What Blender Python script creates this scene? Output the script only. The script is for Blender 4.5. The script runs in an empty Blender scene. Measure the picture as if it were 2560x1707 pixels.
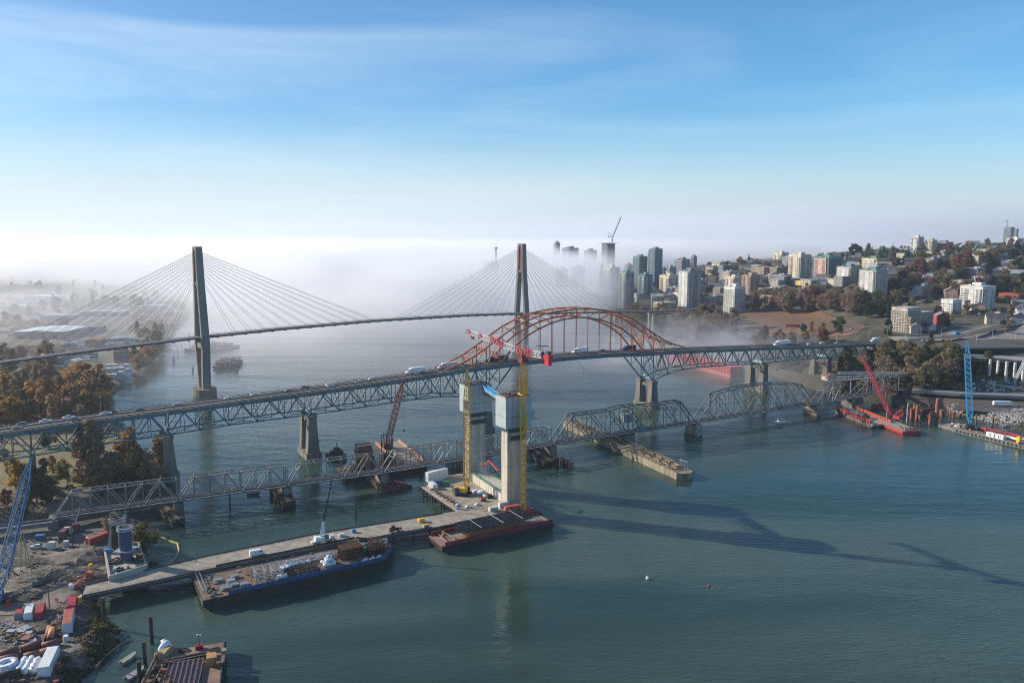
import bpy, math, random
import numpy as np
from mathutils import Vector, Matrix
R = math.radians
S = bpy.context.scene
COL = S.collection
rnd = random.Random(7)

# ------------------------------------------------------------------ camera
F, CX, CY, CH = 1950.0, 1280.0, 853.5, 132.0
PIT = math.atan((CY - 589) / F)
cam = bpy.data.cameras.new("camera")
camo = bpy.data.objects.new("camera", cam)
COL.objects.link(camo)
camo.location = (0, 0, CH)
camo.rotation_euler = (math.pi / 2 - PIT, 0, 0)
cam.sensor_width = 36
cam.lens = F / 2560 * 36
cam.clip_start = 1
cam.clip_end = 60000
S.camera = camo

# ------------------------------------------------------------------ sky, sun, exposure
SUN_EL, SUN_X, SUN_Y = R(23), -0.951, 0.308
w = bpy.data.worlds.new("World")
S.world = w
w.use_nodes = True
nt = w.node_tree
bg = nt.nodes["Background"]
sky = nt.nodes.new("ShaderNodeTexSky")
sky.sky_type = "NISHITA"
sky.sun_disc = False
sky.sun_elevation = SUN_EL
sky.sun_rotation = math.atan2(SUN_X, SUN_Y)
sky.altitude = 100
sky.air_density = 1.0
sky.dust_density = 0.3
sky.ozone_density = 3.0
bg.inputs[1].default_value = 0.12
SKY_TINT = (0.56, 0.93, 1.10, 1)
LOW_R, LOW_L, CIRRUS, LOWTOP = (4.25, 4.45, 5.1), (4.9, 5.3, 5.8), (5.9, 6.7, 7.2), 0.165
# thin streaks of high cirrus, a few per cent brighter than the clear sky
tc = nt.nodes.new("ShaderNodeTexCoord")
mp = nt.nodes.new("ShaderNodeMapping")
mp.inputs["Rotation"].default_value = (0, R(-9), R(12))
mp.inputs["Scale"].default_value = (0.9, 1.6, 7.5)
nz = nt.nodes.new("ShaderNodeTexNoise")
nz.inputs["Scale"].default_value = 1.6
nz.inputs["Detail"].default_value = 7
nz.inputs["Roughness"].default_value = 0.55
nz.inputs["Distortion"].default_value = 0.5
rp = nt.nodes.new("ShaderNodeValToRGB")
rp.color_ramp.elements[0].position = 0.45
rp.color_ramp.elements[0].color = (0, 0, 0, 1)
rp.color_ramp.elements[1].position = 0.80
rp.color_ramp.elements[1].color = (0.42, 0.42, 0.42, 1)
L = nt.links.new
def wn(kind, **kw):
    n = nt.nodes.new(kind)
    for k, q in kw.items(): setattr(n, k, q)
    return n
def wrange(src, f0, f1, t0, t1):
    n = wn("ShaderNodeMapRange", interpolation_type="SMOOTHSTEP"); L(src, n.inputs[0])
    for i, q in enumerate((f0, f1, t0, t1)): n.inputs[i + 1].default_value = q
    return n.outputs[0]
def wmix(fac, a, b_):
    n = wn("ShaderNodeMixRGB")
    for i, q in enumerate((fac, a, b_)):
        if isinstance(q, tuple): n.inputs[i].default_value = (*q, 1)
        else: L(q, n.inputs[i])
    return n.outputs[0]
def wmul(a, b_, op="MULTIPLY"):
    n = wn("ShaderNodeMath", operation=op)
    for i, q in enumerate((a, b_)):
        if isinstance(q, (int, float)): n.inputs[i].default_value = q
        else: L(q, n.inputs[i])
    return n.outputs[0]
sep = wn("ShaderNodeSeparateXYZ"); L(tc.outputs["Generated"], sep.inputs[0])
tint = wn("ShaderNodeMixRGB", blend_type="MULTIPLY"); tint.inputs[0].default_value = 1
L(sky.outputs[0], tint.inputs[1])
L(tc.outputs["Generated"], mp.inputs[0]); L(mp.outputs[0], nz.inputs[0]); L(nz.outputs[0], rp.inputs[0])
side = wrange(sep.outputs[0], -.62, .62, 1.0, 0.0)                     # the sunward side of the sky is paler
L(wmix(side, SKY_TINT[:3], (0.50, 0.66, 0.78)), tint.inputs[2])
low = wmix(side, LOW_R, LOW_L)                                          # moist air low over the horizon
lowf = wmul(wrange(sep.outputs[2], -0.01, LOWTOP, 1.0, 0.0), wrange(side, 0, 1, .85, .92))
c1 = wmix(lowf, tint.outputs[0], low)
c2 = wmix(wmul(rp.outputs[0], wrange(side, 0, 1, .35, 1.0)), c1, CIRRUS)
L(c2, bg.inputs[0])

sl = bpy.data.lights.new("sun", "SUN")
so = bpy.data.objects.new("sun", sl)
COL.objects.link(so)
sl.energy = 5.0
sl.angle = R(0.5)
sl.color = (1.0, 0.90, 0.76)
so.rotation_euler = Vector((-SUN_X * math.cos(SUN_EL), -SUN_Y * math.cos(SUN_EL), -math.sin(SUN_EL))).to_track_quat("-Z", "Y").to_euler()
so.location = (-300, 100, 400)
S.view_settings.view_transform = "Standard"
S.view_settings.look = "None"
S.view_settings.exposure = 0.46
S.view_settings.gamma = 1
S.cycles.use_denoising = True
S.cycles.filter_width = 1.0
S.cycles.max_bounces = 5
S.cycles.diffuse_bounces = 2
S.cycles.glossy_bounces = 2
S.cycles.transmission_bounces = 2
S.cycles.volume_bounces = 4
S.cycles.transparent_max_bounces = 6
S.cycles.volume_step_rate = 1.0
S.cycles.volume_max_steps = 256
S.cycles.caustics_reflective = False
S.cycles.caustics_refractive = False

# ------------------------------------------------------------------ photograph pixel -> place in the world
def ray(x, y):
    a, b = (x - CX) / F, (CY - y) / F
    return Vector((a, math.cos(PIT) + b * math.sin(PIT), -math.sin(PIT) + b * math.cos(PIT)))
def at(x, y, z=0.0):
    d = ray(x, y); k = (z - CH) / d.z
    return Vector((d.x * k, d.y * k, z))
def atd(x, y, Y):
    d = ray(x, y); k = Y / d.y
    return Vector((d.x * k, Y, CH + d.z * k))
def proj(p):
    X, Y, Z = p[0], p[1], p[2] - CH
    dep = Y * math.cos(PIT) - Z * math.sin(PIT)
    up = Y * math.sin(PIT) + Z * math.cos(PIT)
    return CX + F * X / dep, CY - F * up / dep

# ------------------------------------------------------------------ mesh builder
class MB:
    def __init__(s): s.v = []; s.f = []
    def add(s, vs, fs):
        n = len(s.v); s.v.extend(tuple(p) for p in vs); s.f.extend(tuple(i + n for i in q) for q in fs); return s
    def box(s, c, d, rz=0.0):
        cx, cy, cz = c; a, b, h = d[0] / 2, d[1] / 2, d[2] / 2; co, si = math.cos(rz), math.sin(rz)
        vs = [(cx + x * co - y * si, cy + x * si + y * co, cz + z) for z in (-h, h) for x, y in ((-a, -b), (a, -b), (a, b), (-a, b))]
        return s.add(vs, [(3, 2, 1, 0), (4, 5, 6, 7), (0, 1, 5, 4), (1, 2, 6, 5), (2, 3, 7, 6), (3, 0, 4, 7)])
    def frame(s, a, b):
        a, b = Vector(a), Vector(b); t = b - a
        l = t.length
        if l < 1e-6: return None
        t = t / l
        up = Vector((0, 0, 1)) if abs(t.z) < 0.95 else Vector((0, 1, 0))
        x = t.cross(up).normalized(); y = x.cross(t).normalized()
        return a, b, x, y
    def bar(s, a, b, w_, h=None):
        h = h or w_; fr = s.frame(a, b)
        if not fr: return s
        a, b, x, y = fr; x = x * w_ / 2; y = y * h / 2
        vs = [p + i * x + j * y for p in (a, b) for i, j in ((-1, -1), (1, -1), (1, 1), (-1, 1))]
        return s.add(vs, [(3, 2, 1, 0), (4, 5, 6, 7), (0, 1, 5, 4), (1, 2, 6, 5), (2, 3, 7, 6), (3, 0, 4, 7)])
    def tube(s, a, b, r, r2=None, n=10, caps=True):
        r2 = r if r2 is None else r2; fr = s.frame(a, b)
        if not fr: return s
        a, b, x, y = fr; vs = []
        for p, q in ((a, r), (b, r2)):
            for i in range(n):
                t = 2 * math.pi * i / n; vs.append(p + x * q * math.cos(t) + y * q * math.sin(t))
        fs = [(i, (i + 1) % n, n + (i + 1) % n, n + i) for i in range(n)]
        if caps: fs += [tuple(range(n))[::-1], tuple(range(n, 2 * n))]
        return s.add(vs, fs)
    def path(s, pts, r, n=6):
        for a, b in zip(pts, pts[1:]): s.tube(a, b, r, n=n)
        return s
    def ring(s, c, r, t, h, n=24):
        cx, cy, cz = c; vs = []
        for rr, z in ((r, cz), (r, cz + h), (r - t, cz + h), (r - t, cz)):
            for i in range(n):
                a = 2 * math.pi * i / n; vs.append((cx + rr * math.cos(a), cy + rr * math.sin(a), z))
        fs = []
        for k in range(4):
            for i in range(n): fs.append((k * n + i, k * n + (i + 1) % n, (k + 1) % 4 * n + (i + 1) % n, (k + 1) % 4 * n + i))
        return s.add(vs, fs)
    def ball(s, c, r, n=10, m=6, jit=0.0, rn=None):
        cx, cy, cz = c; rx, ry, rz = (r, r, r) if not hasattr(r, "__len__") else r
        vs = [(cx, cy, cz - rz)]
        for j in range(1, m):
            t = math.pi * j / m
            for i in range(n):
                a = 2 * math.pi * i / n; k = 1 + (rn.uniform(-jit, jit) if rn else 0)
                vs.append((cx + k * rx * math.sin(t) * math.cos(a), cy + k * ry * math.sin(t) * math.sin(a), cz - k * rz * math.cos(t)))
        vs.append((cx, cy, cz + rz)); fs = []
        for i in range(n): fs.append((0, 1 + (i + 1) % n, 1 + i))
        for j in range(m - 2):
            for i in range(n): fs.append((1 + j * n + i, 1 + j * n + (i + 1) % n, 1 + (j + 1) * n + (i + 1) % n, 1 + (j + 1) * n + i))
        k = 1 + (m - 2) * n
        for i in range(n): fs.append((k + i, k + (i + 1) % n, len(vs) - 1))
        return s.add(vs, fs)
    def prism(s, poly, z0, z1):
        n = len(poly); a = sum(poly[i][0] * poly[(i + 1) % n][1] - poly[(i + 1) % n][0] * poly[i][1] for i in range(n))
        if a < 0: poly = poly[::-1]
        vs = [(p[0], p[1], z0) for p in poly] + [(p[0], p[1], z1) for p in poly]
        return s.add(vs, [tuple(range(n))[::-1], tuple(range(n, 2 * n))] + [(i, (i + 1) % n, n + (i + 1) % n, n + i) for i in range(n)])
    def extr(s, prof, y0, y1):          # profile in x,z pushed along y
        n = len(prof); vs = [(p[0], y0, p[1]) for p in prof] + [(p[0], y1, p[1]) for p in prof]
        return s.add(vs, [tuple(range(n)), tuple(range(n, 2 * n))[::-1]] + [((i + 1) % n, i, n + i, n + (i + 1) % n) for i in range(n)])
    def loft(s, secs):                  # list of equal-length rings, capped
        n = len(secs[0]); vs = [p for q in secs for p in q]; fs = []
        for k in range(len(secs) - 1):
            for i in range(n): fs.append((k * n + i, k * n + (i + 1) % n, (k + 1) * n + (i + 1) % n, (k + 1) * n + i))
        fs += [tuple(range(n))[::-1], tuple(range((len(secs) - 1) * n, len(secs) * n))]
        return s.add(vs, fs)
    def sheet(s, L1, L2):               # strip between two polylines
        n = len(L1); return s.add(list(L1) + list(L2), [(i, i + 1, n + i + 1, n + i) for i in range(n - 1)])
    def lattice(s, a, b, w0, w1, n, r, wb=None, caps=1):
        fr = s.frame(a, b)
        if not fr: return s
        a, b, x, y = fr
        def cor(t):
            wd = w0 + (w1 - w0) * t
            if wb: wd = w0 + (wb - w0) * min(1, t / .12) if t < .12 else (wb + (w1 - wb) * max(0, (t - .8) / .2))
            c = a.lerp(b, t); return [c + (i * x + j * y) * wd / 2 for i, j in ((-1, -1), (1, -1), (1, 1), (-1, 1))]
        P = [cor(k / n) for k in range(n + 1)]
        for k in range(n):
            for i in range(4):
                s.bar(P[k][i], P[k + 1][i], r * 1.5)
                j = (i + 1) % 4
                s.bar(P[k][i if k % 2 else j], P[k + 1][j if k % 2 else i], r)
                s.bar(P[k][i], P[k][j], r)
        return s

def mesh_of(name, mb):
    me = bpy.data.meshes.new(name); me.from_pydata([tuple(p) for p in mb.v], [], mb.f); me.update(); return me
def origin(o):
    t = Vector((0, 0, 0))
    while o is not None: t += o.location; o = o.parent
    return t
def ob(name, mb, m, parent=None, world=False, smooth=False, label=None):
    """one mesh object; world=True: mb is in world coordinates and parent stands unrotated"""
    if parent is not None and world:
        k = origin(parent); mb.v = [(p[0] - k.x, p[1] - k.y, p[2] - k.z) for p in mb.v]
    me = mesh_of(name, mb); me.materials.append(m)
    if smooth: me.polygons.foreach_set("use_smooth", [True] * len(me.polygons))
    o = bpy.data.objects.new(name, me); COL.objects.link(o)
    if parent is not None: o.parent = parent
    if label: o["label"] = label
    return o
def tag(o, label, cat, group=None):
    o["label"] = label; o["category"] = cat
    if group: o["group"] = group
    return o
def thing(name, label, cat, loc=(0, 0, 0), rz=0.0, group=None):
    o = bpy.data.objects.new(name, None); COL.objects.link(o)
    o.empty_display_size = 1; o.location = loc; o.rotation_euler = (0, 0, rz)
    return tag(o, label, cat, group)
def struct(name, mb, m, kind="structure", smooth=False):
    o = ob(name, mb, m, smooth=smooth); o["kind"] = kind; return o
def dup(root, loc, rz=0.0, label=None, group=None, mats=None, scale=None):
    def cp(o, par):
        c = o.copy(); COL.objects.link(c)
        if par is not None: c.parent = par
        if mats and o.type == "MESH":
            k = o.name.split(".")[0]
            if k in mats:
                c.material_slots[0].link = "OBJECT"; c.material_slots[0].material = mats[k]
        for ch in o.children: cp(ch, c)
        return c
    r_ = cp(root, None); r_.location = loc; r_.rotation_euler = (0, 0, rz)
    if scale is not None: r_.scale = (scale,) * 3 if not hasattr(scale, "__len__") else scale
    if label: r_["label"] = label
    if group: r_["group"] = group
    return r_
def move(o, loc, rz=0.0): o.location = loc; o.rotation_euler = (0, 0, rz); return o

# ------------------------------------------------------------------ materials
MATS = {}
def M(name, col, rough=.7, metal=0.0, col2=None, sc=0.3, det=4.0, lo=.35, hi=.65, bump=0.0, bsc=2.0, streak=False, rand=0.0, spec=None, stretch=None):
    if name in MATS: return MATS[name]
    m = bpy.data.materials.new(name); m.use_nodes = True; t = m.node_tree; N = t.nodes; K = t.links.new
    b = N["Principled BSDF"]; b.inputs["Roughness"].default_value = rough; b.inputs["Metallic"].default_value = metal
    if spec is not None: b.inputs["Specular IOR Level"].default_value = spec
    if col2 is None: col2 = tuple(c * .72 for c in col)
    g = N.new("ShaderNodeNewGeometry"); src = g.outputs["Position"]
    if streak or stretch:
        mp_ = N.new("ShaderNodeMapping"); mp_.inputs["Scale"].default_value = stretch or (1, 1, .15); K(src, mp_.inputs[0]); src = mp_.outputs[0]
    n = N.new("ShaderNodeTexNoise"); n.inputs["Scale"].default_value = sc; n.inputs["Detail"].default_value = det; K(src, n.inputs[0])
    r_ = N.new("ShaderNodeMapRange"); r_.inputs[1].default_value = lo; r_.inputs[2].default_value = hi; K(n.outputs[0], r_.inputs[0])
    x = N.new("ShaderNodeMixRGB"); x.inputs[1].default_value = (*col, 1); x.inputs[2].default_value = (*col2, 1); K(r_.outputs[0], x.inputs[0])
    out = x.outputs[0]
    if rand:
        oi = N.new("ShaderNodeObjectInfo"); h = N.new("ShaderNodeHueSaturation")
        a = N.new("ShaderNodeMapRange"); a.inputs[3].default_value = .5 - rand * .12; a.inputs[4].default_value = .5 + rand * .12; K(oi.outputs["Random"], a.inputs[0])
        c2 = N.new("ShaderNodeMath"); c2.operation = "MULTIPLY"; c2.inputs[1].default_value = 7.3; K(oi.outputs["Random"], c2.inputs[0])
        c3 = N.new("ShaderNodeMath"); c3.operation = "FRACT"; K(c2.outputs[0], c3.inputs[0])
        c4 = N.new("ShaderNodeMapRange"); c4.inputs[3].default_value = 1 - rand; c4.inputs[4].default_value = 1 + rand; K(c3.outputs[0], c4.inputs[0])
        K(a.outputs[0], h.inputs["Hue"]); K(c4.outputs[0], h.inputs["Value"]); K(out, h.inputs["Color"]); out = h.outputs[0]
    K(out, b.inputs["Base Color"])
    if bump:
        n2 = N.new("ShaderNodeTexNoise"); n2.inputs["Scale"].default_value = bsc; n2.inputs["Detail"].default_value = 5; K(g.outputs["Position"], n2.inputs[0])
        bp = N.new("ShaderNodeBump"); bp.inputs["Strength"].default_value = bump; bp.inputs["Distance"].default_value = 0.5; K(n2.outputs[0], bp.inputs["Height"]); K(bp.outputs[0], b.inputs["Normal"])
    MATS[name] = m
    return m
concrete = M("concrete", (.36, .34, .30), .85, col2=(.22, .21, .19), sc=.5, streak=True)
concrete_dark = M("old_concrete", (.20, .185, .16), .9, col2=(.10, .095, .085), sc=.25, streak=True)
concrete_new = M("fresh_concrete", (.53, .48, .39), .8, col2=(.34, .315, .27), sc=.45, streak=True, lo=.4, hi=.6)
form_wall = M("formwork_sheet", (.38, .44, .44), .6, col2=(.32, .375, .38), sc=.2)
blue_steel = M("blue_green_steel", (.065, .175, .215), .55, col2=(.04, .11, .14), sc=.4)
orange_steel = M("weathered_orange_steel", (.54, .16, .07), .6, col2=(.30, .10, .06), sc=.25)
grey_steel = M("grey_steel", (.20, .205, .21), .5, col2=(.11, .11, .11), sc=.4, metal=.2)
dark_steel = M("dark_steel", (.05, .055, .06), .6, col2=(.03, .03, .035))
galv = M("galvanised_steel", (.50, .53, .55), .45, col2=(.36, .38, .40), metal=.4)
rust = M("rusty_steel", (.20, .085, .045), .85, col2=(.10, .045, .03), sc=.8)
rust_pipe = M("rusty_pipe", (.30, .125, .08), .8, col2=(.17, .075, .055), sc=.6)
rust_dark = M("dark_rusty_steel", (.075, .045, .035), .85, col2=(.035, .028, .025), sc=.5)
asphalt = M("asphalt", (.085, .08, .075), .9, col2=(.06, .058, .056), sc=.2)
deck_grey = M("worn_deck", (.24, .205, .165), .95, col2=(.15, .13, .11), sc=.18, det=6)
yellow = M("yellow_paint", (.80, .46, .03), .5, col2=(.62, .34, .03), sc=.6)
red = M("red_paint", (.46, .03, .04), .6, col2=(.24, .035, .035), sc=.5)
redor = M("red_orange_paint", (.50, .085, .045), .6, col2=(.30, .06, .04), sc=.7)
maroon = M("maroon_steel", (.20, .03, .035), .6, col2=(.12, .02, .025), sc=.5)
blue = M("blue_paint", (.012, .15, .31), .55, col2=(.015, .09, .20), sc=.4)
blue_lt = M("light_blue_paint", (.05, .28, .50), .5, col2=(.04, .20, .38), sc=.4)
blue_cat = M("blue_mesh_netting", (.03, .27, .56), .6)
white = M("white_paint", (.78, .78, .76), .45, col2=(.66, .66, .64), sc=.6)
white_dirty = M("white_dirty_paint", (.62, .62, .60), .6, col2=(.42, .41, .38), sc=.8)
black = M("black_paint", (.02, .02, .022), .5)
rubber = M("rubber", (.018, .018, .02), .85)
glass = M("dark_glass", (.03, .045, .06), .12, col2=(.02, .03, .04))
green_p = M("green_paint", (.03, .22, .12), .6)
orange_p = M("orange_cloth", (.75, .16, .03), .8)
wood = M("weathered_timber", (.17, .125, .085), .9, col2=(.08, .06, .045), sc=1.5)
wood_lt = M("pale_timber", (.46, .33, .17), .85, col2=(.32, .22, .12), sc=1.5)
plastic_w = M("white_wrapped_plastic", (.80, .82, .86), .3, col2=(.55, .57, .62), sc=1.6, bump=.5, bsc=1.5)
skin = M("skin", (.45, .26, .18), .6)
# ------------------------------------------------------------------ terrain
def poly_sd(P, poly):               # signed distance (inside > 0) of points P (n,2) to polygon
    A = np.array(poly); B = np.roll(A, -1, 0); d = np.full(len(P), 1e9); ins = np.zeros(len(P), bool)
    for a, b in zip(A, B):
        e = b - a; t = np.clip(((P - a) @ e) / (e @ e + 1e-9), 0, 1); q = a + t[:, None] * e
        d = np.minimum(d, np.hypot(*(P - q).T))
        c = ((a[1] > P[:, 1]) != (b[1] > P[:, 1]))
        xx = (b[0] - a[0]) * (P[:, 1] - a[1]) / (b[1] - a[1] + 1e-12) + a[0]
        ins ^= c & (P[:, 0] < xx)
    return np.where(ins, d, -d)
LSH = [(150, 1780), (200, 1700), (262, 1655), (300, 1608), (322, 1582), (290, 1568), (262, 1548), (252, 1510), (262, 1478), (330, 1466), (384, 1452), (382, 1400),
       (396, 1345), (392, 1312), (350, 1296), (250, 1298), (150, 1306), (60, 1300), (60, 1285), (150, 1282), (260, 1262), (380, 1248), (418, 1215), (410, 1180), (360, 1120),
       (300, 1050), (272, 1003), (325, 958), (395, 906), (428, 872), (424, 846), (470, 800), (500, 760), (540, 720), (600, 690)]
LPOLY = [tuple(at(x, y)[:2]) for x, y in LSH] + [(-1500, 5000), (-1500, 9000), (-9000, 9000), (-9000, 100), (-700, 100), (-250, 150)]
RSH = [(2640, 1112), (2560, 1084), (2420, 1040), (2300, 1016), (2150, 1006), (2070, 986), (1990, 962), (1930, 940), (1870, 915), (1790, 893), (1700, 872), (1620, 846), (1570, 818), (1530, 795), (1450, 770), (1380, 740), (1340, 715)]
RPOLY = [tuple(at(x, y)[:2]) for x, y in RSH] + [(-200, 3600), (-300, 9000), (9000, 9000), (9000, 200), (900, 250)]
RC = [(2560,1060,4.5),(2420,1020,4.5),(2300,1000,4),(2200,990,4),(2120,985,4),(2050,962,4),(1960,938,4),(1880,905,4),(1800,880,5),(2560,1000,6),(2450,985,6),(2560,965,8),(2480,950,9),
 (2150,945,8),(2250,975,6),(2350,975,7),(2400,905,21),(2250,900,20),(2500,905,21),(2560,930,14),(2205,864,27.5),(2300,858,28),(2450,855,29),(2560,855,30),(2400,820,31),(2560,800,34),(2200,828,27),
 (2100,905,9),(2130,880,16),(1900,795,17),(2000,800,18),(2100,820,21),(1880,840,11),(2000,850,12),(1700,835,7),(1620,800,7),(1600,770,9),(1720,778,12),(1800,775,15),(1980,772,22),
 (2150,762,36),(2250,765,38),(2350,745,50),(2450,780,38),(2560,782,38),(2560,742,50),(1700,720,25),(1500,720,14),(1420,705,12),(1600,690,30),(1900,700,48),(2050,700,58),(2200,700,66),
 (2400,700,68),(2560,690,72),(1750,668,55),(1900,650,78),(2100,640,88),(2300,622,99),(2450,614,106),(2560,607,110),(2560,640,98),(2300,660,85),(2400,640,92),(2700,690,78),(2700,800,40),(2700,900,25),(2720,610,112)]
RCW = np.array([tuple(at(*c)) for c in RC] + [(2600, 3600, 95), (1500, 3400, 30), (700, 3200, 10), (300, 3400, 8), (4500, 4500, 80), (1200, 5000, 10), (4500, 2500, 100), (900, 2600, 45), (500, 2700, 20)])
def ground(P):
    P = np.atleast_2d(np.array(P, float))[:, :2]
    dl = poly_sd(P, LPOLY); dr = poly_sd(P, RPOLY)
    D = ((P[:, None, :] - RCW[None, :, :2]) ** 2).sum(2) + 300.0
    W = D ** -1.7; idw = (W * RCW[:, 2]).sum(1) / W.sum(1)
    nzv = 0.6 * np.sin(P[:, 0] * .11 + 1.3 * np.sin(P[:, 1] * .07)) * np.cos(P[:, 1] * .13) * np.clip(dr / 60, 0, 1)
    hr = np.minimum(idw + nzv, dr * 0.5 - 0.6)
    far = np.clip((P[:, 1] - 900) / 1500, 0, 1)
    lz = 3.6 + .25 * np.sin(P[:, 0] * .21 + P[:, 1] * .1) + .2 * np.cos(P[:, 1] * .33) + far * 3
    hl = np.minimum(lz, dl * 0.55 - 0.8)
    h = np.where(dl > dr, hl, hr)
    return np.maximum(h, -3)
def gz(x, y): return float(ground([(x, y)])[0])
def hit(px, py, far=6000):
    d = ray(px, py); k0 = 150.0
    ks = np.concatenate([np.arange(200, 2600, 6.0), np.arange(2600, far, 20.0)])
    Pn = np.array([[d.x * k, d.y * k] for k in ks]); z = CH + d.z * ks; g = ground(Pn)
    i = int(np.argmax(z < np.maximum(g, 0)))
    if z[i] >= g[i] and i == 0: i = len(ks) - 1
    k = ks[i]; return Vector((d.x * k, d.y * k, float(max(g[i], 0))))
def grid(name, x0, x1, y0, y1, st, m, dz=0.0):
    xs = np.arange(x0, x1 + st / 2, st); ys = np.arange(y0, y1 + st / 2, st)
    X, Y = np.meshgrid(xs, ys); Pn = np.stack([X.ravel(), Y.ravel()], 1)
    Z = np.concatenate([ground(Pn[i:i + 20000]) for i in range(0, len(Pn), 20000)]) + dz
    Z = Z + (np.random.RandomState(3).rand(len(Z)) - .5) * .25 * (Z > .5)
    nx = len(xs); mb = MB(); mb.v = [tuple(p) for p in np.column_stack([Pn, Z])]
    zz = Z.reshape(len(ys), nx)
    for j in range(len(ys) - 1):
        for i in range(nx - 1):
            if max(zz[j, i], zz[j + 1, i], zz[j, i + 1], zz[j + 1, i + 1]) > -2.9:
                a = j * nx + i; mb.f.append((a, a + 1, a + nx + 1, a + nx))
    return struct(name, mb, m, smooth=True)
def ground_mat(name, cols, sc, bump=.5):
    m = bpy.data.materials.new(name); m.use_nodes = True; t = m.node_tree; N = t.nodes; K = t.links.new
    b = N["Principled BSDF"]; b.inputs["Roughness"].default_value = .95
    g = N.new("ShaderNodeNewGeometry")
    n1 = N.new("ShaderNodeTexNoise"); n1.inputs["Scale"].default_value = sc; n1.inputs["Detail"].default_value = 8; n1.inputs["Roughness"].default_value = .62; K(g.outputs["Position"], n1.inputs[0])
    r_ = N.new("ShaderNodeValToRGB"); e = r_.color_ramp.elements
    while len(e) < len(cols): e.new(.5)
    for i, c in enumerate(cols): e[i].position = .3 + .4 * i / (len(cols) - 1); e[i].color = (*c, 1)
    K(n1.outputs[0], r_.inputs[0]); K(r_.outputs[0], b.inputs["Base Color"])
    n2 = N.new("ShaderNodeTexNoise"); n2.inputs["Scale"].default_value = .6; n2.inputs["Detail"].default_value = 7; K(g.outputs["Position"], n2.inputs[0])
    bp = N.new("ShaderNodeBump"); bp.inputs["Strength"].default_value = bump; bp.inputs["Distance"].default_value = 1.5; K(n2.outputs[0], bp.inputs["Height"]); K(bp.outputs[0], b.inputs["Normal"])
    return m
dirt = ground_mat("dirt_ground", [(.045, .038, .030), (.13, .105, .08), (.19, .155, .125), (.06, .052, .042), (.10, .085, .065), (.04, .045, .025)], .045)
grassy = ground_mat("grassy_ground", [(.045, .055, .03), (.09, .08, .05), (.12, .10, .07), (.055, .06, .035), (.13, .12, .11)], .02)
hilly = ground_mat("hill_ground", [(.03, .04, .02), (.06, .055, .03), (.10, .085, .06), (.045, .045, .025), (.12, .11, .095)], .014)
grid("site_ground", -250, -60, 180, 372, 2.0, dirt)
grid("riverbank_ground", -480, -96, 372, 700, 4.0, grassy, -0.02)
grid("left_hinterland_ground", -1500, -240, 700, 2500, 15.0, grassy, -0.06)
grid("far_left_ground", -6000, -480, 2500, 5800, 110.0, grassy, -0.5)
grid("left_edge_ground", -700, -250, 100, 700, 15.0, grassy, -0.5)
grid("hill_ground", 60, 1500, 480, 1400, 9.0, hilly)
grid("upper_hill_ground", 60, 1900, 1400, 3000, 25.0, hilly, -.1)
grid("distant_hill_ground", -300, 5800, 2700, 5800, 130.0, hilly, -1.5)

# ------------------------------------------------------------------ water
wm = bpy.data.materials.new("river_water"); wm.use_nodes = True; t = wm.node_tree; N = t.nodes; K = t.links.new
b = N["Principled BSDF"]; b.inputs["Roughness"].default_value = .09; b.inputs["IOR"].default_value = 1.33
g = N.new("ShaderNodeNewGeometry")
big = N.new("ShaderNodeTexNoise"); big.inputs["Scale"].default_value = .006; big.inputs["Detail"].default_value = 3; big.inputs["Distortion"].default_value = .8
mpb = N.new("ShaderNodeMapping"); mpb.inputs["Rotation"].default_value = (0, 0, R(-20)); mpb.inputs["Scale"].default_value = (.6, 1.8, 1); K(g.outputs["Position"], mpb.inputs[0]); K(mpb.outputs[0], big.inputs[0])
cr = N.new("ShaderNodeValToRGB"); cr.color_ramp.elements[0].position = .38; cr.color_ramp.elements[0].color = (.018, .044, .034, 1); cr.color_ramp.elements[1].position = .62; cr.color_ramp.elements[1].color = (.052, .085, .066, 1)
K(big.outputs[0], cr.inputs[0]); K(cr.outputs[0], b.inputs["Base Color"])
def wave(sc, rot, sx, sy, det):
    mp_ = N.new("ShaderNodeMapping"); mp_.inputs["Rotation"].default_value = (0, 0, R(rot)); mp_.inputs["Scale"].default_value = (sx, sy, 1)
    K(g.outputs["Position"], mp_.inputs[0]); n = N.new("ShaderNodeTexNoise"); n.inputs["Scale"].default_value = sc; n.inputs["Detail"].default_value = det; n.inputs["Roughness"].default_value = .6; K(mp_.outputs[0], n.inputs[0]); return n.outputs[0]
a1 = wave(.09, 15, .55, 1.5, 4); a2 = wave(.55, -10, .6, 1.4, 3)
rm = N.new("ShaderNodeMapRange"); rm.inputs[1].default_value = .4; rm.inputs[2].default_value = .65; rm.inputs[3].default_value = .12; rm.inputs[4].default_value = 1.0; K(big.outputs[0], rm.inputs[0])
b1 = N.new("ShaderNodeBump"); b1.inputs["Distance"].default_value = 1.6; K(a1, b1.inputs["Height"]); b1.inputs["Strength"].default_value = .45
b2 = N.new("ShaderNodeBump"); b2.inputs["Distance"].default_value = .34; K(a2, b2.inputs["Height"]); K(b1.outputs[0], b2.inputs["Normal"]); K(rm.outputs[0], b2.inputs["Strength"])
K(b2.outputs[0], b.inputs["Normal"])
stk = wave(.012, -32, .25, 2.6, 6); sr = N.new("ShaderNodeMapRange"); K(stk, sr.inputs[0])
for i, q in enumerate((.42, .62, .05, .24)): sr.inputs[i + 1].default_value = q
K(sr.outputs[0], b.inputs["Roughness"])
s2 = N.new("ShaderNodeMapRange"); K(stk, s2.inputs[0])
for i, q in enumerate((.38, .62, .10, .48)): s2.inputs[i + 1].default_value = q
K(s2.outputs[0], b1.inputs["Strength"])
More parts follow.
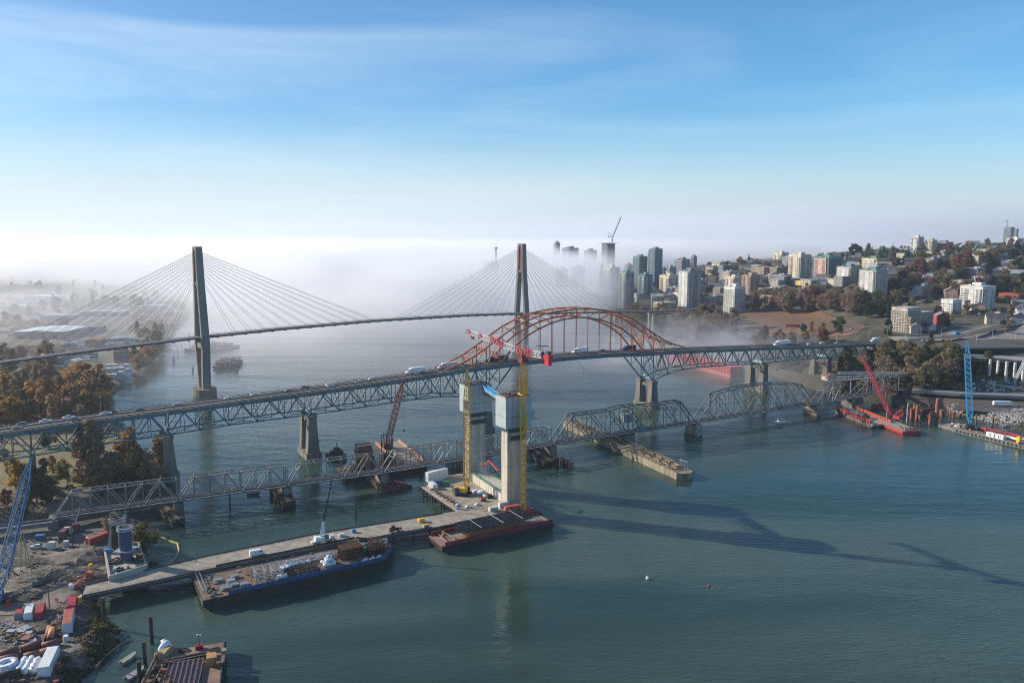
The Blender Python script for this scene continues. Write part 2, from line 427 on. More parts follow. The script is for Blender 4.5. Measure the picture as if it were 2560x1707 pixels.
mb = MB(); mb.add([(-6900, -250, 0), (6900, -250, 0), (6900, 5900, 0), (-6900, 5900, 0)], [(0, 1, 2, 3)])
struct("water", mb, wm)

# ------------------------------------------------------------------ haze and fog
def volume(name, dens, col, an):
    m = bpy.data.materials.new(name); m.use_nodes = True; t = m.node_tree; t.nodes.clear()
    o = t.nodes.new("ShaderNodeOutputMaterial"); v = t.nodes.new("ShaderNodeVolumePrincipled")
    v.inputs["Density"].default_value = dens; v.inputs["Color"].default_value = (*col, 1); v.inputs["Anisotropy"].default_value = an
    t.links.new(v.outputs[0], o.inputs["Volume"]); return m, t, v
HAZE_DENS = 0.00006
hz, _, _ = volume("haze_air", HAZE_DENS, (.78, .88, 1.0), .35)
mb = MB(); mb.box((0, 3400, 112), (14000, 7400, 236)); struct("haze", mb, hz, "stuff")

fm, t, v = volume("fog_air", 0, (.93, .94, .97), .3)
N = t.nodes; K = t.links.new
def mth(op, a, b_=None):
    n = N.new("ShaderNodeMath"); n.operation = op
    for i, q in enumerate((a, b_)):
        if q is None: continue
        if isinstance(q, (int, float)): n.inputs[i].default_value = q
        else: K(q, n.inputs[i])
    return n.outputs[0]
def mrange(a, f0, f1, t0=0.0, t1=1.0, smooth=True):
    n = N.new("ShaderNodeMapRange"); n.interpolation_type = "SMOOTHSTEP" if smooth else "LINEAR"; K(a, n.inputs[0])
    for i, q in enumerate((f0, f1, t0, t1)): n.inputs[i + 1].default_value = q
    return n.outputs[0]
g = N.new("ShaderNodeTexCoord"); sp = N.new("ShaderNodeSeparateXYZ"); K(g.outputs["Object"], sp.inputs[0])
X, Y, Z = sp.outputs
FX0, FX1 = -2400.0, 2400.0
FRONT = [(-2400, 2200), (-1000, 1700), (-640, 1330), (-420, 1020), (-250, 830), (0, 790), (110, 930), (190, 1290), (290, 1700), (430, 2200), (900, 3100), (2400, 3600)]
fc = N.new("ShaderNodeFloatCurve"); cv = fc.mapping.curves[0]
for i, (a, c) in enumerate(FRONT):
    p = ((a - FX0) / (FX1 - FX0), c / 4000)
    if i == 0: cv.points[0].location = p
    elif i == len(FRONT) - 1: cv.points[-1].location = p
    else: cv.points.new(*p)
fc.mapping.update()
K(mrange(X, FX0, FX1, 0, 1, False), fc.inputs["Value"]); fc.inputs["Factor"].default_value = 1
yf = mth("MULTIPLY", fc.outputs[0], 4000.0)
n1 = N.new("ShaderNodeTexNoise"); n1.inputs["Scale"].default_value = .0042; n1.inputs["Detail"].default_value = 6; n1.inputs["Roughness"].default_value = .58
mpz = N.new("ShaderNodeMapping"); mpz.inputs["Scale"].default_value = (1, .8, 2.4); K(g.outputs["Object"], mpz.inputs[0]); K(mpz.outputs[0], n1.inputs[0])
nn = n1.outputs[0]
fr_ = mth("SUBTRACT", mth("ADD", Y, mth("MULTIPLY", mth("SUBTRACT", nn, .5), 900.0)), yf)
front = mrange(fr_, -60, 560)
ztop = mth("ADD", mth("MULTIPLY", mth("SUBTRACT", nn, .5), 130.0), 112.0)
top = mrange(mth("SUBTRACT", ztop, Z), 0, 78)
thick = mrange(fr_, 0, 1200, .30, 1.0)
dens = mth("MULTIPLY", mth("MULTIPLY", mth("MULTIPLY", front, top), thick), 0.030)
K(dens, v.inputs["Density"])
fm.cycles.volume_step_rate = 1.0
mb = MB(); mb.box((-900, 3350, 63), (8000, 5300, 124)); struct("fog", mb, fm, "stuff")

# thin wisps hanging low over the water and the shore right behind the arch
wmt, t, v = volume("wisp_air", 0, (.93, .93, .97), .3); N = t.nodes; K = t.links.new
g = N.new("ShaderNodeTexCoord"); n1 = N.new("ShaderNodeTexNoise"); n1.inputs["Scale"].default_value = .011; n1.inputs["Detail"].default_value = 4; K(g.outputs["Object"], n1.inputs[0])
mpz = N.new("ShaderNodeMapping"); mpz.inputs["Location"].default_value = (-190 / 190, -830 / 230, 0); mpz.inputs["Scale"].default_value = (1 / 190, 1 / 230, 1 / 55); K(g.outputs["Object"], mpz.inputs[0])
ln = N.new("ShaderNodeVectorMath"); ln.operation = "LENGTH"; K(mpz.outputs[0], ln.inputs[0])
K(mth("MULTIPLY", mth("MULTIPLY", mrange(ln.outputs["Value"], .25, 1.0, 1.0, 0.0), mrange(n1.outputs[0], .38, .68)), .016), v.inputs["Density"])
mb = MB(); mb.box((190, 830, 27), (380, 460, 60)); struct("fog_wisps", mb, wmt, "stuff")

def mist(cx, cy, cz, rx, ry, rz_, dn, col, nsc):
    mm, t, v = volume("mist_air", 0, col, .35); N_ = t.nodes; K_l = t.links.new
    global N, K
    N, K = N_, K_l
    g = N.new("ShaderNodeTexCoord"); n1 = N.new("ShaderNodeTexNoise"); n1.inputs["Scale"].default_value = nsc; n1.inputs["Detail"].default_value = 3; K(g.outputs["Object"], n1.inputs[0])
    mpz = N.new("ShaderNodeMapping"); mpz.inputs["Location"].default_value = (-cx / rx, -cy / ry, 0); mpz.inputs["Scale"].default_value = (1 / rx, 1 / ry, 1 / rz_); K(g.outputs["Object"], mpz.inputs[0])
    ln = N.new("ShaderNodeVectorMath"); ln.operation = "LENGTH"; K(mpz.outputs[0], ln.inputs[0])
    K(mth("MULTIPLY", mth("MULTIPLY", mrange(ln.outputs["Value"], .2, 1.0, 1.0, 0.0), mrange(n1.outputs[0], .3, .7, .35, 1.0)), dn), v.inputs["Density"])
    mb = MB(); mb.box((cx, cy, rz_ / 2 + .5), (2 * rx, 2 * ry, rz_ + 1.5)); struct("mist", mb, mm, "stuff")
mist(-700, 1300, 0, 650, 850, 74, .0026, (.90, .92, .98), .004)
mist(-120, 880, 0, 460, 380, 48, .0030, (.92, .92, .97), .007)

# the high thin smog far beyond the city, thicker toward the hill
smt, t, v = volume("smog_air", 0, (.86, .87, .95), .3); N = t.nodes; K = t.links.new
g = N.new("ShaderNodeTexCoord"); sp = N.new("ShaderNodeSeparateXYZ"); K(g.outputs["Object"], sp.inputs[0]); n1 = N.new("ShaderNodeTexNoise"); n1.inputs["Scale"].default_value = .0011; n1.inputs["Detail"].default_value = 5
mpz = N.new("ShaderNodeMapping"); mpz.inputs["Scale"].default_value = (1, 1, 5); K(g.outputs["Object"], mpz.inputs[0]); K(mpz.outputs[0], n1.inputs[0])
zt_ = mth("ADD", mrange(sp.outputs[0], -2200, 2600, 200, 400), mth("MULTIPLY", mth("SUBTRACT", n1.outputs[0], .5), 260.0))
K(mth("MULTIPLY", mth("MULTIPLY", mrange(mth("SUBTRACT", zt_, sp.outputs[2]), 0, 260), mrange(sp.outputs[1], 3700, 4500)), .0011), v.inputs["Density"])
mb = MB(); mb.box((0, 4750, 250), (9000, 2100, 494)); struct("far_mist", mb, smt, "stuff")
# ================================================================== the steel arch bridge
BD = Vector((1, .6, 0)).normalized(); BN = Vector((-BD.y, BD.x, 0)); BP = Vector((-119.1, 453.0, 0))
def B(s, w_, z): return BP + BD * s + BN * w_ + Vector((0, 0, z))
def itp(tab, s):
    if s <= tab[0][0]: return tab[0][1]
    for (a, p), (b_, q) in zip(tab, tab[1:]):
        if s <= b_: return p + (q - p) * (s - a) / (b_ - a)
    return tab[-1][1]
DECK = [(-420, 30), (-155, 35.9), (-126, 37.2), (-80, 38.2), (-38, 39.5), (3, 40.6), (57, 42.6), (99, 44.9), (128, 46), (160, 46.7), (192, 46.8), (225, 46.0), (265, 43.9), (315, 41.9), (384, 38.6), (470, 34.2), (550, 30.4), (640, 27.5), (760, 25)]
BOT = [(-420, 18), (-155, 22.4), (-142, 22.6), (-110, 24.3), (-78, 25), (-46, 26.4), (0, 26.9), (22, 27.4), (60, 28.6), (80, 28.9), (98, 27.6), (119, 22.0), (140, 30), (244, 30), (265, 22.0), (287, 27.4), (308, 28.0), (347, 26.8), (388, 24.6), (430, 24.8), (471, 22.9), (520, 20)]
W = 14.0
dz = lambda s: itp(DECK, s)
deckbot = lambda s: dz(s) - 2.2
br = thing("arch_bridge", "long road bridge with a rust orange steel arch over blue green trusses", "bridge", B(192, 7, 0))
ss = [-300 + 10 * k for k in range(86)]
mb = MB(); top = [[B(s, w_, dz(s)) for s in ss] for w_ in (-.8, W + .8)]; bot = [[B(s, w_, dz(s) - .7) for s in ss] for w_ in (-.8, W + .8)]
mb.sheet(top[0], top[1]); mb.sheet(bot[1], bot[0]); mb.sheet(bot[0], top[0]); mb.sheet(top[1], bot[1])
ob("deck", mb, deck_grey, br, True)
mb = MB()
for w_ in (.9, W - .9):
    for a, c in zip(ss, ss[1:]): mb.bar(B(a, w_, dz(a) + .2), B(c, w_, dz(c) + .2), .35, .4)
for a, c in zip(ss, ss[1:]):
    mb.bar(B(a, 7, dz(a) + .35), B(c, 7, dz(c) + .35), .3, .7)
ob("kerb", mb, concrete_dark, br, True)
mb = MB()
for w_ in (3.7, 10.3):
    q = -300
    while q < 550: mb.bar(B(q, w_, dz(q) + .02), B(q + 3, w_, dz(q + 3) + .02), .16, .03); q += 9
for w_ in (1.4, 6.5, 7.5, W - 1.4):
    for a, c in zip(ss, ss[1:]): mb.bar(B(a, w_, dz(a) + .02), B(c, w_, dz(c) + .02), .14, .03)
ob("lane_marking", mb, M("lane_paint", (.62, .60, .52), .7), br, True)
for w_ in (-.9, W + .9):
    mb = MB()
    for a, c in zip(ss, ss[1:]):
        for h in (.5, 1.2): mb.bar(B(a, w_, dz(a) + h), B(c, w_, dz(c) + h), .1)
        for k in range(4): s = a + 2.5 * k; mb.bar(B(s, w_, dz(s)), B(s, w_, dz(s) + 1.25), .1)
    ob("railing", mb, dark_steel, br, True)
mb = MB()
for w_ in (-.85, W + .85):
    for a, c in zip(ss, ss[1:]): mb.bar(B(a, w_, dz(a) - 1.1), B(c, w_, dz(c) - 1.1), .3, .75)
s = -300
while s < 550:
    mb.bar(B(s, -.6, dz(s) - 1.4), B(s, W + .6, dz(s) - 1.4), .35, 1.3); s += 5.2
for w_ in (3, 7, 11):
    for a, c in zip(ss, ss[1:]): mb.bar(B(a, w_, dz(a) - 1.0), B(c, w_, dz(c) - 1.0), .3, .5)
ob("floor_beam", mb, blue_steel, br, True)
# trusses below the deck
def node_row(s0, s1, n): return [s0 + (s1 - s0) * k / n for k in range(n + 1)]
PAN = []
PAN += [("warren", node_row(-300, -142, 10)), ("warren", node_row(-142, -79, 4)), ("warren", node_row(-78, 0, 5)), ("warren", node_row(0, 119, 7)),
        ("warren", node_row(265, 388, 8)), ("warren", node_row(388, 471, 6)), ("warren", node_row(471, 548, 5))]
for w_ in (0, W):
    mb = MB(); th_ = .62
    for _, nd in PAN:
        for a, c in zip(nd, nd[1:]):
            m_ = (a + c) / 2
            mb.bar(B(a, w_, deckbot(a)), B(m_, w_, deckbot(m_)), th_, .8); mb.bar(B(m_, w_, deckbot(m_)), B(c, w_, deckbot(c)), th_, .8)
            mb.bar(B(a, w_, itp(BOT, a)), B(c, w_, itp(BOT, c)), th_, .7)
            mb.bar(B(a, w_, itp(BOT, a)), B(m_, w_, deckbot(m_)), .55, .6); mb.bar(B(m_, w_, deckbot(m_)), B(c, w_, itp(BOT, c)), .55, .6)
            mb.bar(B(m_, w_, itp(BOT, a) * .5 + itp(BOT, c) * .5), B(m_, w_, deckbot(m_)), .28)
            mb.bar(B(a, w_, itp(BOT, a)), B(a, w_, deckbot(a)), .35)
            for q in (a, c): mb.box(B(q, w_, itp(BOT, q) + .3), (1.6, .7, 1.3), math.atan2(BD.y, BD.x))
            mb.box(B(m_, w_, deckbot(m_) - .3), (1.4, .7, 1.1), math.atan2(BD.y, BD.x))
    # haunches each side of the arch
    for p, sg in ((119, 1), (265, -1)):
        mb.bar(B(p, w_, 21.6), B(p + 20 * sg, w_, deckbot(p + 20 * sg)), .7, .9)
        mb.bar(B(p, w_, 21.6), B(p, w_, deckbot(p)), .7, .7)
        mb.bar(B(p + 10 * sg, w_, 33), B(p + 10 * sg, w_, deckbot(p + 10)), .4); mb.bar(B(p + 10 * sg, w_, 33), B(p, w_, deckbot(p)), .4)
    for a, c in zip(node_row(119, 265, 14), node_row(119, 265, 14)[1:]):
        mb.bar(B(a, w_, dz(a) - 1.9), B(c, w_, dz(c) - 1.9), .6, 2.1)
    ob("truss", mb, blue_steel, br, True)
mb = MB()
for _, nd in PAN:
    for k, (a, c) in enumerate(zip(nd, nd[1:])):
        za, zc = itp(BOT, a), itp(BOT, c)
        mb.bar(B(a, 0, za), B(a, W, za), .35); mb.bar(B(a, 0, za), B(c, W, zc), .3); mb.bar(B(a, W, za), B(c, 0, zc), .3)
        mb.bar(B(a, 0, za), B(a, W / 2, deckbot(a) - 1), .25); mb.bar(B(a, W, za), B(a, W / 2, deckbot(a) - 1), .25)
for p in (119, 265):
    for z0, z1 in ((22, 32), (32, 41)):
        mb.bar(B(p, 0, z0), B(p, W, z1), .35); mb.bar(B(p, W, z0), B(p, 0, z1), .35); mb.bar(B(p, 0, z1), B(p, W, z1), .4)
ob("lateral_bracing", mb, blue_steel, br, True)
mb = MB()
for p, z in ((0, 28.4), (119, 24), (265, 24), (388, 25.6), (471, 24), (-79, 27)):
    mb.box(B(p, W / 2, z), (.5, 9.0, 2.2), math.atan2(BD.y, BD.x))
    for k in range(6): mb.box(B(p, 3.2 + k * 1.5, z), (.7, .16, 2.25), math.atan2(BD.y, BD.x))
ob("portal_plate", mb, M("pale_blue_plate", (.42, .52, .55), .5), br, True)
# the arch: two ribs of upper and lower chord with verticals, plus hangers
HALF = 73.0
def up(s):
    u_ = abs(s - 192)
    return itp([(0, 80.2), (10.5, 79.9), (21, 79.0), (31.5, 77.2), (42, 74.0), (52.5, 70.0), (63, 64.0), (73.5, 57.8), (84, 52.0), (94, 48.2), (104, 45.6), (112, 43.8)], u_)
def lowc(s):
    u_ = abs(s - 192)
    return itp([(0, 74.3), (10.5, 73.6), (21, 71.6), (31.5, 68.2), (42, 63.6), (52.5, 56.5), (63, 45.2)], u_)
NS = [192 + 10.43 * k for k in range(-10, 11)]
for w_ in (0, W):
    mb = MB()
    for a, c in zip(NS, NS[1:]): mb.bar(B(a, w_, up(a)), B(c, w_, up(c)), .85, 1.0)
    for a, c in zip(NS[4:17], NS[5:17]): mb.bar(B(a, w_, lowc(a)), B(c, w_, lowc(c)), .85, 1.1)
    for k, a in enumerate(NS):
        u_ = abs(k - 10)
        if u_ <= 5:
            mb.bar(B(a, w_, lowc(a)), B(a, w_, up(a)), .45, .6)
            if u_ < 5:
                pass
        if 0 < u_ <= 6:
            b_ = NS[k + (1 if k < 10 else -1)]
            mb.bar(B(a, w_, up(a)), B(b_, w_, lowc(b_)), .38, .5)
        if u_ in (6, 7, 8): mb.bar(B(a, w_, dz(a)), B(a, w_, up(a)), .6, .8)
        if u_ == 7: mb.bar(B(a, w_, up(a)), B(a - 10.4 if k < 10 else a + 10.4, w_, dz(a)), .4); mb.bar(B(a, w_, dz(a)), B(a + (10.4 if k < 10 else -10.4), w_, up(a + (10.4 if k < 10 else -10.4))), .45)
        if u_ == 9: mb.bar(B(a, w_, dz(a)), B(a, w_, up(a)), .35)
        if u_ <= 5: mb.box(B(a, w_, lowc(a)), (1.9, .9, 1.6), math.atan2(BD.y, BD.x)); 
    ob("arch_rib", mb, orange_steel, br, True)
for k, a in enumerate(NS):
    if abs(k - 10) <= 5:
        for w_ in (0, W):
            mb = MB(); mb.bar(B(a, w_, dz(a)), B(a, w_, lowc(a)), .42, .55); ob("hanger", mb, orange_steel, br, True)
mb = MB()
for k, (a, c) in enumerate(zip(NS[1:], NS[2:])):
    if k > 17: break
    if 1 <= k:
        mb.bar(B(a, 0, up(a)), B(a, W, up(a)), .4); mb.bar(B(a, 0, up(a)), B(c, W, up(c)), .26); mb.bar(B(a, W, up(a)), B(c, 0, up(c)), .26)
    if 4 <= k + 1 <= 16: mb.bar(B(a, 0, lowc(a)), B(a, W, lowc(a)), .35)
ob("arch_bracing", mb, orange_steel, br, True)
mb = MB()
for a in (NS[2], NS[3], NS[17], NS[18]):
    z = up(a); q = 4.5
    for i in range(4): mb.bar(B(a, i * W / 4, z), B(a, (i + .5) * W / 4, z - q), .35); mb.bar(B(a, (i + .5) * W / 4, z - q), B(a, (i + 1) * W / 4, z), .35)
    mb.bar(B(a, 0, z - q), B(a, W, z - q), .3)
for a in (NS[4], NS[16]):
    z = 54
    for i in range(6): mb.bar(B(a, i * W / 6, z), B(a, (i + 1) * W / 6, z - 4), .3); mb.bar(B(a, i * W / 6, z - 4), B(a, (i + 1) * W / 6, z), .3)
    mb.bar(B(a, 0, z), B(a, W, z), .45); mb.bar(B(a, 0, z - 4), B(a, W, z - 4), .45)
ob("portal_frame", mb, M("bright_orange_steel", (.50, .20, .12), .6, col2=(.33, .11, .07)), br, True)
# piers
def pier(s, zb, zt, wide=7.5):
    mb = MB(); rz = math.atan2(BD.y, BD.x)
    for w_ in (0, W):
        def sec(z, a, b_):
            c = B(s, w_, z); return [c + BD * i * a / 2 + BN * j * b_ / 2 for i, j in ((-1, -1), (1, -1), (1, 1), (-1, 1))]
        mb.loft([sec(zb + 4, wide * .95, 5.6), sec(zt - 1.6, wide * .62, 4.4)]); mb.box(B(s, w_, zt - .8), (wide * .75, 5.2, 1.6), rz)
    mb.box(B(s, W / 2, zt - 2.9), (wide * .42, 9.8, 2.6), rz)
    for w_, sg in ((2.2, 1), (W - 2.2, -1)):
        for k in range(3): mb.box(B(s, w_ + sg * (.6 + k * .7), zt - 4.6 - k * .0 + (2 - k) * -.0), (wide * .40, .9, 1.6 - k * .4), rz)
    sh = ob("shaft", mb, concrete_dark, br, True)
    sh.name = "pier"
    mb = MB(); mb.prism([B(s + i * wide * .75, W / 2 + j * 11.5, 0) for i, j in ((-.8, -.9), (0, -1.15), (.8, -.9), (.8, .9), (0, 1.15), (-.8, .9))], min(zb, 0) - 3, zb + 4)
    ob("footing", mb, concrete_dark, sh, True)
for s, zb, zt in ((-79, 0, 24.6), (0, 0, 26.6), (119, 0, 21.4), (265, 0, 21.4), (388, 0, 24.2), (471, 2.5, 22.5)): pier(s, zb, zt)
mb = MB(); rz = math.atan2(BD.y, BD.x)
for s, zt in ((-142, 22), (-205, 21), (-270, 19)):
    for w_ in (1, W - 1): mb.box(B(s, w_, zt / 2), (2.6, 2.6, zt), rz)
    mb.box(B(s, 7, zt - 1), (2.2, 11, 1.8), rz)
sh = ob("pier", mb, concrete_dark, br, True)
mb = MB(); mb.box(B(552, 7, 14), (7, 17.5, 32), rz); ob("abutment", mb, concrete_dark, br, True)
# access cable hanging from the arch span
mb = MB(); a, c = B(192, -1, 44), atd(1557, 1000, 486); pts = []
for k in range(15):
    q = k / 14; p = a.lerp(c, q); pts.append((p.x, p.y, p.z - 7 * 4 * q * (1 - q) * .55))
tag(ob("power_cable", (mb.path(pts, .12, 5), mb)[1], dark_steel), "thin cable sagging from the arch span down to the swing span", "cable")

# lamp posts on the deck
def lamp_post(loc, rz=0, h=9.0, label="", group=None, mat=galv, arm=2.2):
    t_ = thing("street_lamp", label, "street lamp", loc, rz, group)
    mb = MB(); mb.tube((0, 0, 0), (0, 0, h), .13, .07, 6); mb.path([(0, 0, h), (arm * .4, 0, h + .5), (arm, 0, h + .6)], .06, 5); ob("pole", mb, mat, t_)
    mb = MB(); mb.box((arm + .3, 0, h + .58), (.9, .35, .16)); ob("lamp_head", mb, white_dirty, t_); return t_
lamp_px = [253, 412, 609, 770, 937, 1051, 1823, 1870, 1994, 2037, 2091, 2137, 2170]
proto_lamp = None
def s_of(px, w_, zf=dz):
    lo, hi = -175.0, 760.0
    for _ in range(40):
        m_ = (lo + hi) / 2
        if proj(B(m_, w_, zf(m_)))[0] < px: lo = m_
        else: hi = m_
    return lo
for i, px in enumerate(lamp_px):
    s = s_of(px, W + .6); loc = B(s, W + .6, dz(s))
    lb = "thin grey lamp post on the arch bridge deck, number %s from the left" % ["one", "two", "three", "four", "five", "six", "seven", "eight", "nine", "ten", "eleven", "twelve", "thirteen"][i]
    pos = ["above the orange trees at the left bank", "left of the cable stayed tower base", "right of the cable stayed tower base", "above the second river pier", "left of the white trucks", "beside the start of the arch", "by the white semi truck", "just left of the white semi truck", "past the white semi truck", "left of the dark pickup", "above the right bank pier", "left of the abutment", "at the abutment"][i]
    lb = "thin grey lamp post on the bridge deck " + pos
    if proto_lamp is None: proto_lamp = lamp_post(loc, math.atan2(-BN.y, -BN.x), 9, lb, "lamp posts along the arch bridge")
    else: dup(proto_lamp, loc, math.atan2(-BN.y, -BN.x), lb)

# ================================================================== cable stayed bridge
SP, SQ = Vector((-258.3, 644.1, 0)), Vector((10.9, 873.7, 0)); SD = (SQ - SP).normalized(); SN = Vector((-SD.y, SD.x, 0)); SL = (SQ - SP).length
def K_(s, w_, z): return SP + SD * s + SN * w_ + Vector((0, 0, z))
SDK = [(-420, 26), (-260, 34), (-142, 42.3), (-91, 45), (0, 48.6), (68, 50.2), (166, 50.8), (280, 48.6), (354, 45.6), (447, 40.5), (598, 33), (700, 30)]
sz = lambda s: itp(SDK, s)
sb = thing("cable_stayed_bridge", "slender cable stayed rail bridge with two tall tapered concrete towers standing in fog", "bridge", K_(170, 0, 0))
ss2 = [-420 + 12 * k for k in range(94)]
mb = MB()
for a, c in zip(ss2, ss2[1:]):
    sec = lambda s: [K_(s, -5.5, sz(s)), K_(s, -5.0, sz(s) - 1.1), K_(s, 5.0, sz(s) - 1.1), K_(s, 5.5, sz(s)), K_(s, 5.5, sz(s) + .5), K_(s, -5.5, sz(s) + .5)]
    mb.loft([sec(a), sec(c)])
    mb.bar(K_(a, -5, sz(a) - 1.3), K_(a, 5, sz(a) - 1.3), .9, 1.0)
ob("deck", mb, M("dark_deck_concrete", (.13, .125, .13), .85), sb, True)
mb = MB()
for w_ in (-5.3, 5.3):
    for a, c in zip(ss2, ss2[1:]):
        mb.bar(K_(a, w_, sz(a) + 1.4), K_(c, w_, sz(c) + 1.4), .12); mb.bar(K_(a, w_, sz(a) + .5), K_(a, w_, sz(a) + 1.5), .14)
ob("railing", mb, dark_steel, sb, True)
tw_m = M("tower_concrete", (.20, .185, .165), .85, col2=(.145, .135, .12), sc=.12, streak=True)
for st in (0, SL):
    T = None
    mb = MB(); n = 20
    mb.prism([K_(st + 9.0 * math.cos(2 * math.pi * k / n), 13.0 * math.sin(2 * math.pi * k / n), 0) for k in range(n)], -3, 5.4)
    tb = ob("tower", mb, M("pier_base_concrete", (.16, .135, .12), .9), sb, True); 
    for sg in (-1, 1):
        mb = MB()
        def sec(z, wc, a, b_):
            c = K_(st, sg * wc, z); return [c + SD * i * a / 2 + SN * j * b_ / 2 for i, j in ((-1, -1), (1, -1), (1, 1), (-1, 1))]
        mb.loft([sec(5.4, 4.3, 6.6, 3.3), sec(43, 8.2, 6.4, 3.0), sec(94, 3.9, 5.9, 2.8), sec(123, 2.9, 5.4, 2.6)]); ob("leg", mb, tw_m, tb, True)
    mb = MB(); mb.box(K_(st, 0, 41.5), (4.6, 13.4, 4.2), math.atan2(SD.y, SD.x)); mb.box(K_(st, 0, 121.8), (5.3, 4.6, 2.4), math.atan2(SD.y, SD.x)); mb.box(K_(st, 0, 93), (5, 5.6, 2.6), math.atan2(SD.y, SD.x))
    mb.box(K_(st, 0, 68), (2.5, 7.4, 47), math.atan2(SD.y, SD.x))
    mb.v = mb.v[:24]; mb.f = mb.f[:18]
    ob("crossbeam", mb, tw_m, tb, True)
    mb = MB(); mb.box(K_(st, 0, 107.5), (3.4, 3.4, 26), math.atan2(SD.y, SD.x)); ob("red_panel", mb, M("tower_red_panel", (.55, .09, .09), .7), tb, True)
    n = 11
    for w_ in (-4.9, 4.9):
        for sg in (-1, 1):
            for k in range(n):
                d_ = sg * (20 + (k + 1) * 13.6 - 6); zt = 96 + 22 * (k / (n - 1)) ** .8
                p = K_(st + d_, w_, sz(st + d_) + .5); q = K_(st + sg * 2.7, w_ * .35, zt)
                mb = MB(); mb.tube(p, q, .12, n=5, caps=False); ob("stay_cable", mb, dark_steel, sb, True)
mb = MB()
for s in (-150, -232, -310, 506, 580, 650):
    for w_ in (-3.4, 3.4): mb.box(K_(s, w_, sz(s) / 2 - 1), (3.0, 2.4, sz(s) - 2), math.atan2(SD.y, SD.x))
    mb.box(K_(s, 0, sz(s) - 2.4), (4.0, 10, 2.6), math.atan2(SD.y, SD.x)); mb.box(K_(s, 0, 2), (7, 13, 6), math.atan2(SD.y, SD.x))
ob("pier", mb, M("pale_pier_concrete", (.40, .37, .33), .8, streak=True), sb, True)

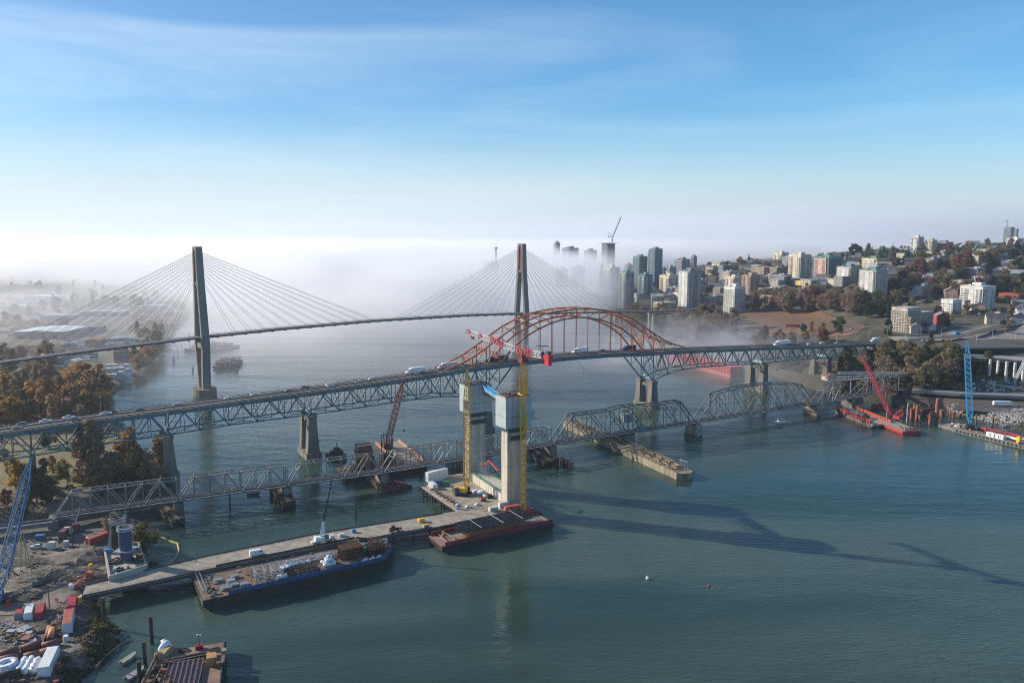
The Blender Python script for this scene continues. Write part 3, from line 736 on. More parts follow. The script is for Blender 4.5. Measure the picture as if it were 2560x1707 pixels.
# ================================================================== railway bridge
RK = [(-203.3, 332), (-157.4, 354.6), (-112.5, 376.5), (-67.9, 398.4), (-21.5, 426.5), (23.9, 454), (123.5, 509.4), (225.9, 568.1), (262, 590), (318, 622)]
RK = [Vector((a, b_, 0)) for a, b_ in RK]
RZ = 8.0; RWD = 5.6
rb = thing("railway_bridge", "low grey railway truss bridge with a swing span crossing below the road bridge", "bridge", RK[4])
def rspan(i, kind, name="truss_span"):
    a, c = RK[i], RK[i + 1]; d = (c - a).normalized(); n_ = Vector((-d.y, d.x, 0)); Ls = (c - a).length - .8; a = a + d * .4
    def P(s, w_, z): return a + d * s + n_ * w_ + Vector((0, 0, z))
    if kind == "through": np_, h = 7, lambda u_: 9.0
    elif kind == "swing": np_, h = 16, lambda u_: 15.0 + 1.2 * (abs(u_ - .5) < .07)
    elif kind == "camel": np_, h = 14, lambda u_: 13.0 + 6.2 * math.sin(math.pi * (u_ - .0) ** .88)
    else: np_, h = 6, lambda u_: 11.5
    nd = [Ls * k / np_ for k in range(np_ + 1)]; t_ = .42 if kind == "through" else .55
    e0 = 1 if kind == "through" else 2
    mt = {"through": M("pale_grey_steel", (.25, .245, .245), .5, col2=(.15, .14, .135), sc=.4), "swing": M("blue_grey_steel", (.10, .125, .135), .5, col2=(.06, .072, .078), sc=.4)}.get(kind, grey_steel)
    mb = MB()
    zt = lambda k: RZ + 1.2 + h(k / np_)
    root = None
    for w_ in (0, RWD):
        for k in range(e0, np_ - e0): mb.bar(P(nd[k], w_, zt(k)), P(nd[k + 1], w_, zt(k + 1)), t_, t_ * 1.15)
        mb.bar(P(0, w_, RZ), P(nd[e0], w_, zt(e0)), t_, t_ * 1.2); mb.bar(P(Ls, w_, RZ), P(nd[np_ - e0], w_, zt(np_ - e0)), t_, t_ * 1.2)
        mb.bar(P(0, w_, RZ), P(Ls, w_, RZ), t_, .7)
        if e0 == 2:
            mb.bar(P(nd[1], w_, RZ), P(nd[1], w_, RZ + (zt(2) - RZ) / 2), .3); mb.bar(P(nd[1], w_, RZ + (zt(2) - RZ) / 2), P(nd[2], w_, RZ), .35)
            mb.bar(P(nd[-2], w_, RZ), P(nd[-2], w_, RZ + (zt(np_ - 2) - RZ) / 2), .3); mb.bar(P(nd[-2], w_, RZ + (zt(np_ - 2) - RZ) / 2), P(nd[-3], w_, RZ), .35)
        for k in range(e0, np_ - e0 + 1): mb.bar(P(nd[k], w_, RZ), P(nd[k], w_, zt(k)), .28 if k % 2 else .36)
        for k in range(e0, np_ - e0):
            if k < np_ / 2 - .4: q0, q1 = k, k + 1
            else: q0, q1 = k + 1, k
            if kind in ("swing", "camel") :
                if (k % 2 == 0): mb.bar(P(nd[k], w_, zt(k)), P(nd[min(k + 2, np_ - e0)], w_, RZ), .4)
                if (k % 2 == 0) and k + 2 <= np_ - e0: mb.bar(P(nd[k], w_, RZ), P(nd[k + 2], w_, zt(k + 2)), .34)
                mb.bar(P(nd[k], w_, RZ + h(.5) * .45), P(nd[k + 1], w_, RZ + h(.5) * .45), .16)
            else: mb.bar(P(nd[q0], w_, zt(q0)), P(nd[q1], w_, RZ), .34)
    if kind == "through":
        for w_ in (0, RWD):
            mb.bar(P(nd[np_ - 1], w_, zt(1)), P(Ls, w_, zt(1)), .3, .35); mb.bar(P(Ls, w_, RZ), P(Ls, w_, zt(1)), .36)
            if i > 0: mb.bar(P(0, w_, RZ), P(0, w_, zt(1)), .3); mb.bar(P(0, w_, zt(1)), P(nd[1], w_, zt(1)), .2)
        mb.bar(P(Ls, 0, zt(1)), P(Ls, RWD, zt(1)), .3)
    for k in range(e0, np_ - e0 + 1):
        mb.bar(P(nd[k], 0, zt(k)), P(nd[k], RWD, zt(k)), .35, .3)
        if k < np_ - e0: mb.bar(P(nd[k], 0, zt(k)), P(nd[k + 1], RWD, zt(k + 1)), .14); mb.bar(P(nd[k], RWD, zt(k)), P(nd[k + 1], 0, zt(k + 1)), .14)
        if kind != "through": 
            mb.bar(P(nd[k], 0, zt(k)), P(nd[k], RWD, zt(k) - 3.4), .18); mb.bar(P(nd[k], RWD, zt(k)), P(nd[k], 0, zt(k) - 3.4), .18); mb.bar(P(nd[k], 0, zt(k) - 3.4), P(nd[k], RWD, zt(k) - 3.4), .2)
    for k in (e0, np_ - e0):
        q = 0 if k == e0 else Ls
        for f_ in (.72, .86, 1.0):
            s_ = q + (nd[k] - q) * f_; z_ = RZ + (zt(k) - RZ) * f_; mb.bar(P(s_, 0, z_), P(s_, RWD, z_), .35)
        mb.bar(P(q + (nd[k] - q) * .72, 0, RZ + (zt(k) - RZ) * .72), P(nd[k], RWD, zt(k)), .25)
    sp_ = ob(name, mb, mt, rb, True)
    mb = MB(); mb.bar(P(0, .25, RZ + .2), P(Ls, .25, RZ + .2), .5, 1.5); mb.bar(P(0, RWD - .25, RZ + .2), P(Ls, RWD - .25, RZ + .2), .5, 1.5)
    mb.bar(P(0, RWD / 2, RZ + .5), P(Ls, RWD / 2, RZ + .5), RWD - .8, .5)
    q = 0
    while q < Ls: mb.bar(P(q, .4, RZ + .9), P(q, RWD - .4, RZ + .9), .3, .25); q += .9
    ob("track_bed", mb, M("creosoted_track", (.045, .04, .04), .9), sp_, True)
    mb = MB()
    for w_ in (RWD / 2 - .75, RWD / 2 + .75): mb.bar(P(0, w_, RZ + 1.12), P(Ls, w_, RZ + 1.12), .12, .16)
    mb.bar(P(0, -.9, RZ + .5), P(Ls, -.9, RZ + .5), .9, .12); mb.bar(P(0, -1.35, RZ + 1.6), P(Ls, -1.35, RZ + 1.6), .07)
    q = 0
    while q < Ls: mb.bar(P(q, -1.35, RZ + .5), P(q, -1.35, RZ + 1.6), .07); q += 2.4
    ob("walkway", mb, galv, sp_, True)
    return P, Ls, sp_
for i in (0, 1, 2, 3, 4): rspan(i, "through")
P_, Ls, swing = rspan(5, "swing", "swing_span")
d = (RK[6] - RK[5]).normalized(); sc_ = (RK[5] + RK[6]) / 2; sn = Vector((-d.y, d.x, 0)); srz = math.atan2(d.y, d.x)
mb = MB(); c = sc_ + sn * RWD / 2
mb.box((c.x, c.y, 17.6), (7, 4.6, 4.4), srz); mb.box((c.x, c.y, 20.1), (8, 5.4, .5), srz); mb.box((c.x, c.y, 15.2), (8.6, 6.2, .3), srz)
for k in (-1, 1):
    q = c + d * k * 3.4
    for j in (-2.4, 2.4): mb.bar((q + sn * j) + Vector((0, 0, 8)), (q + sn * j) + Vector((0, 0, 24.5)), .5)
mb.box((c.x, c.y, 23.4), (6, 6, .5), srz)
ob("machinery_cabin", mb, M("blue_grey_cabin", (.25, .27, .28), .7), swing, True)
mb = MB(); q = c + d * 9 - sn * 5; mb.box((q.x, q.y, 10.4), (5, 2.6, 3), srz); ob("equipment_box", mb, M("blue_box_paint", (.16, .24, .30), .6), swing, True)
rspan(6, "camel")
P7, L7, sp7 = rspan(7, "lift"); P8, L8, sp8 = rspan(8, "lift")
mb = MB(); q = RK[7] + (RK[8] - RK[7]) * .35; mb.box((q.x, q.y + 3, 26.2), (9, 5.5, 3.4), srz); 
cb_ = ob("control_cabin", mb, M("cream_cabin", (.55, .50, .40), .7), rb, True)
mb = MB(); mb.box((q.x, q.y + 3, 28.1), (10.4, 6.8, .5), srz); mb.box((q.x + 1, q.y + 3, 28.9), (1.4, 1.4, 1.4), srz); ob("roof", mb, M("red_brown_roof", (.36, .17, .12), .8), cb_, True)
mb = MB(); mb.box((q.x - 1.5, q.y + .2, 26.6), (5, .3, 1.2), srz); ob("window", mb, glass, cb_, True)
mb = MB(); a = q + Vector((4, 3, 25)); c2 = RK[9] + Vector((14, 12, 19)); mb.lattice(a, c2, 2.6, 2.6, 16, .22); mb.lattice(a + Vector((6, 6, 3.5)), c2 + Vector((0, 4, 0)), 1.6, 1.6, 14, .16)
for k in range(6):
    p = a.lerp(c2, k / 5); mb.bar(p, (p.x, p.y, 8), .35); mb.bar((p.x, p.y, 14), (p.x + 6, p.y + 4, 8), .25)
ob("lift_gantry", mb, M("pale_gantry_steel", (.46, .47, .47), .5), rb, True)
# approach girders at both ends
mb = MB()
def gir(pts, z=RZ, h=1.8):
    for a, c in zip(pts, pts[1:]):
        a, c = Vector((a[0], a[1], z)), Vector((c[0], c[1], z)); n_ = (c - a).normalized(); n_ = Vector((-n_.y, n_.x, 0))
        mb.bar(a + n_ * 3, c + n_ * 3, 5.4, .6)
        for w_ in (.4, 5.6): mb.bar(a + n_ * w_ + Vector((0, 0, .2)), c + n_ * w_ + Vector((0, 0, .2)), .5, h)
gir([RK[9], (372, 652), (440, 668), (520, 672), (640, 650)]); gir([RK[0], (-245, 315), (-300, 290), (-400, 240)], RZ - 1)
ob("approach_girder", mb, M("grey_girder", (.17, .17, .175), .7, col2=(.10, .10, .11)), rb, True)
def rpier(k, zt=7.4, col=concrete_dark, size=(4.2, 9.5), zb=-3):
    d = (RK[min(k + 1, 9)] - RK[k - 1 if k else 0]).normalized(); n_ = Vector((-d.y, d.x, 0)); c = RK[k] + n_ * RWD / 2
    mb = MB(); mb.loft([[c + d * i * size[0] * .55 + n_ * j * size[1] * .55 + Vector((0, 0, zb)) for i, j in ((-1, -1), (1, -1), (1, 1), (-1, 1))], [c + d * i * size[0] * .5 + n_ * j * size[1] * .5 + Vector((0, 0, zt)) for i, j in ((-1, -1), (1, -1), (1, 1), (-1, 1))]])
    ob("pier", mb, col, rb, True)
stone = M("stained_pier_stone", (.24, .15, .11), .9, col2=(.34, .31, .26), sc=.4)
for k in range(0, 6): rpier(k)
rpier(6, 7.2, stone, (5.0, 11)); rpier(7, 7.2, stone, (5.4, 11.5)); rpier(8); rpier(9)
mb = MB(); n = 20; c = sc_ + sn * RWD / 2
mb.prism([(c.x + 6 * math.cos(2 * math.pi * k / n), c.y + 6 * math.sin(2 * math.pi * k / n)) for k in range(n)], -2, 7.0); ob("pivot_pier", mb, concrete_dark, rb, True)

# the long protection pier the swing span rests over when open
near = at(1712, 1178, 4); far_ = at(1425, 1052, 4); pd = (near - far_).normalized(); pn = Vector((-pd.y, pd.x, 0))
jt = thing("protection_pier", "long narrow concrete protection pier under the swing span with timber walkways on top", "pier", ((near + far_) / 2)[:2] + (0,))
mb = MB(); wd = 5.5
mb.prism([near + pn * wd, near + pd * 3 + pn * 2, near + pd * 3 - pn * 2, near - pn * wd, far_ - pn * wd, far_ - pd * 4, far_ + pn * wd], -3, 3.8)
ob("wall", mb, M("stained_concrete", (.34, .29, .20), .9, col2=(.12, .105, .08), sc=.22, streak=True), jt, True)
mb = MB(); LL = (near - far_).length; q = 3
while q < LL - 2:
    for w_ in (-4.6, -2.2, 0.2, 2.2, 4.6):
        if rnd.random() < .8: p = far_ + pd * q + pn * w_; mb.bar((p.x, p.y, 4), tuple(p + pd * 3.6 + Vector((0, 0, rnd.uniform(.1, .6)))), .32)
    if rnd.random() < .6: p = far_ + pd * q; mb.bar(tuple(p - pn * 4.8 + Vector((0, 0, .4))), tuple(p + pn * 4.8 + Vector((0, 0, .4))), .35)
    q += 3.8
ob("timber_beam", mb, wood, jt, True)
mb = MB()
for k in range(9):
    p = near - pd * (4 + k * 4.2) + pn * (2.6 if k % 2 else -2.2); mb.bar(tuple(p + Vector((0, 0, .9))), tuple(p - pd * 5 + Vector((0, 0, .9))), .5, .35)
for sg in (-1, 1):
    for zq in (.7, 1.3): mb.bar(tuple(near - pd * 16 + pn * sg * 5 + Vector((0, 0, zq))), tuple(far_ + pn * sg * 5 + Vector((0, 0, zq))), .1)
ob("pale_beam", mb, wood_lt, jt, True)
mb = MB()
for k in range(7): p = near - pd * (2 + k * 1.6) + pn * (3.5 - k); mb.bar(tuple(p), tuple(p + Vector((0, 0, 2.5))), .15)
mb.bar(tuple(near - pd * 3 + pn * 4 + Vector((0, 0, 4))), tuple(near - pd * 9 + pn * 3 + Vector((0, 0, 4))), .2)
for k in range(4): p = near - pd * (3 + k * 1.9) + pn * 3.8; mb.bar(tuple(p), tuple(p + Vector((0, 0, 5))), .15)
ob("mooring_rail", mb, galv, jt, True)

# timber and steel fender cribs at the small piers
def crib(name, px0, px1, wd, zt, label, mt=wood, spikes=True):
    a, c = at(*px0, 0), at(*px1, 0); d = (c - a).normalized(); n_ = Vector((-d.y, d.x, 0)); Ls = (c - a).length
    t_ = thing(name, label, "fender", ((a + c) / 2)[:2] + (0,))
    mb = MB(); q = 0
    while q <= Ls:
        for w_ in (-wd / 2, wd / 2):
            p = a + d * q + n_ * w_; h = zt + (rnd.uniform(-.8, .6) if spikes else 0); mb.tube((p.x, p.y, -2), (p.x, p.y, h), .28, .24, 7)
        q += 1.9
    for w_ in (-wd / 2, 0, wd / 2):
        for zq in (zt * .4, zt * .75): mb.bar(a + n_ * w_ * 1.06 + Vector((0, 0, zq)), c + n_ * w_ * 1.06 + Vector((0, 0, zq)), .32)
    ob("pile", mb, mt, t_, True)
    mb = MB(); q = 1
    while q < Ls - 1:
        p = a + d * q + Vector((0, 0, zt * .8)); mb.bar(p - n_ * wd * .55, p + n_ * wd * .55, .5, .3); q += 1.25
    mb.bar(a + Vector((0, 0, zt * .9)), c + Vector((0, 0, zt * .9)), wd * .35, .3)
    ob("deck", mb, rust_dark if mt is not wood else wood, t_, True)
crib("timber_fender", (392, 1262), (447, 1318), 5.5, 4.5, "dark timber fender crib under the leftmost river span of the railway bridge")
crib("timber_fender", (690, 1232), (724, 1276), 6, 5.0, "rusty timber fender crib below the railway bridge with a lone stump beside it", rust_dark)
crib("timber_fender", (925, 1190), (965, 1225), 8, 3.8, "broken dark timber fender under the railway bridge below the red crane barge")
crib("timber_fender", (1128, 1158), (1152, 1172), 7, 3.6, "dark timber fender under the railway bridge just left of the scaffold mast")
crib("timber_fender", (1330, 1135), (1378, 1170), 8, 4.6, "collapsed dark timber fender right of the concrete towers", rust_dark)
crib("pile_wall", (1404, 1164), (1431, 1178), 1.6, 5.5, "short row of rusty sheet piles standing in the water right of the concrete towers", rust_dark)
for px, py, h, r, lb in ((687, 1258, 3, .6, "short dark stump pile left of the rusty timber fender"), (575, 1262, 9, .45, "slender steel pile standing under the railway bridge span"), (1391, 1168, 6, 1.6, "thick rusty pipe pile beside the collapsed timber fender"), (890, 1300, 10, .4, "slender dark pile below the railway bridge above the white mobile crane")):
    p = at(px, py, 0); mb = MB(); mb.tube((p.x, p.y, -3), (p.x, p.y, h), r, n=10); tag(ob("steel_pile", mb, rust_dark), lb, "pile")
# ================================================================== vehicles and small kit, each built once round the origin
def car_mesh(kind="sedan"):
    prof = {"sedan": [(-2.25, .35), (2.2, .35), (2.25, .75), (2.1, .95), (-2.2, 1.0), (-2.28, .7)],
            "suv": [(-2.3, .4), (2.25, .4), (2.3, .85), (2.1, 1.1), (-2.3, 1.15), (-2.35, .8)],
            "pickup": [(-2.9, .5), (2.7, .5), (2.75, .95), (2.55, 1.2), (-2.9, 1.25), (-2.95, .9)]}[kind]
    mb = MB(); mb.extr(prof, -.9, .9); hood = prof[3][1]
    cab = {"sedan": (-1.7, -1.1, .55, 1.25, 1.42), "suv": (-2.25, -1.95, .7, 1.4, 1.75), "pickup": (-.95, -.7, 1.0, 1.6, 1.85)}[kind]
    x0, x1, x2, x3, zt = cab
    g_ = MB(); g_.loft([[(x0, -.86, hood), (x3, -.86, hood), (x3, .86, hood), (x0, .86, hood)], [(x1, -.72, zt - .08), (x2, -.72, zt - .08), (x2, .72, zt - .08), (x1, .72, zt - .08)]])
    mb.box(((x1 + x2) / 2, 0, zt - .04), (x2 - x1 + .1, 1.5, .1))
    for sx in (x1 + .02, x2 - .02, (x1 + x2) / 2): mb.bar((sx + (x0 - x1 if sx < 0 else x3 - x2) * (0 if abs(sx - (x1 + x2) / 2) < .01 else 1), -.88, hood), (sx, -.74, zt - .05), .09); mb.bar((sx + (x0 - x1 if sx < 0 else x3 - x2) * (0 if abs(sx - (x1 + x2) / 2) < .01 else 1), .88, hood), (sx, .74, zt - .05), .09)
    if kind == "pickup":
        mb.box((-1.95, 0, 1.26), (1.7, 1.5, .04)); 
        for sy in (-.85, .85): mb.box((-1.95, sy, 1.32), (1.9, .1, .14))
        mb.box((-2.88, 0, 1.2), (.1, 1.7, .3))
    return mb, g_
def wheel(t_, x, y, r=.34, wd=.24, parts=True):
    mb = MB(); mb.tube((x, y - wd / 2, r), (x, y + wd / 2, r), r, n=12); o = ob("wheel", mb, rubber, t_)
    mb = MB(); mb.tube((x, y - wd / 2 - .02, r), (x, y + wd / 2 + .02, r), r * .55, n=8); ob("rim", mb, galv, o)
    return o
def make_car(kind, m, name, label, cat, loc, rz, group):
    t_ = thing(name, label, cat, loc, rz, group); a, g_ = car_mesh(kind); ob("body", a, m, t_); ob("window", g_, glass, t_)
    L_ = {"sedan": 1.4, "suv": 1.45, "pickup": 1.8}[kind]
    for x in (-L_, L_):
        for y in (-.82, .82): wheel(t_, x, y, .34 if kind == "sedan" else .4)
    fx = 2.24 if kind != "pickup" else 2.72
    for y in (-.65, .65):
        mb = MB(); mb.box((fx, y, .8 if kind == "sedan" else 1.0), (.08, .35, .16)); ob("headlight", mb, white, t_)
    return t_
PAINT = {n_: M("car_paint_" + n_, c, .3) for n_, c in dict(white=(.75, .76, .78), silver=(.42, .44, .46), grey=(.14, .15, .16), black=(.02, .02, .025), blue=(.03, .07, .16), beige=(.38, .33, .26), red=(.35, .03, .03)).items()}
def semi(name, label, loc, rz, tm, cm, group=None, L_=14.5):
    t_ = thing(name, label, "truck", loc, rz, group)
    mb = MB(); mb.box((-2.2, 0, 2.65), (L_, 2.5, 2.8)); mb.box((-2.2, 0, 1.15), (L_ - .6, 1.2, .25)); ob("trailer", mb, tm, t_)
    fx = -2.2 + L_ / 2
    mb = MB(); mb.extr([(fx + .4, .7), (fx + 4.9, .7), (fx + 5.0, 1.7), (fx + 3.4, 2.1), (fx + 2.8, 3.1), (fx + 1.6, 3.9), (fx + .4, 4.0)], -1.15, 1.15); ob("cab", mb, cm, t_)
    mb = MB(); mb.add([(fx + 3.47, -1.0, 2.15), (fx + 3.47, 1.0, 2.15), (fx + 2.9, 1.0, 3.05), (fx + 2.9, -1.0, 3.05)], [(0, 1, 2, 3)])
    mb.box((fx + 2.1, 0, 2.6), (.9, 2.34, .7)); ob("window", mb, glass, t_)
    for x in (-2.2 - L_ / 2 + 1, -2.2 - L_ / 2 + 2.3, fx + .6, fx + 1.8, fx + 4.2):
        for y in (-1.05, 1.05): wheel(t_, x, y, .5, .35)
    return t_
AZ = math.atan2(BD.y, BD.x)
def deck_loc(px, w_):
    s = s_of(px, w_); return B(s, w_, dz(s) + .02), math.atan2(BD.y, BD.x)
def on_deck(px, w_, kind, paint, label, rev=False):
    loc, a = deck_loc(px, w_); a += math.pi if rev else 0
    key = kind
    if key not in PROTO:
        nm = {"sedan": "car", "suv": "car", "pickup": "pickup_truck"}[kind]
        PROTO[key] = make_car(kind, PAINT[paint], nm, label, "car" if kind != "pickup" else "pickup truck", loc, a, "cars driving over the arch bridge"); return PROTO[key]
    return dup(PROTO[key], loc, a, label, mats={"body": PAINT[paint]})
PROTO = {}
for px, w_, kind, paint, label, rev in [
    (53, 10.5, "suv", "grey", "dark grey car in the far lane of the arch bridge, leftmost in that lane", True),
    (42, 4.0, "sedan", "beige", "beige car in the near lane at the left end of the arch bridge deck", False),
    (113, 9.5, "pickup", "white", "white pickup driving left, first white pickup from the left on the arch bridge", True),
    (171, 10.8, "pickup", "white", "white pickup with raised bed rails, right above the grey car on the bridge's left", True),
    (190, 4.2, "suv", "grey", "dark green grey car in the near lane below the second white pickup", False),
    (264, 9.0, "pickup", "white", "white pickup driving left just ahead of a dark car on the arch bridge", True),
    (282, 11.0, "sedan", "black", "black car half hidden behind the third white pickup on the arch bridge", True),
    (350, 9.5, "sedan", "black", "black car alone on the deck above the orange riverbank trees", True),
    (442, 10.0, "sedan", "silver", "silver blue car on the deck above the first river pier", True),
    (570, 9.8, "sedan", "white", "white car on the deck right of the cable stayed tower base", True),
    (636, 9.0, "sedan", "white", "pale beige white car between two lamp posts left of the second river pier", True),
    (722, 9.0, "suv", "silver", "silver car on the deck left of the second river pier", True),
    (762, 10.5, "pickup", "black", "black pickup on the deck above the second river pier", True),
    (823, 10.5, "suv", "white", "white car, far one of two side by side, right of the second river pier", True),
    (826, 6.8, "sedan", "white", "white car, near one of two side by side, right of the second river pier", True),
    (890, 11.0, "sedan", "black", "black car beside a white car left of the box trucks on the deck", True),
    (895, 7.6, "sedan", "white", "white car in front of a black car left of the box trucks", True),
    (930, 10.5, "suv", "white", "white car under the lamp post left of the box trucks", True),
    (1505, 10.5, "suv", "blue", "dark green blue car between the arch hangers behind the white truck", True),
    (2055, 10.5, "pickup", "white", "white and dark pickup on the right approach past the white semi truck", True),
    (2022, 6.0, "sedan", "white", "white car on the right approach just past the semi truck", False),
    (2092, 8.5, "suv", "silver", "silver car on the right approach near the bank pier", True),
    (1995, 4.2, "sedan", "black", "black car in the near lane right of the white semi truck", False)]:
    on_deck(px, w_, kind, paint, label, rev)
white_tr = M("white_trailer", (.74, .76, .79), .4, col2=(.68, .70, .73))
for i, (px, w_, tm, cm, lb, rev, L_) in enumerate([
    (1040, 9.8, white_tr, white, "white box truck on the deck at the left foot of the arch", True, 8.5),
    (1120, 9.8, white_dirty, white_dirty, "grey white box truck partly behind the left end of the arch rib", True, 9),
    (1243, 9.8, M("black_trailer", (.03, .035, .04), .4), black, "black semi truck passing under the left side of the arch", True, 12),
    (1450, 10.5, white_tr, white, "white truck under the crown of the arch between two hangers", True, 8),
    (1572, 10.5, M("dark_flatbed", (.05, .05, .055), .6), PAINT["blue"], "dark semi truck under the right end of the arch", True, 8),
    (1955, 10.5, white_tr, white, "long white semi truck driving left on the bridge's right approach", True, 14.5),
    (2188, 10.5, white_tr, white, "white truck with sloped cab by the right abutment of the bridge", True, 7)]):
    loc, a = deck_loc(px, w_); semi("semi_truck", lb, loc, a + (math.pi if rev else 0), tm, cm, "trucks on the arch bridge", L_)
def container(loc, rz, m, label, size=(12.2, 2.44, 2.6), group=None, top=None, name="shipping_container", cat="container"):
    t_ = thing(name, label, cat, loc, rz, group); l, w_, h = size
    mb = MB(); mb.box((0, 0, h / 2), (l - .1, w_ - .1, h - .05))
    n = max(3, int(l / .45))
    for k in range(n):
        x = -l / 2 + .3 + (l - .6) * k / (n - 1)
        for sy in (-1, 1): mb.box((x, sy * (w_ / 2 - .03), h / 2), (.18, .08, h - .3))
    for x in (-l / 2, l / 2):
        for y in (-w_ / 2, w_ / 2): mb.box((x, y, h / 2), (.18, .18, h))
    ob("body", mb, m, t_)
    mb = MB(); mb.box((0, 0, h + .02), (l - .2, w_ - .2, .06))
    for k in range(int(l / 1.2)): mb.box((-l / 2 + .6 + k * 1.2, 0, h + .06), (.5, w_ - .4, .05))
    ob("roof", mb, top or m, t_)
    mb = MB()
    for y in (-.5, .5): mb.box((l / 2 + .03, y * w_ / 2 * .98, h / 2), (.05, w_ / 2 - .12, h - .25))
    for y in (-.35, .35): mb.tube((l / 2 + .09, y, .2), (l / 2 + .09, y, h - .2), .03, n=5)
    ob("door", mb, m, t_); return t_
def portable_toilet(loc, rz, m, label):
    t_ = thing("portable_toilet", label, "portable toilet", loc, rz); mb = MB(); mb.box((0, 0, 1.15), (1.15, 1.15, 2.2)); ob("cabin", mb, m, t_)
    mb = MB(); mb.box((0, 0, 2.33), (1.2, 1.2, .14)); mb.box((0, 0, 2.44), (.8, .9, .1)); ob("roof", mb, white, t_)
    mb = MB(); mb.box((0, -.6, 1.1), (.75, .06, 1.9)); ob("door", mb, white_dirty, t_); return t_
def tz(px, py, z=3.8): v_ = at(px, py, z); return (v_.x, v_.y, gz(v_.x, v_.y))
def rot_px(a, b_, z): p, q = at(*a, z), at(*b_, z); return math.atan2(q.y - p.y, q.x - p.x)

# ------------------------------------------------------------------ barges
class Rect:
    def __init__(s, near_l, near_r, far_l, z, swap=False):
        s.o = at(*near_l, z); q = at(*near_r, z); r_ = at(*far_l, z); s.e = (q - s.o); s.L = s.e.length; s.e.normalize()
        s.n = Vector((-s.e.y, s.e.x, 0)); s.W = (r_ - s.o).dot(s.n); s.z = z; s.rz = math.atan2(s.e.y, s.e.x)
    def P(s, u_, v_, z=0.0): return s.o + s.e * u_ + s.n * v_ + Vector((0, 0, z))
def barge(name, rc, label, hull_m, deck_m, rake=4, cat="barge", bow=None):
    t_ = thing(name, label, cat, tuple(rc.P(rc.L / 2, rc.W / 2, -rc.z)))
    mb = MB(); Lb, Wb, z = rc.L, rc.W, rc.z; bw = bow or 0
    def sec(u_, inset, zb): return [rc.P(u_, inset, zb - z), rc.P(u_, Wb - inset, zb - z), rc.P(u_, Wb - inset, 0), rc.P(u_, inset, 0)]
    if bow: secs = [sec(0, 0, z * .45), sec(rake, 0, -1.2), sec(Lb - bw, 0, -1.2), sec(Lb - bw * .55, Wb * .10, -1.2), sec(Lb - bw * .2, Wb * .28, -.8), sec(Lb, Wb * .44, .6)]
    else: secs = [sec(0, 0, z * .45), sec(rake, 0, -1.2), sec(Lb - rake, 0, -1.2), sec(Lb, 0, z * .45)]
    mb.loft(secs); ob("hull", mb, hull_m, t_, True)
    mb = MB(); e = .25; mb.prism([rc.P(e, e)[:2], rc.P(Lb - max(bw, .5), e)[:2], rc.P(Lb - max(bw, .5), Wb - e)[:2], rc.P(e, Wb - e)[:2]], z + .004, z + .09); ob("deck", mb, deck_m, t_, True)
    return t_
hull_dk = M("black_hull", (.014, .014, .016), .6, col2=(.032, .023, .019), sc=.35, streak=True)
hull_or = M("stained_hull", (.20, .16, .13), .8, col2=(.11, .08, .065), sc=.3, streak=True)
deck_rust = M("rusty_deck", (.20, .135, .095), .9, col2=(.10, .06, .042), sc=.22, det=7)
deck_mud = M("muddy_deck", (.28, .235, .19), .95, col2=(.17, .135, .11), sc=.3, det=7)

# the long blue railed barge
r1 = Rect((507, 1502), (1010, 1390), (480, 1434), 4.0)
b1_ = barge("cargo_barge", r1, "long black hulled barge with a blue rail, loaded with pipes and bags beside the trestle", hull_dk, deck_rust, 3, bow=13)
mb = MB(); n = 24
for k in range(n):
    a, c = 9 + (r1.L - 18) * k / n, 9 + (r1.L - 18) * (k + 1) / n
    mb.bar(r1.P(a, .1, .9), r1.P(c, .1, .9), .22, 1.7); mb.bar(r1.P(a, -.05, 0), r1.P(a, -.05, 1.8), .25)
mb.bar(r1.P(r1.L - 9, .1, .9), r1.P(r1.L - 1.0, r1.W * .36, 1.0), .22, 1.7)
ob("bulwark", mb, M("blue_bulwark", (.014, .085, .24), .6, col2=(.02, .05, .12), sc=.5), b1_, True)
mb = MB()
mb.bar(r1.P(9, r1.W - .1, .9), r1.P(r1.L - 12, r1.W - .1, .9), .22, 1.7)
mb.bar(r1.P(r1.L - 12, r1.W - .5, 1), r1.P(r1.L - 11, r1.W * .2, 1), .3, 1.9); mb.bar(r1.P(r1.L - 11, r1.W - .6, .9), r1.P(r1.L - 1.5, r1.W * .6, 1), .22, 1.7)
ob("bow_wall", mb, rust_dark, b1_, True)
mb = MB()
for k in range(2):
    u0 = 1.2 + k * 1.3
    for h in (.2, 1.1): mb.bar(r1.P(u0, 6, h), r1.P(u0, r1.W - .5, h + .3), .16)
    for j in range(9): v0 = 6 + (r1.W - 6.5) * j / 8; mb.bar(r1.P(u0, v0, .2), r1.P(u0, v0, 1.2), .1)
mb.bar(r1.P(1.2, 6, .3), r1.P(2.5, 6, .3), .12)
ob("stern_ladder", mb, galv, b1_, True)
mb = MB()
for k in range(5): c = r1.P(3.5 + (k % 2), 1.5 + k * 1.9, 0); mb.tube(c, c + Vector((0, 0, 1.1)), .35, n=8); mb.box((c.x, c.y, c.z + .5), (1.5, .6, .8), r1.rz)
ob("mooring_bollard", mb, concrete_dark, b1_, True)
def cargo(name, label, cat, mbs, group=None, base=None):
    """mbs: list of (part, MB, material) in world coords"""
    if len(mbs) == 1 and base is None:
        o = ob(name, mbs[0][1], mbs[0][2]); return tag(o, label, cat, group)
    t_ = thing(name, label, cat, base, 0, group)
    for pn_, m_, mt in mbs: ob(pn_, m_, mt, t_, True)
    return t_
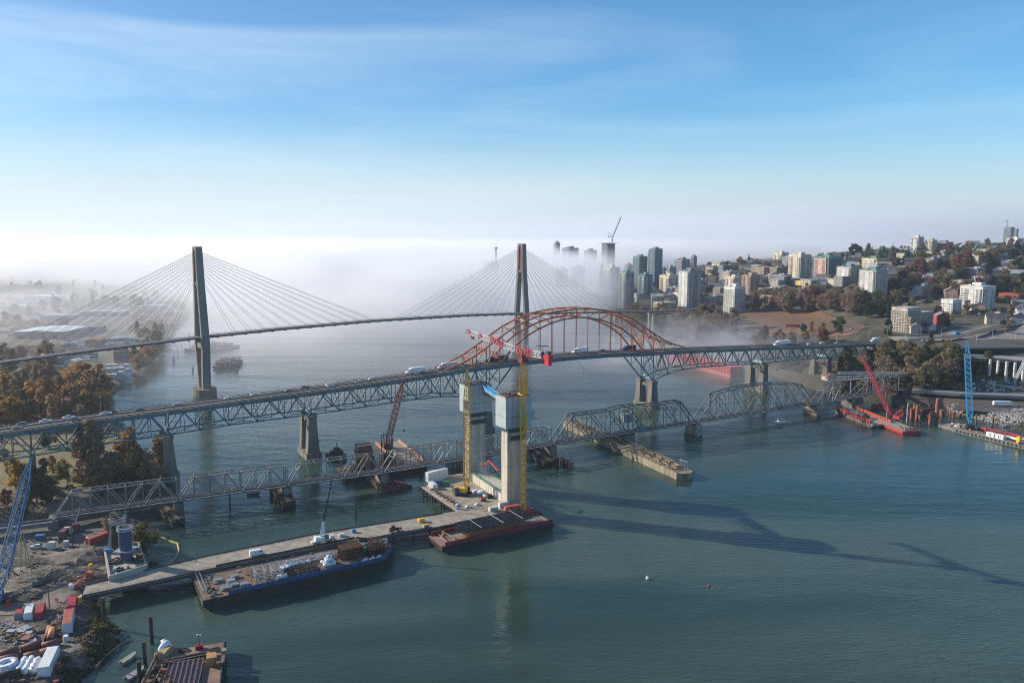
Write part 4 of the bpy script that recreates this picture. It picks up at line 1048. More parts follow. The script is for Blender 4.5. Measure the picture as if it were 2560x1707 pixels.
# steel scaffold stands (two), bundle stacks, bags, cages
for i, (u0, lb) in enumerate(((19.5, "left tall white steel frame stand on the long cargo barge"), (25.5, "right tall white steel frame stand on the long cargo barge"))):
    mb = MB()
    for (a, c_) in ((0, 0), (3.4, 0), (3.4, 8), (0, 8)):
        mb.lattice(r1.P(u0 + a, 3 + c_, .1), r1.P(u0 + a, 3 + c_, 4.4), .5, .5, 5, .08)
    for zq in (1.4, 2.9, 4.3):
        for a, c_ in (((0, 0), (3.4, 0)), ((3.4, 0), (3.4, 8)), ((3.4, 8), (0, 8)), ((0, 8), (0, 0))): mb.bar(r1.P(u0 + a[0], 3 + a[1], zq), r1.P(u0 + c_[0], 3 + c_[1], zq), .16)
    for k in range(5): mb.bar(r1.P(u0, 3 + 1.6 * k, 4.3), r1.P(u0 + 3.4, 3 + 1.6 * k + 1.2, 4.3), .12)
    mb.bar(r1.P(u0, 3, .2), r1.P(u0 + 3.4, 11, 4.2), .12); mb.bar(r1.P(u0 + 3.4, 3, .2), r1.P(u0, 11, 4.2), .12)
    cargo("steel_stand", lb, "steel frame", [("", mb, galv)])
for i, (u0, v0, nm) in enumerate(((7, 4.5, "near the barge's near rail"), (10.5, 5.6, "second from the barge's stern"), (13.5, 4.2, "left of the white frame stands"), (6, 12.8, "along the far rail near the stern"), (12, 12.9, "along the far rail left of the frame stands"), (10, 9.6, "on the middle of the barge's stern deck"))):
    mb = MB()
    for k in range(3):
        for j in range(4): mb.bar(r1.P(u0 + .1 * k, v0 + j * .6, .35 + k * .36), r1.P(u0 + 2.9 + .1 * k, v0 + j * .6, .35 + k * .36), .28, .16)
    for x_ in (.5, 2.2): mb.bar(r1.P(u0 + x_, v0 - .2, .2), r1.P(u0 + x_, v0 + 1.5, .2), .18)
    cargo("beam_bundle", "bundle of short pale steel beams " + nm, "beam bundle", [("", mb, M("pale_steel_bundle", (.38, .42, .45), .5))], "beam bundles on the cargo barge")
def bag(c, r, label=None, group=None, rn=rnd):
    mb = MB(); mb.ball(c, (r, r * rn.uniform(.85, 1.1), r * .9), 8, 6, .12, rn); return tag(ob("bulk_bag", mb, plastic_w, smooth=True), label, "bag", group)
k = 0
for u0, v0, n in ((31, 12.5, 0), (33, 13, 0), (35, 12.9, 0), (37, 13.2, 0), (39.4, 13, 0), (41.6, 13.3, 0), (31.5, 11.2, 0), (33.3, 11.6, 0)):
    bag(tuple(r1.P(u0, v0, .75)), .95, "white bulk bag in the row along the barge's far rail behind the dark pipes", "white bags in a row on the cargo barge")
for j, (du, dv, dz_) in enumerate(((0, 0, 0), (1.7, .2, 0), (3.3, .1, 0), (.4, 1.9, 0), (2.2, 2.0, 0), (3.8, 1.8, 0), (0, 3.8, 0), (1.8, 3.9, 0), (3.6, 3.7, 0), (1.0, 1.0, 1.3), (2.6, 1.2, 1.3), (1.3, 2.8, 1.3), (3, 3, 1.3), (2.1, 2.1, 2.4))):
    bag(tuple(r1.P(46 + du, 5.6 + dv, .8 + dz_)), 1.0, "white bulk bag in the heap on the middle of the cargo barge", "white bags heaped on the cargo barge")
for j in range(6): bag(tuple(r1.P(r1.L - 16 + j * 1.4, 2.4 + (j % 2) * 1.2, .6)), .75, "small white bag by the bow rail of the cargo barge", "white bags at the cargo barge's bow")
for i, (u0, v0, n, lb) in enumerate(((27, 3.5, 9, "dark pipes stacked near the blue rail, left stack"), (34.5, 3.0, 10, "dark pipes stacked near the blue rail, right stack"), (30, 8.3, 7, "dark pipes lying behind the near stacks on the barge"))):
    mb = MB()
    for j in range(n): mb.tube(r1.P(u0 + rnd.uniform(-.4, .4), v0 + j * .5, .45 + .35 * (j % 2)), r1.P(u0 + 8.5 + rnd.uniform(-.6, .6), v0 + j * .5, .45 + .35 * (j % 2)), .24, n=6)
    cargo("pipe_stack", lb, "pipe stack", [("", mb, rust_dark)], "pipe stacks on the cargo barge")
def cage(P, u0, v0, du, dv, h, m_, name, label, cat="rebar cage", n=9, r=.1, z0=.1):
    mb = MB()
    for j in range(4):
        z = z0 + h * j / 3
        for i in range(n): q = dv * i / (n - 1); mb.bar(P(u0, v0 + q, z), P(u0 + du, v0 + q, z), r)
        for i in range(n): q = du * i / (n - 1); mb.bar(P(u0 + q, v0, z), P(u0 + q, v0 + dv, z), r)
    for i in range(n):
        q = i / (n - 1)
        for a in ((du * q, 0), (du * q, dv), (0, dv * q), (du, dv * q)): mb.bar(P(u0 + a[0], v0 + a[1], z0), P(u0 + a[0], v0 + a[1], z0 + h), r)
    for j in range(24): mb.bar(P(u0 + rnd.uniform(0, du), v0 + rnd.uniform(0, dv), z0), P(u0 + rnd.uniform(0, du), v0 + rnd.uniform(0, dv), z0 + h), r)
    return cargo(name, label, cat, [("", mb, m_)])
cage(r1.P, 53.5, 7.5, 8.5, 6.0, 4.6, rust, "rebar_cage", "large rusty rebar cage on the cargo barge, right of the bag heap", n=12, r=.14)
cage(r1.P, 66, 8.5, 5.5, 5, 4.6, rust, "rebar_cage", "open rusty rebar frame near the bow of the cargo barge", n=5, r=.14)
for u0, u1, v0, z, lb in ((32, 54, 14.2, 2.6, "long pale lattice truss lying along the far rail left of the rusty cage"), (61, 75, 14.0, 3.4, "pale lattice truss lying along the far rail right of the rusty cage")):
    mb = MB(); mb.lattice(r1.P(u0, v0, z - 1.2), r1.P(u1, v0, z - 1.2), 1.5, 1.5, int((u1 - u0) / 1.6), .14); cargo("lattice_truss", lb, "truss", [("", mb, galv)])
container(tuple(r1.P(28.5, 2.2, .1)), r1.rz, white_dirty, "small white box container by the blue rail of the cargo barge", (3.6, 2.2, 2.2))
container(tuple(r1.P(63.5, 11.5, .1)), r1.rz, green_p, "small green box behind the rusty cage on the cargo barge", (2.6, 1.8, 2.2), name="equipment_box", cat="box")

# ------------------------------------------------------------------ red railed barge with pipe cages
r2 = Rect((1105, 1368), (1386, 1306), (1071, 1341), 3.0)
b2_ = barge("cage_barge", r2, "black hulled barge with a dark red rail, stacked with long black bars", hull_dk, deck_mud, 3)
mb = MB()
for sg, v0 in ((1, .15), (1, r2.W - .15)): mb.bar(r2.P(1.5, v0, .9), r2.P(r2.L - 1, v0, .9), .35, 1.9)
mb.bar(r2.P(6, 0, .9), r2.P(6, r2.W, .9), .3, 1.2) if False else None
ob("bulwark", mb, M("dark_red_bulwark", (.26, .02, .03), .6, col2=(.16, .02, .025), sc=.5), b2_, True)
mb = MB(); mb.bar(r2.P(.4, .2, .25), r2.P(.4, r2.W - .2, .25), .5, .4); mb.bar(r2.P(3.6, .5, .5), r2.P(4.4, r2.W - .5, .5), .35, .9); ob("coaming", mb, M("faded_red_steel", (.36, .14, .11), .7), b2_, True)
for j, (v0, nm) in enumerate(((1.2, "near"), (5.4, "middle"), (9.4, "far"))):
    if v0 + 3.4 > r2.W: v0 = r2.W - 3.6
    mb = MB(); u0, u1 = (14, 44) if j else (12, 42)
    q = u0
    while q < u1:
        for z in (.3, 2.0, 3.7): mb.bar(r2.P(q, v0, z), r2.P(q, v0 + 3.6, z), .14)
        for v_ in (v0, v0 + 1.8, v0 + 3.6): mb.bar(r2.P(q, v_, .2), r2.P(q, v_, 3.7), .14)
        mb.bar(r2.P(q, v0, .3), r2.P(q + 1.2, v0, 3.7), .1); mb.bar(r2.P(q, v0, 3.7), r2.P(q + 1.2, v0 + 3.6, .3), .1); q += 1.2
    for k2 in range(22): v_ = v0 + rnd.uniform(0, 3.6); z = rnd.uniform(.3, 3.6); mb.bar(r2.P(u0, v_, z), r2.P(u1, v_, z), .1)
    for z in (.3, 1.2): mb.bar(r2.P(u0, v0 - .1, z + 1.2), r2.P(u1, v0 - .1, z + 1.2), .12, .25)
    cargo("rebar_cage", "orange brown %s rebar cage under the black bars on the red railed barge" % nm, "rebar cage", [("", mb, M("orange_rebar", (.48, .23, .09), .8, col2=(.24, .12, .06), sc=1.5))])
for j, (v0, nm) in enumerate(((.9, "near"), (5.3, "middle"), (9.3, "far"))):
    if v0 + 3.9 > r2.W: v0 = r2.W - 3.9
    mb = MB()
    for k2 in range(4): v_ = v0 + k2 * 1.2; mb.tube(r2.P(9 + rnd.uniform(-1, 1) + j * 1.5, v_, 4.0), r2.P(45 + rnd.uniform(-1.5, 1.5) + j, v_, 4.1), .26, n=6)
    m2 = MB()
    for q in (19, 30, 40): m2.bar(r2.P(q, v0 - .2, 4.8), r2.P(q, v0 + 4.0, 4.8), .22, .1)
    cargo("bar_bundle", "%s row of long black bars lying on top of the rebar cages" % nm, "bar bundle", [("bars", mb, M("black_bar", (.035, .037, .042), .45, col2=(.02, .02, .022))), ("strap", m2, M("pale_strap", (.55, .55, .52), .7))], "black bar bundles", tuple(r2.P(28, v0 + 2, 3.9)))
mb = MB()
for k2, v_ in enumerate((3.6, 4.3, 5.0, 5.7)): mb.path([r2.P(4.5 + k2 * .2, v_ + 6, .2), r2.P(5.2, v_ + 5, 2.6), r2.P(7, v_ + 1, 1.6), r2.P(8, v_ - 1.5, .2)], .14, 5)
cargo("bent_rail", "bundle of yellow green bent rails at the left end of the red railed barge", "rail bundle", [("", mb, M("yellow_green_paint", (.45, .44, .10), .6))])

# ------------------------------------------------------------------ access trestle and work platform
TZ = 5.0
def tp(x, y, z=TZ): return at(x, y, z)
nearE = [tp(205, 1490), tp(500, 1428), tp(784, 1371), tp(1080, 1318), tp(1215, 1293), tp(1335, 1269)]
farE = [tp(215, 1462), tp(500, 1393), tp(784, 1335), tp(1105, 1283), tp(1230, 1262), tp(1320, 1248)]
tr = thing("work_trestle", "long pale work trestle on steel piles leading from the shore to the concrete towers", "trestle", tuple(nearE[2])[:2] + (0,))
mb = MB()
def slab(mb, A, C, z0, z1):
    up_ = [Vector((p.x, p.y, z1)) for p in A], [Vector((p.x, p.y, z1)) for p in C]; dn = [Vector((p.x, p.y, z0)) for p in A], [Vector((p.x, p.y, z0)) for p in C]
    mb.sheet(up_[0], up_[1]); mb.sheet(dn[1], dn[0]); mb.sheet(dn[0], up_[0]); mb.sheet(up_[1], dn[1])
    for k in (0, -1): mb.add([dn[0][k], up_[0][k], up_[1][k], dn[1][k]], [(0, 1, 2, 3)])
slab(mb, nearE, farE, TZ - .4, TZ)
plat_m = M("gravelly_deck", (.36, .31, .25), .95, col2=(.23, .195, .155), sc=.3, det=8)
pl = [tp(1055, 1217), tp(1146, 1279), tp(1120, 1292), tp(1318, 1266), tp(1312, 1248), tp(1185, 1178), tp(1110, 1190)]
ob("deck", mb, plat_m, tr, True)
mb = MB(); mb.prism([(p.x, p.y) for p in pl], TZ - .5, TZ + .05); ob("platform_deck", mb, plat_m, tr, True)
mb = MB()
def along(L_, st):
    out = []; 
    for a, c in zip(L_, L_[1:]):
        n = max(1, int((c - a).length / st))
        for k in range(n): out.append(a.lerp(c, k / n))
    return out + [L_[-1]]
for E_ in (nearE, farE):
    for a, c in zip(E_, E_[1:]): mb.bar(a + Vector((0, 0, -.9)), c + Vector((0, 0, -.9)), .5, 1.0)
for a, c in ((pl[0], pl[1]), (pl[6], pl[0])): mb.bar(a + Vector((0, 0, -.35)), c + Vector((0, 0, -.35)), .7, .9)
ob("girder", mb, dark_steel, tr, True)
mb = MB(); mb.bar(pl[0] + Vector((0, 0, .1)), pl[1] + Vector((0, 0, .1)), .9, .25); ob("edge_beam", mb, M("tan_edge_beam", (.50, .36, .26), .8), tr, True)
for i, (a, c) in enumerate(zip(along(nearE[:5], 13)[3:], along(farE[:5], 13)[3:])):
    mb = MB()
    for q in (.08, .92): p = a.lerp(c, q); mb.tube((p.x, p.y, -3), (p.x, p.y, TZ - .8), .5, n=9)
    mb.bar((a.x, a.y, TZ - 1.3), (c.x, c.y, TZ - 1.3), .8, .8); ob("pile_bent", mb, rust_dark, tr, True)
mb = MB()
for p in [pl[0].lerp(pl[1], k / 4) for k in range(4)] + [pl[6]]:
    for dx in (.8, 2.4): mb.tube((p.x + dx, p.y + .6, -3), (p.x + dx, p.y + .6, TZ - .5), .4, n=8)
ob("platform_pile", mb, rust_dark, tr, True)
mb = MB()
for E_, hh in ((nearE[:4], 1.1), (farE[:4], 1.1)):
    pts = along(E_, 2.6)
    for a, c in zip(pts, pts[1:]):
        mb.bar(a, a + Vector((0, 0, hh)), .07)
        for z in (.55, 1.1): mb.bar(a + Vector((0, 0, z)), c + Vector((0, 0, z)), .05)
    for a, c in zip(E_, E_[1:]): mb.bar(a + Vector((0, 0, .2)), c + Vector((0, 0, .2)), .35, .4)
ob("guard_rail", mb, dark_steel, tr, True)
for px, py, h, lb in ((545, 1424, 3.2, "rusty pile standing between trestle and cargo barge near its stern"), (666, 1407, 3.4, "rusty pile beside the white van on the trestle"), (262, 1567, 10.5, "tall dark steel pile at the shore below the trestle"), (380, 1608, 9.5, "tall dark pile standing in the water off the rusty barge's corner"), (363, 1664, 8.0, "dark pile at the left edge of the rusty barge"), (351, 1720, 8.5, "lowest dark pile at the left edge of the rusty barge")):
    p = at(px, py, 0); mb = MB(); mb.tube((p.x, p.y, -3), (p.x, p.y, h), .62, n=12); tag(ob("steel_pile", mb, rust_dark), lb, "pile")
def van(loc, rz, label):
    t_ = thing("van", label, "van", loc, rz); mb = MB(); mb.extr([(-2.9, .4), (2.8, .4), (2.9, 1.2), (2.2, 1.5), (1.5, 2.5), (-2.9, 2.65)], -1, 1); ob("body", mb, white, t_)
    mb = MB(); mb.add([(2.22, -.85, 1.52), (2.22, .85, 1.52), (1.58, .85, 2.4), (1.58, -.85, 2.4)], [(0, 1, 2, 3)]); mb.box((1.2, 0, 1.85), (1.0, 2.04, .55)); ob("window", mb, glass, t_)
    for x in (-1.8, 1.9):
        for y in (-.92, .92): wheel(t_, x, y, .38)
    return t_
trz = rot_px((500, 1410), (784, 1353), TZ)
van(tuple(tp(643, 1388)), trz, "white delivery van parked on the work trestle")
# mobile crane
mc = thing("mobile_crane", "white truck mounted crane on the trestle with its long dark boom raised", "crane", tuple(tp(806, 1357)), trz + .05)
mb = MB(); mb.box((0, 0, 1.25), (9.5, 2.6, .8)); mb.box((4.0, 0, 2.0), (1.8, 2.6, 1.3)); ob("carrier", mb, white_dirty, mc)
for x in (-3.4, -1.9, 1.6, 3.1):
    for y in (-1.15, 1.15): wheel(mc, x, y, .65, .45)
mb = MB()
for x in (-3.8, 4.6):
    mb.box((x, 0, .95), (.4, 6.4, .35))
    for y in (-3.1, 3.1): mb.box((x, y, .5), (.25, .25, .9)); mb.box((x, y, .07), (.8, .8, .12))
ob("outrigger", mb, dark_steel, mc)
mb = MB(); mb.box((-.6, 0, 2.3), (4.2, 2.4, 1.3)); mb.box((-2.6, 0, 2.5), (1.3, 2.6, 1.6)); ob("turntable", mb, white, mc)
mb = MB(); mb.box((1.6, -.9, 2.7), (1.6, 1.0, 1.6)); ob("cab", mb, M("teal_tinted_glass", (.08, .22, .24), .25), mc)
k0 = Vector(mc.location); tip = atd(829, 1200, k0.y + 6) 
mb = MB(); a = k0 + Vector((-.6, .3, 3)); q = a.lerp(tip, .26); mb.bar(a, q, 1.0, 1.3); mb.bar(a + Vector((1.6, 0, -.4)), a.lerp(tip, .22), .5)
o_ = ob("boom_base", mb, white, None); me_ = o_.data
for v_ in me_.vertices:
    pp = Matrix.Rotation(-(trz + .05), 4, "Z") @ (v_.co - k0); v_.co = pp
o_.parent = mc
mb = MB(); mb.bar(q, a.lerp(tip, .62), .75, .9); mb.bar(a.lerp(tip, .6), tip, .5, .6); mb.tube(tip, (tip.x, tip.y, tip.z - 3), .05, n=4); mb.box((tip.x, tip.y, tip.z - 3.3), (.4, .4, .8))
o_ = ob("boom", mb, dark_steel, None)
for v_ in o_.data.vertices: v_.co = Matrix.Rotation(-(trz + .05), 4, "Z") @ (v_.co - k0)
o_.parent = mc
th = thing("telehandler", "dark telehandler with a maroon body parked on the trestle", "telehandler", tuple(tp(986, 1329)), trz)
mb = MB(); mb.box((0, 0, 1.2), (4.2, 1.5, .9)); mb.bar((-2.4, -.2, 2.1), (3.0, -.2, 1.3), .45, .5); ob("body", mb, maroon, th)
mb = MB(); mb.box((-.3, .55, 2.0), (1.4, .9, 1.2)); mb.box((3.1, 0, .9), (.15, 1.6, 1.2)); ob("cab", mb, black, th)
for x in (-1.5, 1.5):
    for y in (-.95, .95): wheel(th, x, y, .6, .4)
def jbox(name, loc, rz, size, m_, label, cat="box", lid=None):
    t_ = thing(name, label, cat, loc, rz); mb = MB(); mb.box((0, 0, size[2] / 2 + .1), size); mb.box((0, 0, .05), (size[0] * .8, size[1] * .8, .1)); ob("body", mb, m_, t_)
    mb = MB(); mb.box((0, 0, size[2] + .14), (size[0] * 1.06, size[1] * 1.06, .1)); ob("lid", mb, lid or m_, t_); return t_
jbox("equipment_box", tuple(tp(1053, 1304)), trz, (2.6, 1.8, 1.5), yellow, "yellow equipment box at the far rail of the trestle")
jbox("equipment_box", tuple(tp(1065, 1318)), trz, (2.4, 1.5, 1.3), M("tan_yellow", (.55, .42, .16), .7), "tan yellow box at the near rail of the trestle")
jbox("equipment_box", tuple(tp(854, 1340)), trz, (2.4, 1.0, 1.1), white, "small white box at the trestle's far rail right of the mobile crane")
jbox("equipment_box", tuple(tp(884, 1330)), trz, (1.6, 1.3, 1.2), blue_lt, "small light blue box at the trestle's far rail right of the mobile crane")

gt0 = M("dark_machinery", (.09, .065, .055), .85, col2=(.20, .11, .07), sc=1.2)
for nm_, m_, sd in (("dark rusty", gt0, 3), ("pale timber", wood_lt, 4), ("grey steel", galv, 5)):
    mb = MB(); q_ = random.Random(sd)
    for k in range(34 if sd == 3 else 14):
        u0, v0 = q_.uniform(5, r1.L - 16), q_.uniform(1, r1.W - 1.5); mb.box(tuple(r1.P(u0, v0, .3)), (q_.uniform(.3, 1.6), q_.uniform(.2, .8), q_.uniform(.2, .7)), q_.random() * 3)
        if k % 2: mb.bar(r1.P(u0, v0, .3), r1.P(u0 + q_.uniform(-3, 3), v0 + q_.uniform(-1, 1), .3), .14)
    tag(ob("deck_cargo", mb, m_), nm_ + " offcuts and fittings strewn between the loads of the long cargo barge", "cargo")
# ================================================================== new bridge towers under construction
def leg_c(px, py, z): v_ = at(px, py, z); return v_
def Q(c, a, b_, z): return Vector((c.x, c.y, 0)) + BD * a + BN * b_ + Vector((0, 0, z))
cR = at(1282, 1262, 5); cR = cR + BN * 2.6 + BD * 1.4; cL = at(1192, 1196, 5) + BN * 2.6 + BD * .5
tw = thing("bridge_tower", "pair of unfinished pale concrete tower legs topped by grey formwork boxes and a blue walkway", "tower", tuple((cR + cL) / 2)[:2] + (5.0,))
for c, hz_, z0, z1 in ((cL, 8.6, 41, 55.5), (cR, 7.4, 43, 58)):
    mb = MB()
    mb.loft([[Q(c, i * 4.7, j * 2.9, 0) for i, j in ((-1, -1), (1, -1), (1, 1), (-1, 1))], [Q(c, i * 4.4, j * 2.7, z1 - 5) for i, j in ((-1, -1), (1, -1), (1, 1), (-1, 1))]])
    lg = ob("leg", mb, concrete_new, tw, True)
    mb = MB()
    for k in range(9): mb.box(Q(c, 0, 0, 8 + k * 4), (9.4 - k * .04, 5.82 - k * .03, .14), AZ)
    ob("pour_joint", mb, concrete, lg, True)
    mb = MB(); mb.box(Q(c, .5, 0, (z0 + z1) / 2), (14.0, 9.6, z1 - z0), AZ)
    fw = ob("formwork", mb, form_wall, tw, True)
    mb = MB()
    for z in (z0 + (z1 - z0) * .36, z1 - .05): mb.box(Q(c, .5, 0, z), (14.1, 9.7, .12), AZ)
    for a in (-3, 0, 3): mb.box(Q(c, a, -4.83, (z0 + z1) / 2), (.06, .06, z1 - z0), AZ)
    for k in range(5):
        for z in (z0 + 2.2, z0 + 4.6): mb.box(Q(c, -3.4 + k * 1.7, -4.83, z), (.35, .06, .3), AZ)
    ob("panel_seam", mb, dark_steel, fw, True)
    mb = MB(); mb.box(Q(c, -1, 0, z1 + .1), (11.4, 8.8, .3), AZ)
    for k in range(40):
        a, b_ = rnd.uniform(-5.2, 5.2), rnd.uniform(-4, 4); mb.box(Q(c, a, b_, z1 + .7), (rnd.uniform(.3, 1.8), rnd.uniform(.3, 1.2), rnd.uniform(.4, 1.5)), AZ + rnd.random())
    for a in (-6, 6):
        for k in range(8): mb.bar(Q(c, a, -4.6 + k * 1.3, z1), Q(c, a, -4.6 + k * 1.3, z1 + 1.2), .07)
        mb.bar(Q(c, a, -4.7, z1 + 1.2), Q(c, a, 4.7, z1 + 1.2), .08)
    ob("top_platform", mb, M("grey_brown_clutter", (.26, .20, .18), .9, col2=(.12, .10, .10), sc=1.2), fw, True)
    mb = MB(); mb.box(Q(c, .3, 0, z0 - 1.3), (9.6, 7.4, 2.2), AZ)
    for k in range(6): mb.box(Q(c, -3.2 + k * 1.4, -3.6, z0 - 5.2), (1.1, .5, 2.2), AZ)
    ob("lower_platform", mb, M("dark_green_netting", (.02, .10, .085), .8, col2=(.015, .04, .04), sc=.8), fw, True)
    sx = -7.2 if c is cL else 8.6
    mb = MB(); mb.box(Q(c, sx, -2.0, z0 + 5), (2.6, 4, 4), AZ); ob("side_box", mb, form_wall, fw, True)
mb = MB(); a, c = Q(cL, 3.4, -3.5, 53.2), Q(cR, -2.6, 3.6, 54.0)
mb.bar(a, c, 2.2, .25)
n_ = (c - a).normalized(); 
wk = ob("walkway", mb, M("pale_walkway_beam", (.62, .62, .58), .6), tw, True)
mb = MB()
for off in (-1.1, 1.1):
    o_ = BD * off
    mb.bar(a + o_ + Vector((0, 0, 1.2)), c + o_ + Vector((0, 0, 1.2)), .08, 1.9)
ob("netting", mb, blue_cat, wk, True)
mb = MB(); mb.lattice(a + Vector((0, 0, -1.6)), a.lerp(c, .7) + Vector((0, 0, -1.6)), 1.9, 1.9, 9, .09); ob("walkway_truss", mb, dark_steel, wk, True)
mb = MB(); mid = (cL + cR) / 2; wv = (cR - cL); wl = wv.length; waz = math.atan2(wv.y, wv.x)
mb.box((mid.x, mid.y, 6.8), (wl - 4, 8.6, 4.6), waz)
for k in range(14):
    t_ = -wl / 2 + 4 + k * (wl - 8) / 13; p = mid + wv.normalized() * t_; mb.box((p.x, p.y, 6.9), (.25, 8.8, 4.5), waz)
ob("tie_beam", mb, M("pale_cast_concrete", (.58, .54, .44), .85, col2=(.44, .41, .35), sc=.5, streak=True), tw, True)
mb = MB(); wn_ = Vector((-wv.normalized().y, wv.normalized().x, 0))
for sg in (-4.3, 4.3):
    for k in range(16):
        p = mid + wv.normalized() * (-wl / 2 + 5 + k * (wl - 10) / 15) + wn_ * sg; mb.bar((p.x, p.y, 9.1), (p.x, p.y, 10.4), .12)
    a_ = mid - wv.normalized() * (wl / 2 - 5) + wn_ * sg; c_ = mid + wv.normalized() * (wl / 2 - 5) + wn_ * sg
    for z in (9.6, 10.3): mb.bar((a_.x, a_.y, z), (c_.x, c_.y, z), .18)
ob("green_rail", mb, M("green_rail_paint", (.05, .28, .10), .6), tw, True)
mb = MB()
for i in range(5):
    for j in range(4):
        p = mid - wv.normalized() * (wl / 2 - 8 - i * 1.6) + wn_ * (-2 + j * 1.6); mb.bar((p.x, p.y, 9), (p.x, p.y, 16.4), .09)
        for z in (10.5, 12, 13.5, 15, 16.2): mb.bar((p.x, p.y, z), tuple(p + wv.normalized() * 1.4)[:2] + (z + .2,), .06); mb.bar((p.x, p.y, z), tuple(p + wn_ * 1.4)[:2] + (z - .3,), .06)
p = mid - wv.normalized() * (wl / 2 - 9)
tag(ob("scaffold", mb, galv), "small grey scaffold standing on the concrete beam between the two tower legs", "scaffold")
# scaffold stair mast on the left leg
mb = MB(); base = Q(cL, -5.8, -3.2, 5); top_ = Q(cL, -5.6, -3.0, 44)
mb.lattice(base, top_, 2.0, 2.0, 26, .1)
for k in range(26):
    p = base.lerp(top_, k / 26); mb.bar(p - BD * 1, p - BD * 1 + BN * .4 + Vector((0, 0, 1.4)) - BD * 1.2, .09); mb.box((p.x, p.y, p.z), (2.0, 2.0, .08), AZ)
tag(ob("stair_scaffold", mb, M("pale_scaffold", (.52, .50, .44), .6)), "pale scaffold stair tower clinging to the left side of the left concrete leg", "scaffold")

# ------------------------------------------------------------------ cranes
def tower_crane():
    mbp = at(1308, 1270, 5.0); base = Vector((mbp.x, mbp.y, 3.5)); H1 = 74.5
    t_ = thing("tower_crane", "yellow tower crane with a red and white striped jib standing beside the right concrete leg", "tower crane", tuple(base))
    mb = MB(); mb.lattice(base, (base.x, base.y, H1), 2.5, 2.5, 30, .24, caps=0); ob("mast", mb, yellow, t_, True)
    mb = MB(); mb.box((base.x, base.y, 59.8), (4.0, 4.0, .6), AZ); mb.lattice((base.x, base.y, 60), (base.x, base.y, 67), 3.2, 3.2, 4, .2); ob("climbing_frame", mb, yellow, t_, True)
    mb = MB(); mb.box((base.x, base.y, 45), (3.2, 3.2, 7), AZ); mb.v = []; mb.f = []
    mb.lattice((base.x, base.y, 42), (base.x, base.y, 50), 2.9, 2.9, 5, .16); ob("tie_collar", mb, yellow, t_, True)
    mb = MB(); mb.box((base.x, base.y, H1 + .9), (3.4, 3.4, 2.2), AZ); mb.tube((base.x, base.y, H1), (base.x, base.y, H1 + 4), 1.4, n=12); ob("slewing_ring", mb, M("dark_red_paint", (.22, .02, .03), .5), t_, True)
    tipj = at(1166, 832, 84); r0 = Vector((base.x, base.y, H1 + 4.5)); dj = Vector((tipj.x - r0.x, tipj.y - r0.y, 0)).normalized(); 
    LJ = Vector((tipj.x - r0.x, tipj.y - r0.y, 0)).length; print('jib', LJ); SJ = LJ / 66.0; perp = Vector((-dj.y, dj.x, 0))
    jr = M("jib_red", (.60, .03, .05), .5); jw = M("jib_white", (.75, .74, .72), .5)
    segs = [(a_ * (SJ if a_ > 0 else 1), b_ * (SJ if b_ > 0 else 1), c_) for a_, b_, c_ in ((-13, -6.5, jw), (-6.5, 9, jr), (9, 21, jw), (21, 37, jr), (37, 47, jw), (47, 51, jr), (51, 60, jw), (60, 66, jr))]
    zr = 82.3 - r0.z
    for a, c, m_ in segs:
        mb = MB(); n = max(2, int(abs(c - a) / 1.7)); za = lambda q: r0.z - 1 + 6.2 * max(0, q) / LJ * 1.0
        hh = lambda q: 2.6 - .9 * max(0, q) / LJ
        for k in range(n):
            q0, q1 = a + (c - a) * k / n, a + (c - a) * (k + 1) / n
            L0, R0, T0 = [r0 + dj * q0 + perp * s + Vector((0, 0, za(q0) - r0.z + zz)) for s, zz in ((-.9, 0), (.9, 0), (0, hh(q0)))]
            L1, R1, T1 = [r0 + dj * q1 + perp * s + Vector((0, 0, za(q1) - r0.z + zz)) for s, zz in ((-.9, 0), (.9, 0), (0, hh(q1)))]
            for p_, q_ in ((L0, L1), (R0, R1)): mb.bar(p_, q_, .2)
            mb.bar(T0, T1, .3)
            for p_, q_ in ((L0, T1), (R0, T1), (T0, L0), (T0, R0), (L0, R0), (L1, T0), (R1, T0)): mb.bar(p_, q_, .13)
        ob("jib", mb, m_, t_, True)
    mb = MB(); p = r0 - dj * 16.5; mb.box((p.x, p.y, r0.z - 1.8), (2.5, 2.1, 4.2), math.atan2(dj.y, dj.x)); mb.box((p.x, p.y, r0.z + .2), (3.8, 2.9, .7), math.atan2(dj.y, dj.x)); ob("counterweight", mb, M("bright_red_block", (.75, .02, .03), .5), t_, True)
    mb = MB(); mb.bar(tuple(r0 - dj * 11), (p.x, p.y, r0.z - .6), 1.2, .3); mb.box((p.x, p.y, r0.z + 1.6), (1.8, 1.6, 1.6), math.atan2(dj.y, dj.x)); q = r0 - dj * 13; mb.box((q.x, q.y, r0.z + .5), (1.4, 1.4, 2.6)); mb.bar((q.x, q.y, r0.z + 1.5), (q.x, q.y, r0.z + 4.4), .25); mb.bar((q.x - 3, q.y - .5, r0.z + 4.4), (q.x + 2.5, q.y, r0.z + 4.4), .3); ob("winch_platform", mb, dark_steel, t_, True)
    mb = MB(); q = r0 + perp * 2.2 + dj * 1.5; q = r0 + dj * 4 - perp * 2.0; mb.box((q.x, q.y, r0.z - 1.9), (2.6, 1.8, 2.3), math.atan2(dj.y, dj.x)); ob("cab", mb, M("blue_grey_glass", (.06, .09, .12), .25), t_, True)
    mb = MB(); q = r0 + dj * LJ * .88; zq = r0.z - 1 + 6.2 * .88; mb.box((q.x, q.y, zq - .5), (3, 1.6, .7), math.atan2(dj.y, dj.x)); mb.box((q.x, q.y, zq - 1.6), (1.6, .8, 1.1), math.atan2(dj.y, dj.x)); ob("trolley", mb, M("dark_red_trolley", (.20, .02, .03), .5), t_, True)
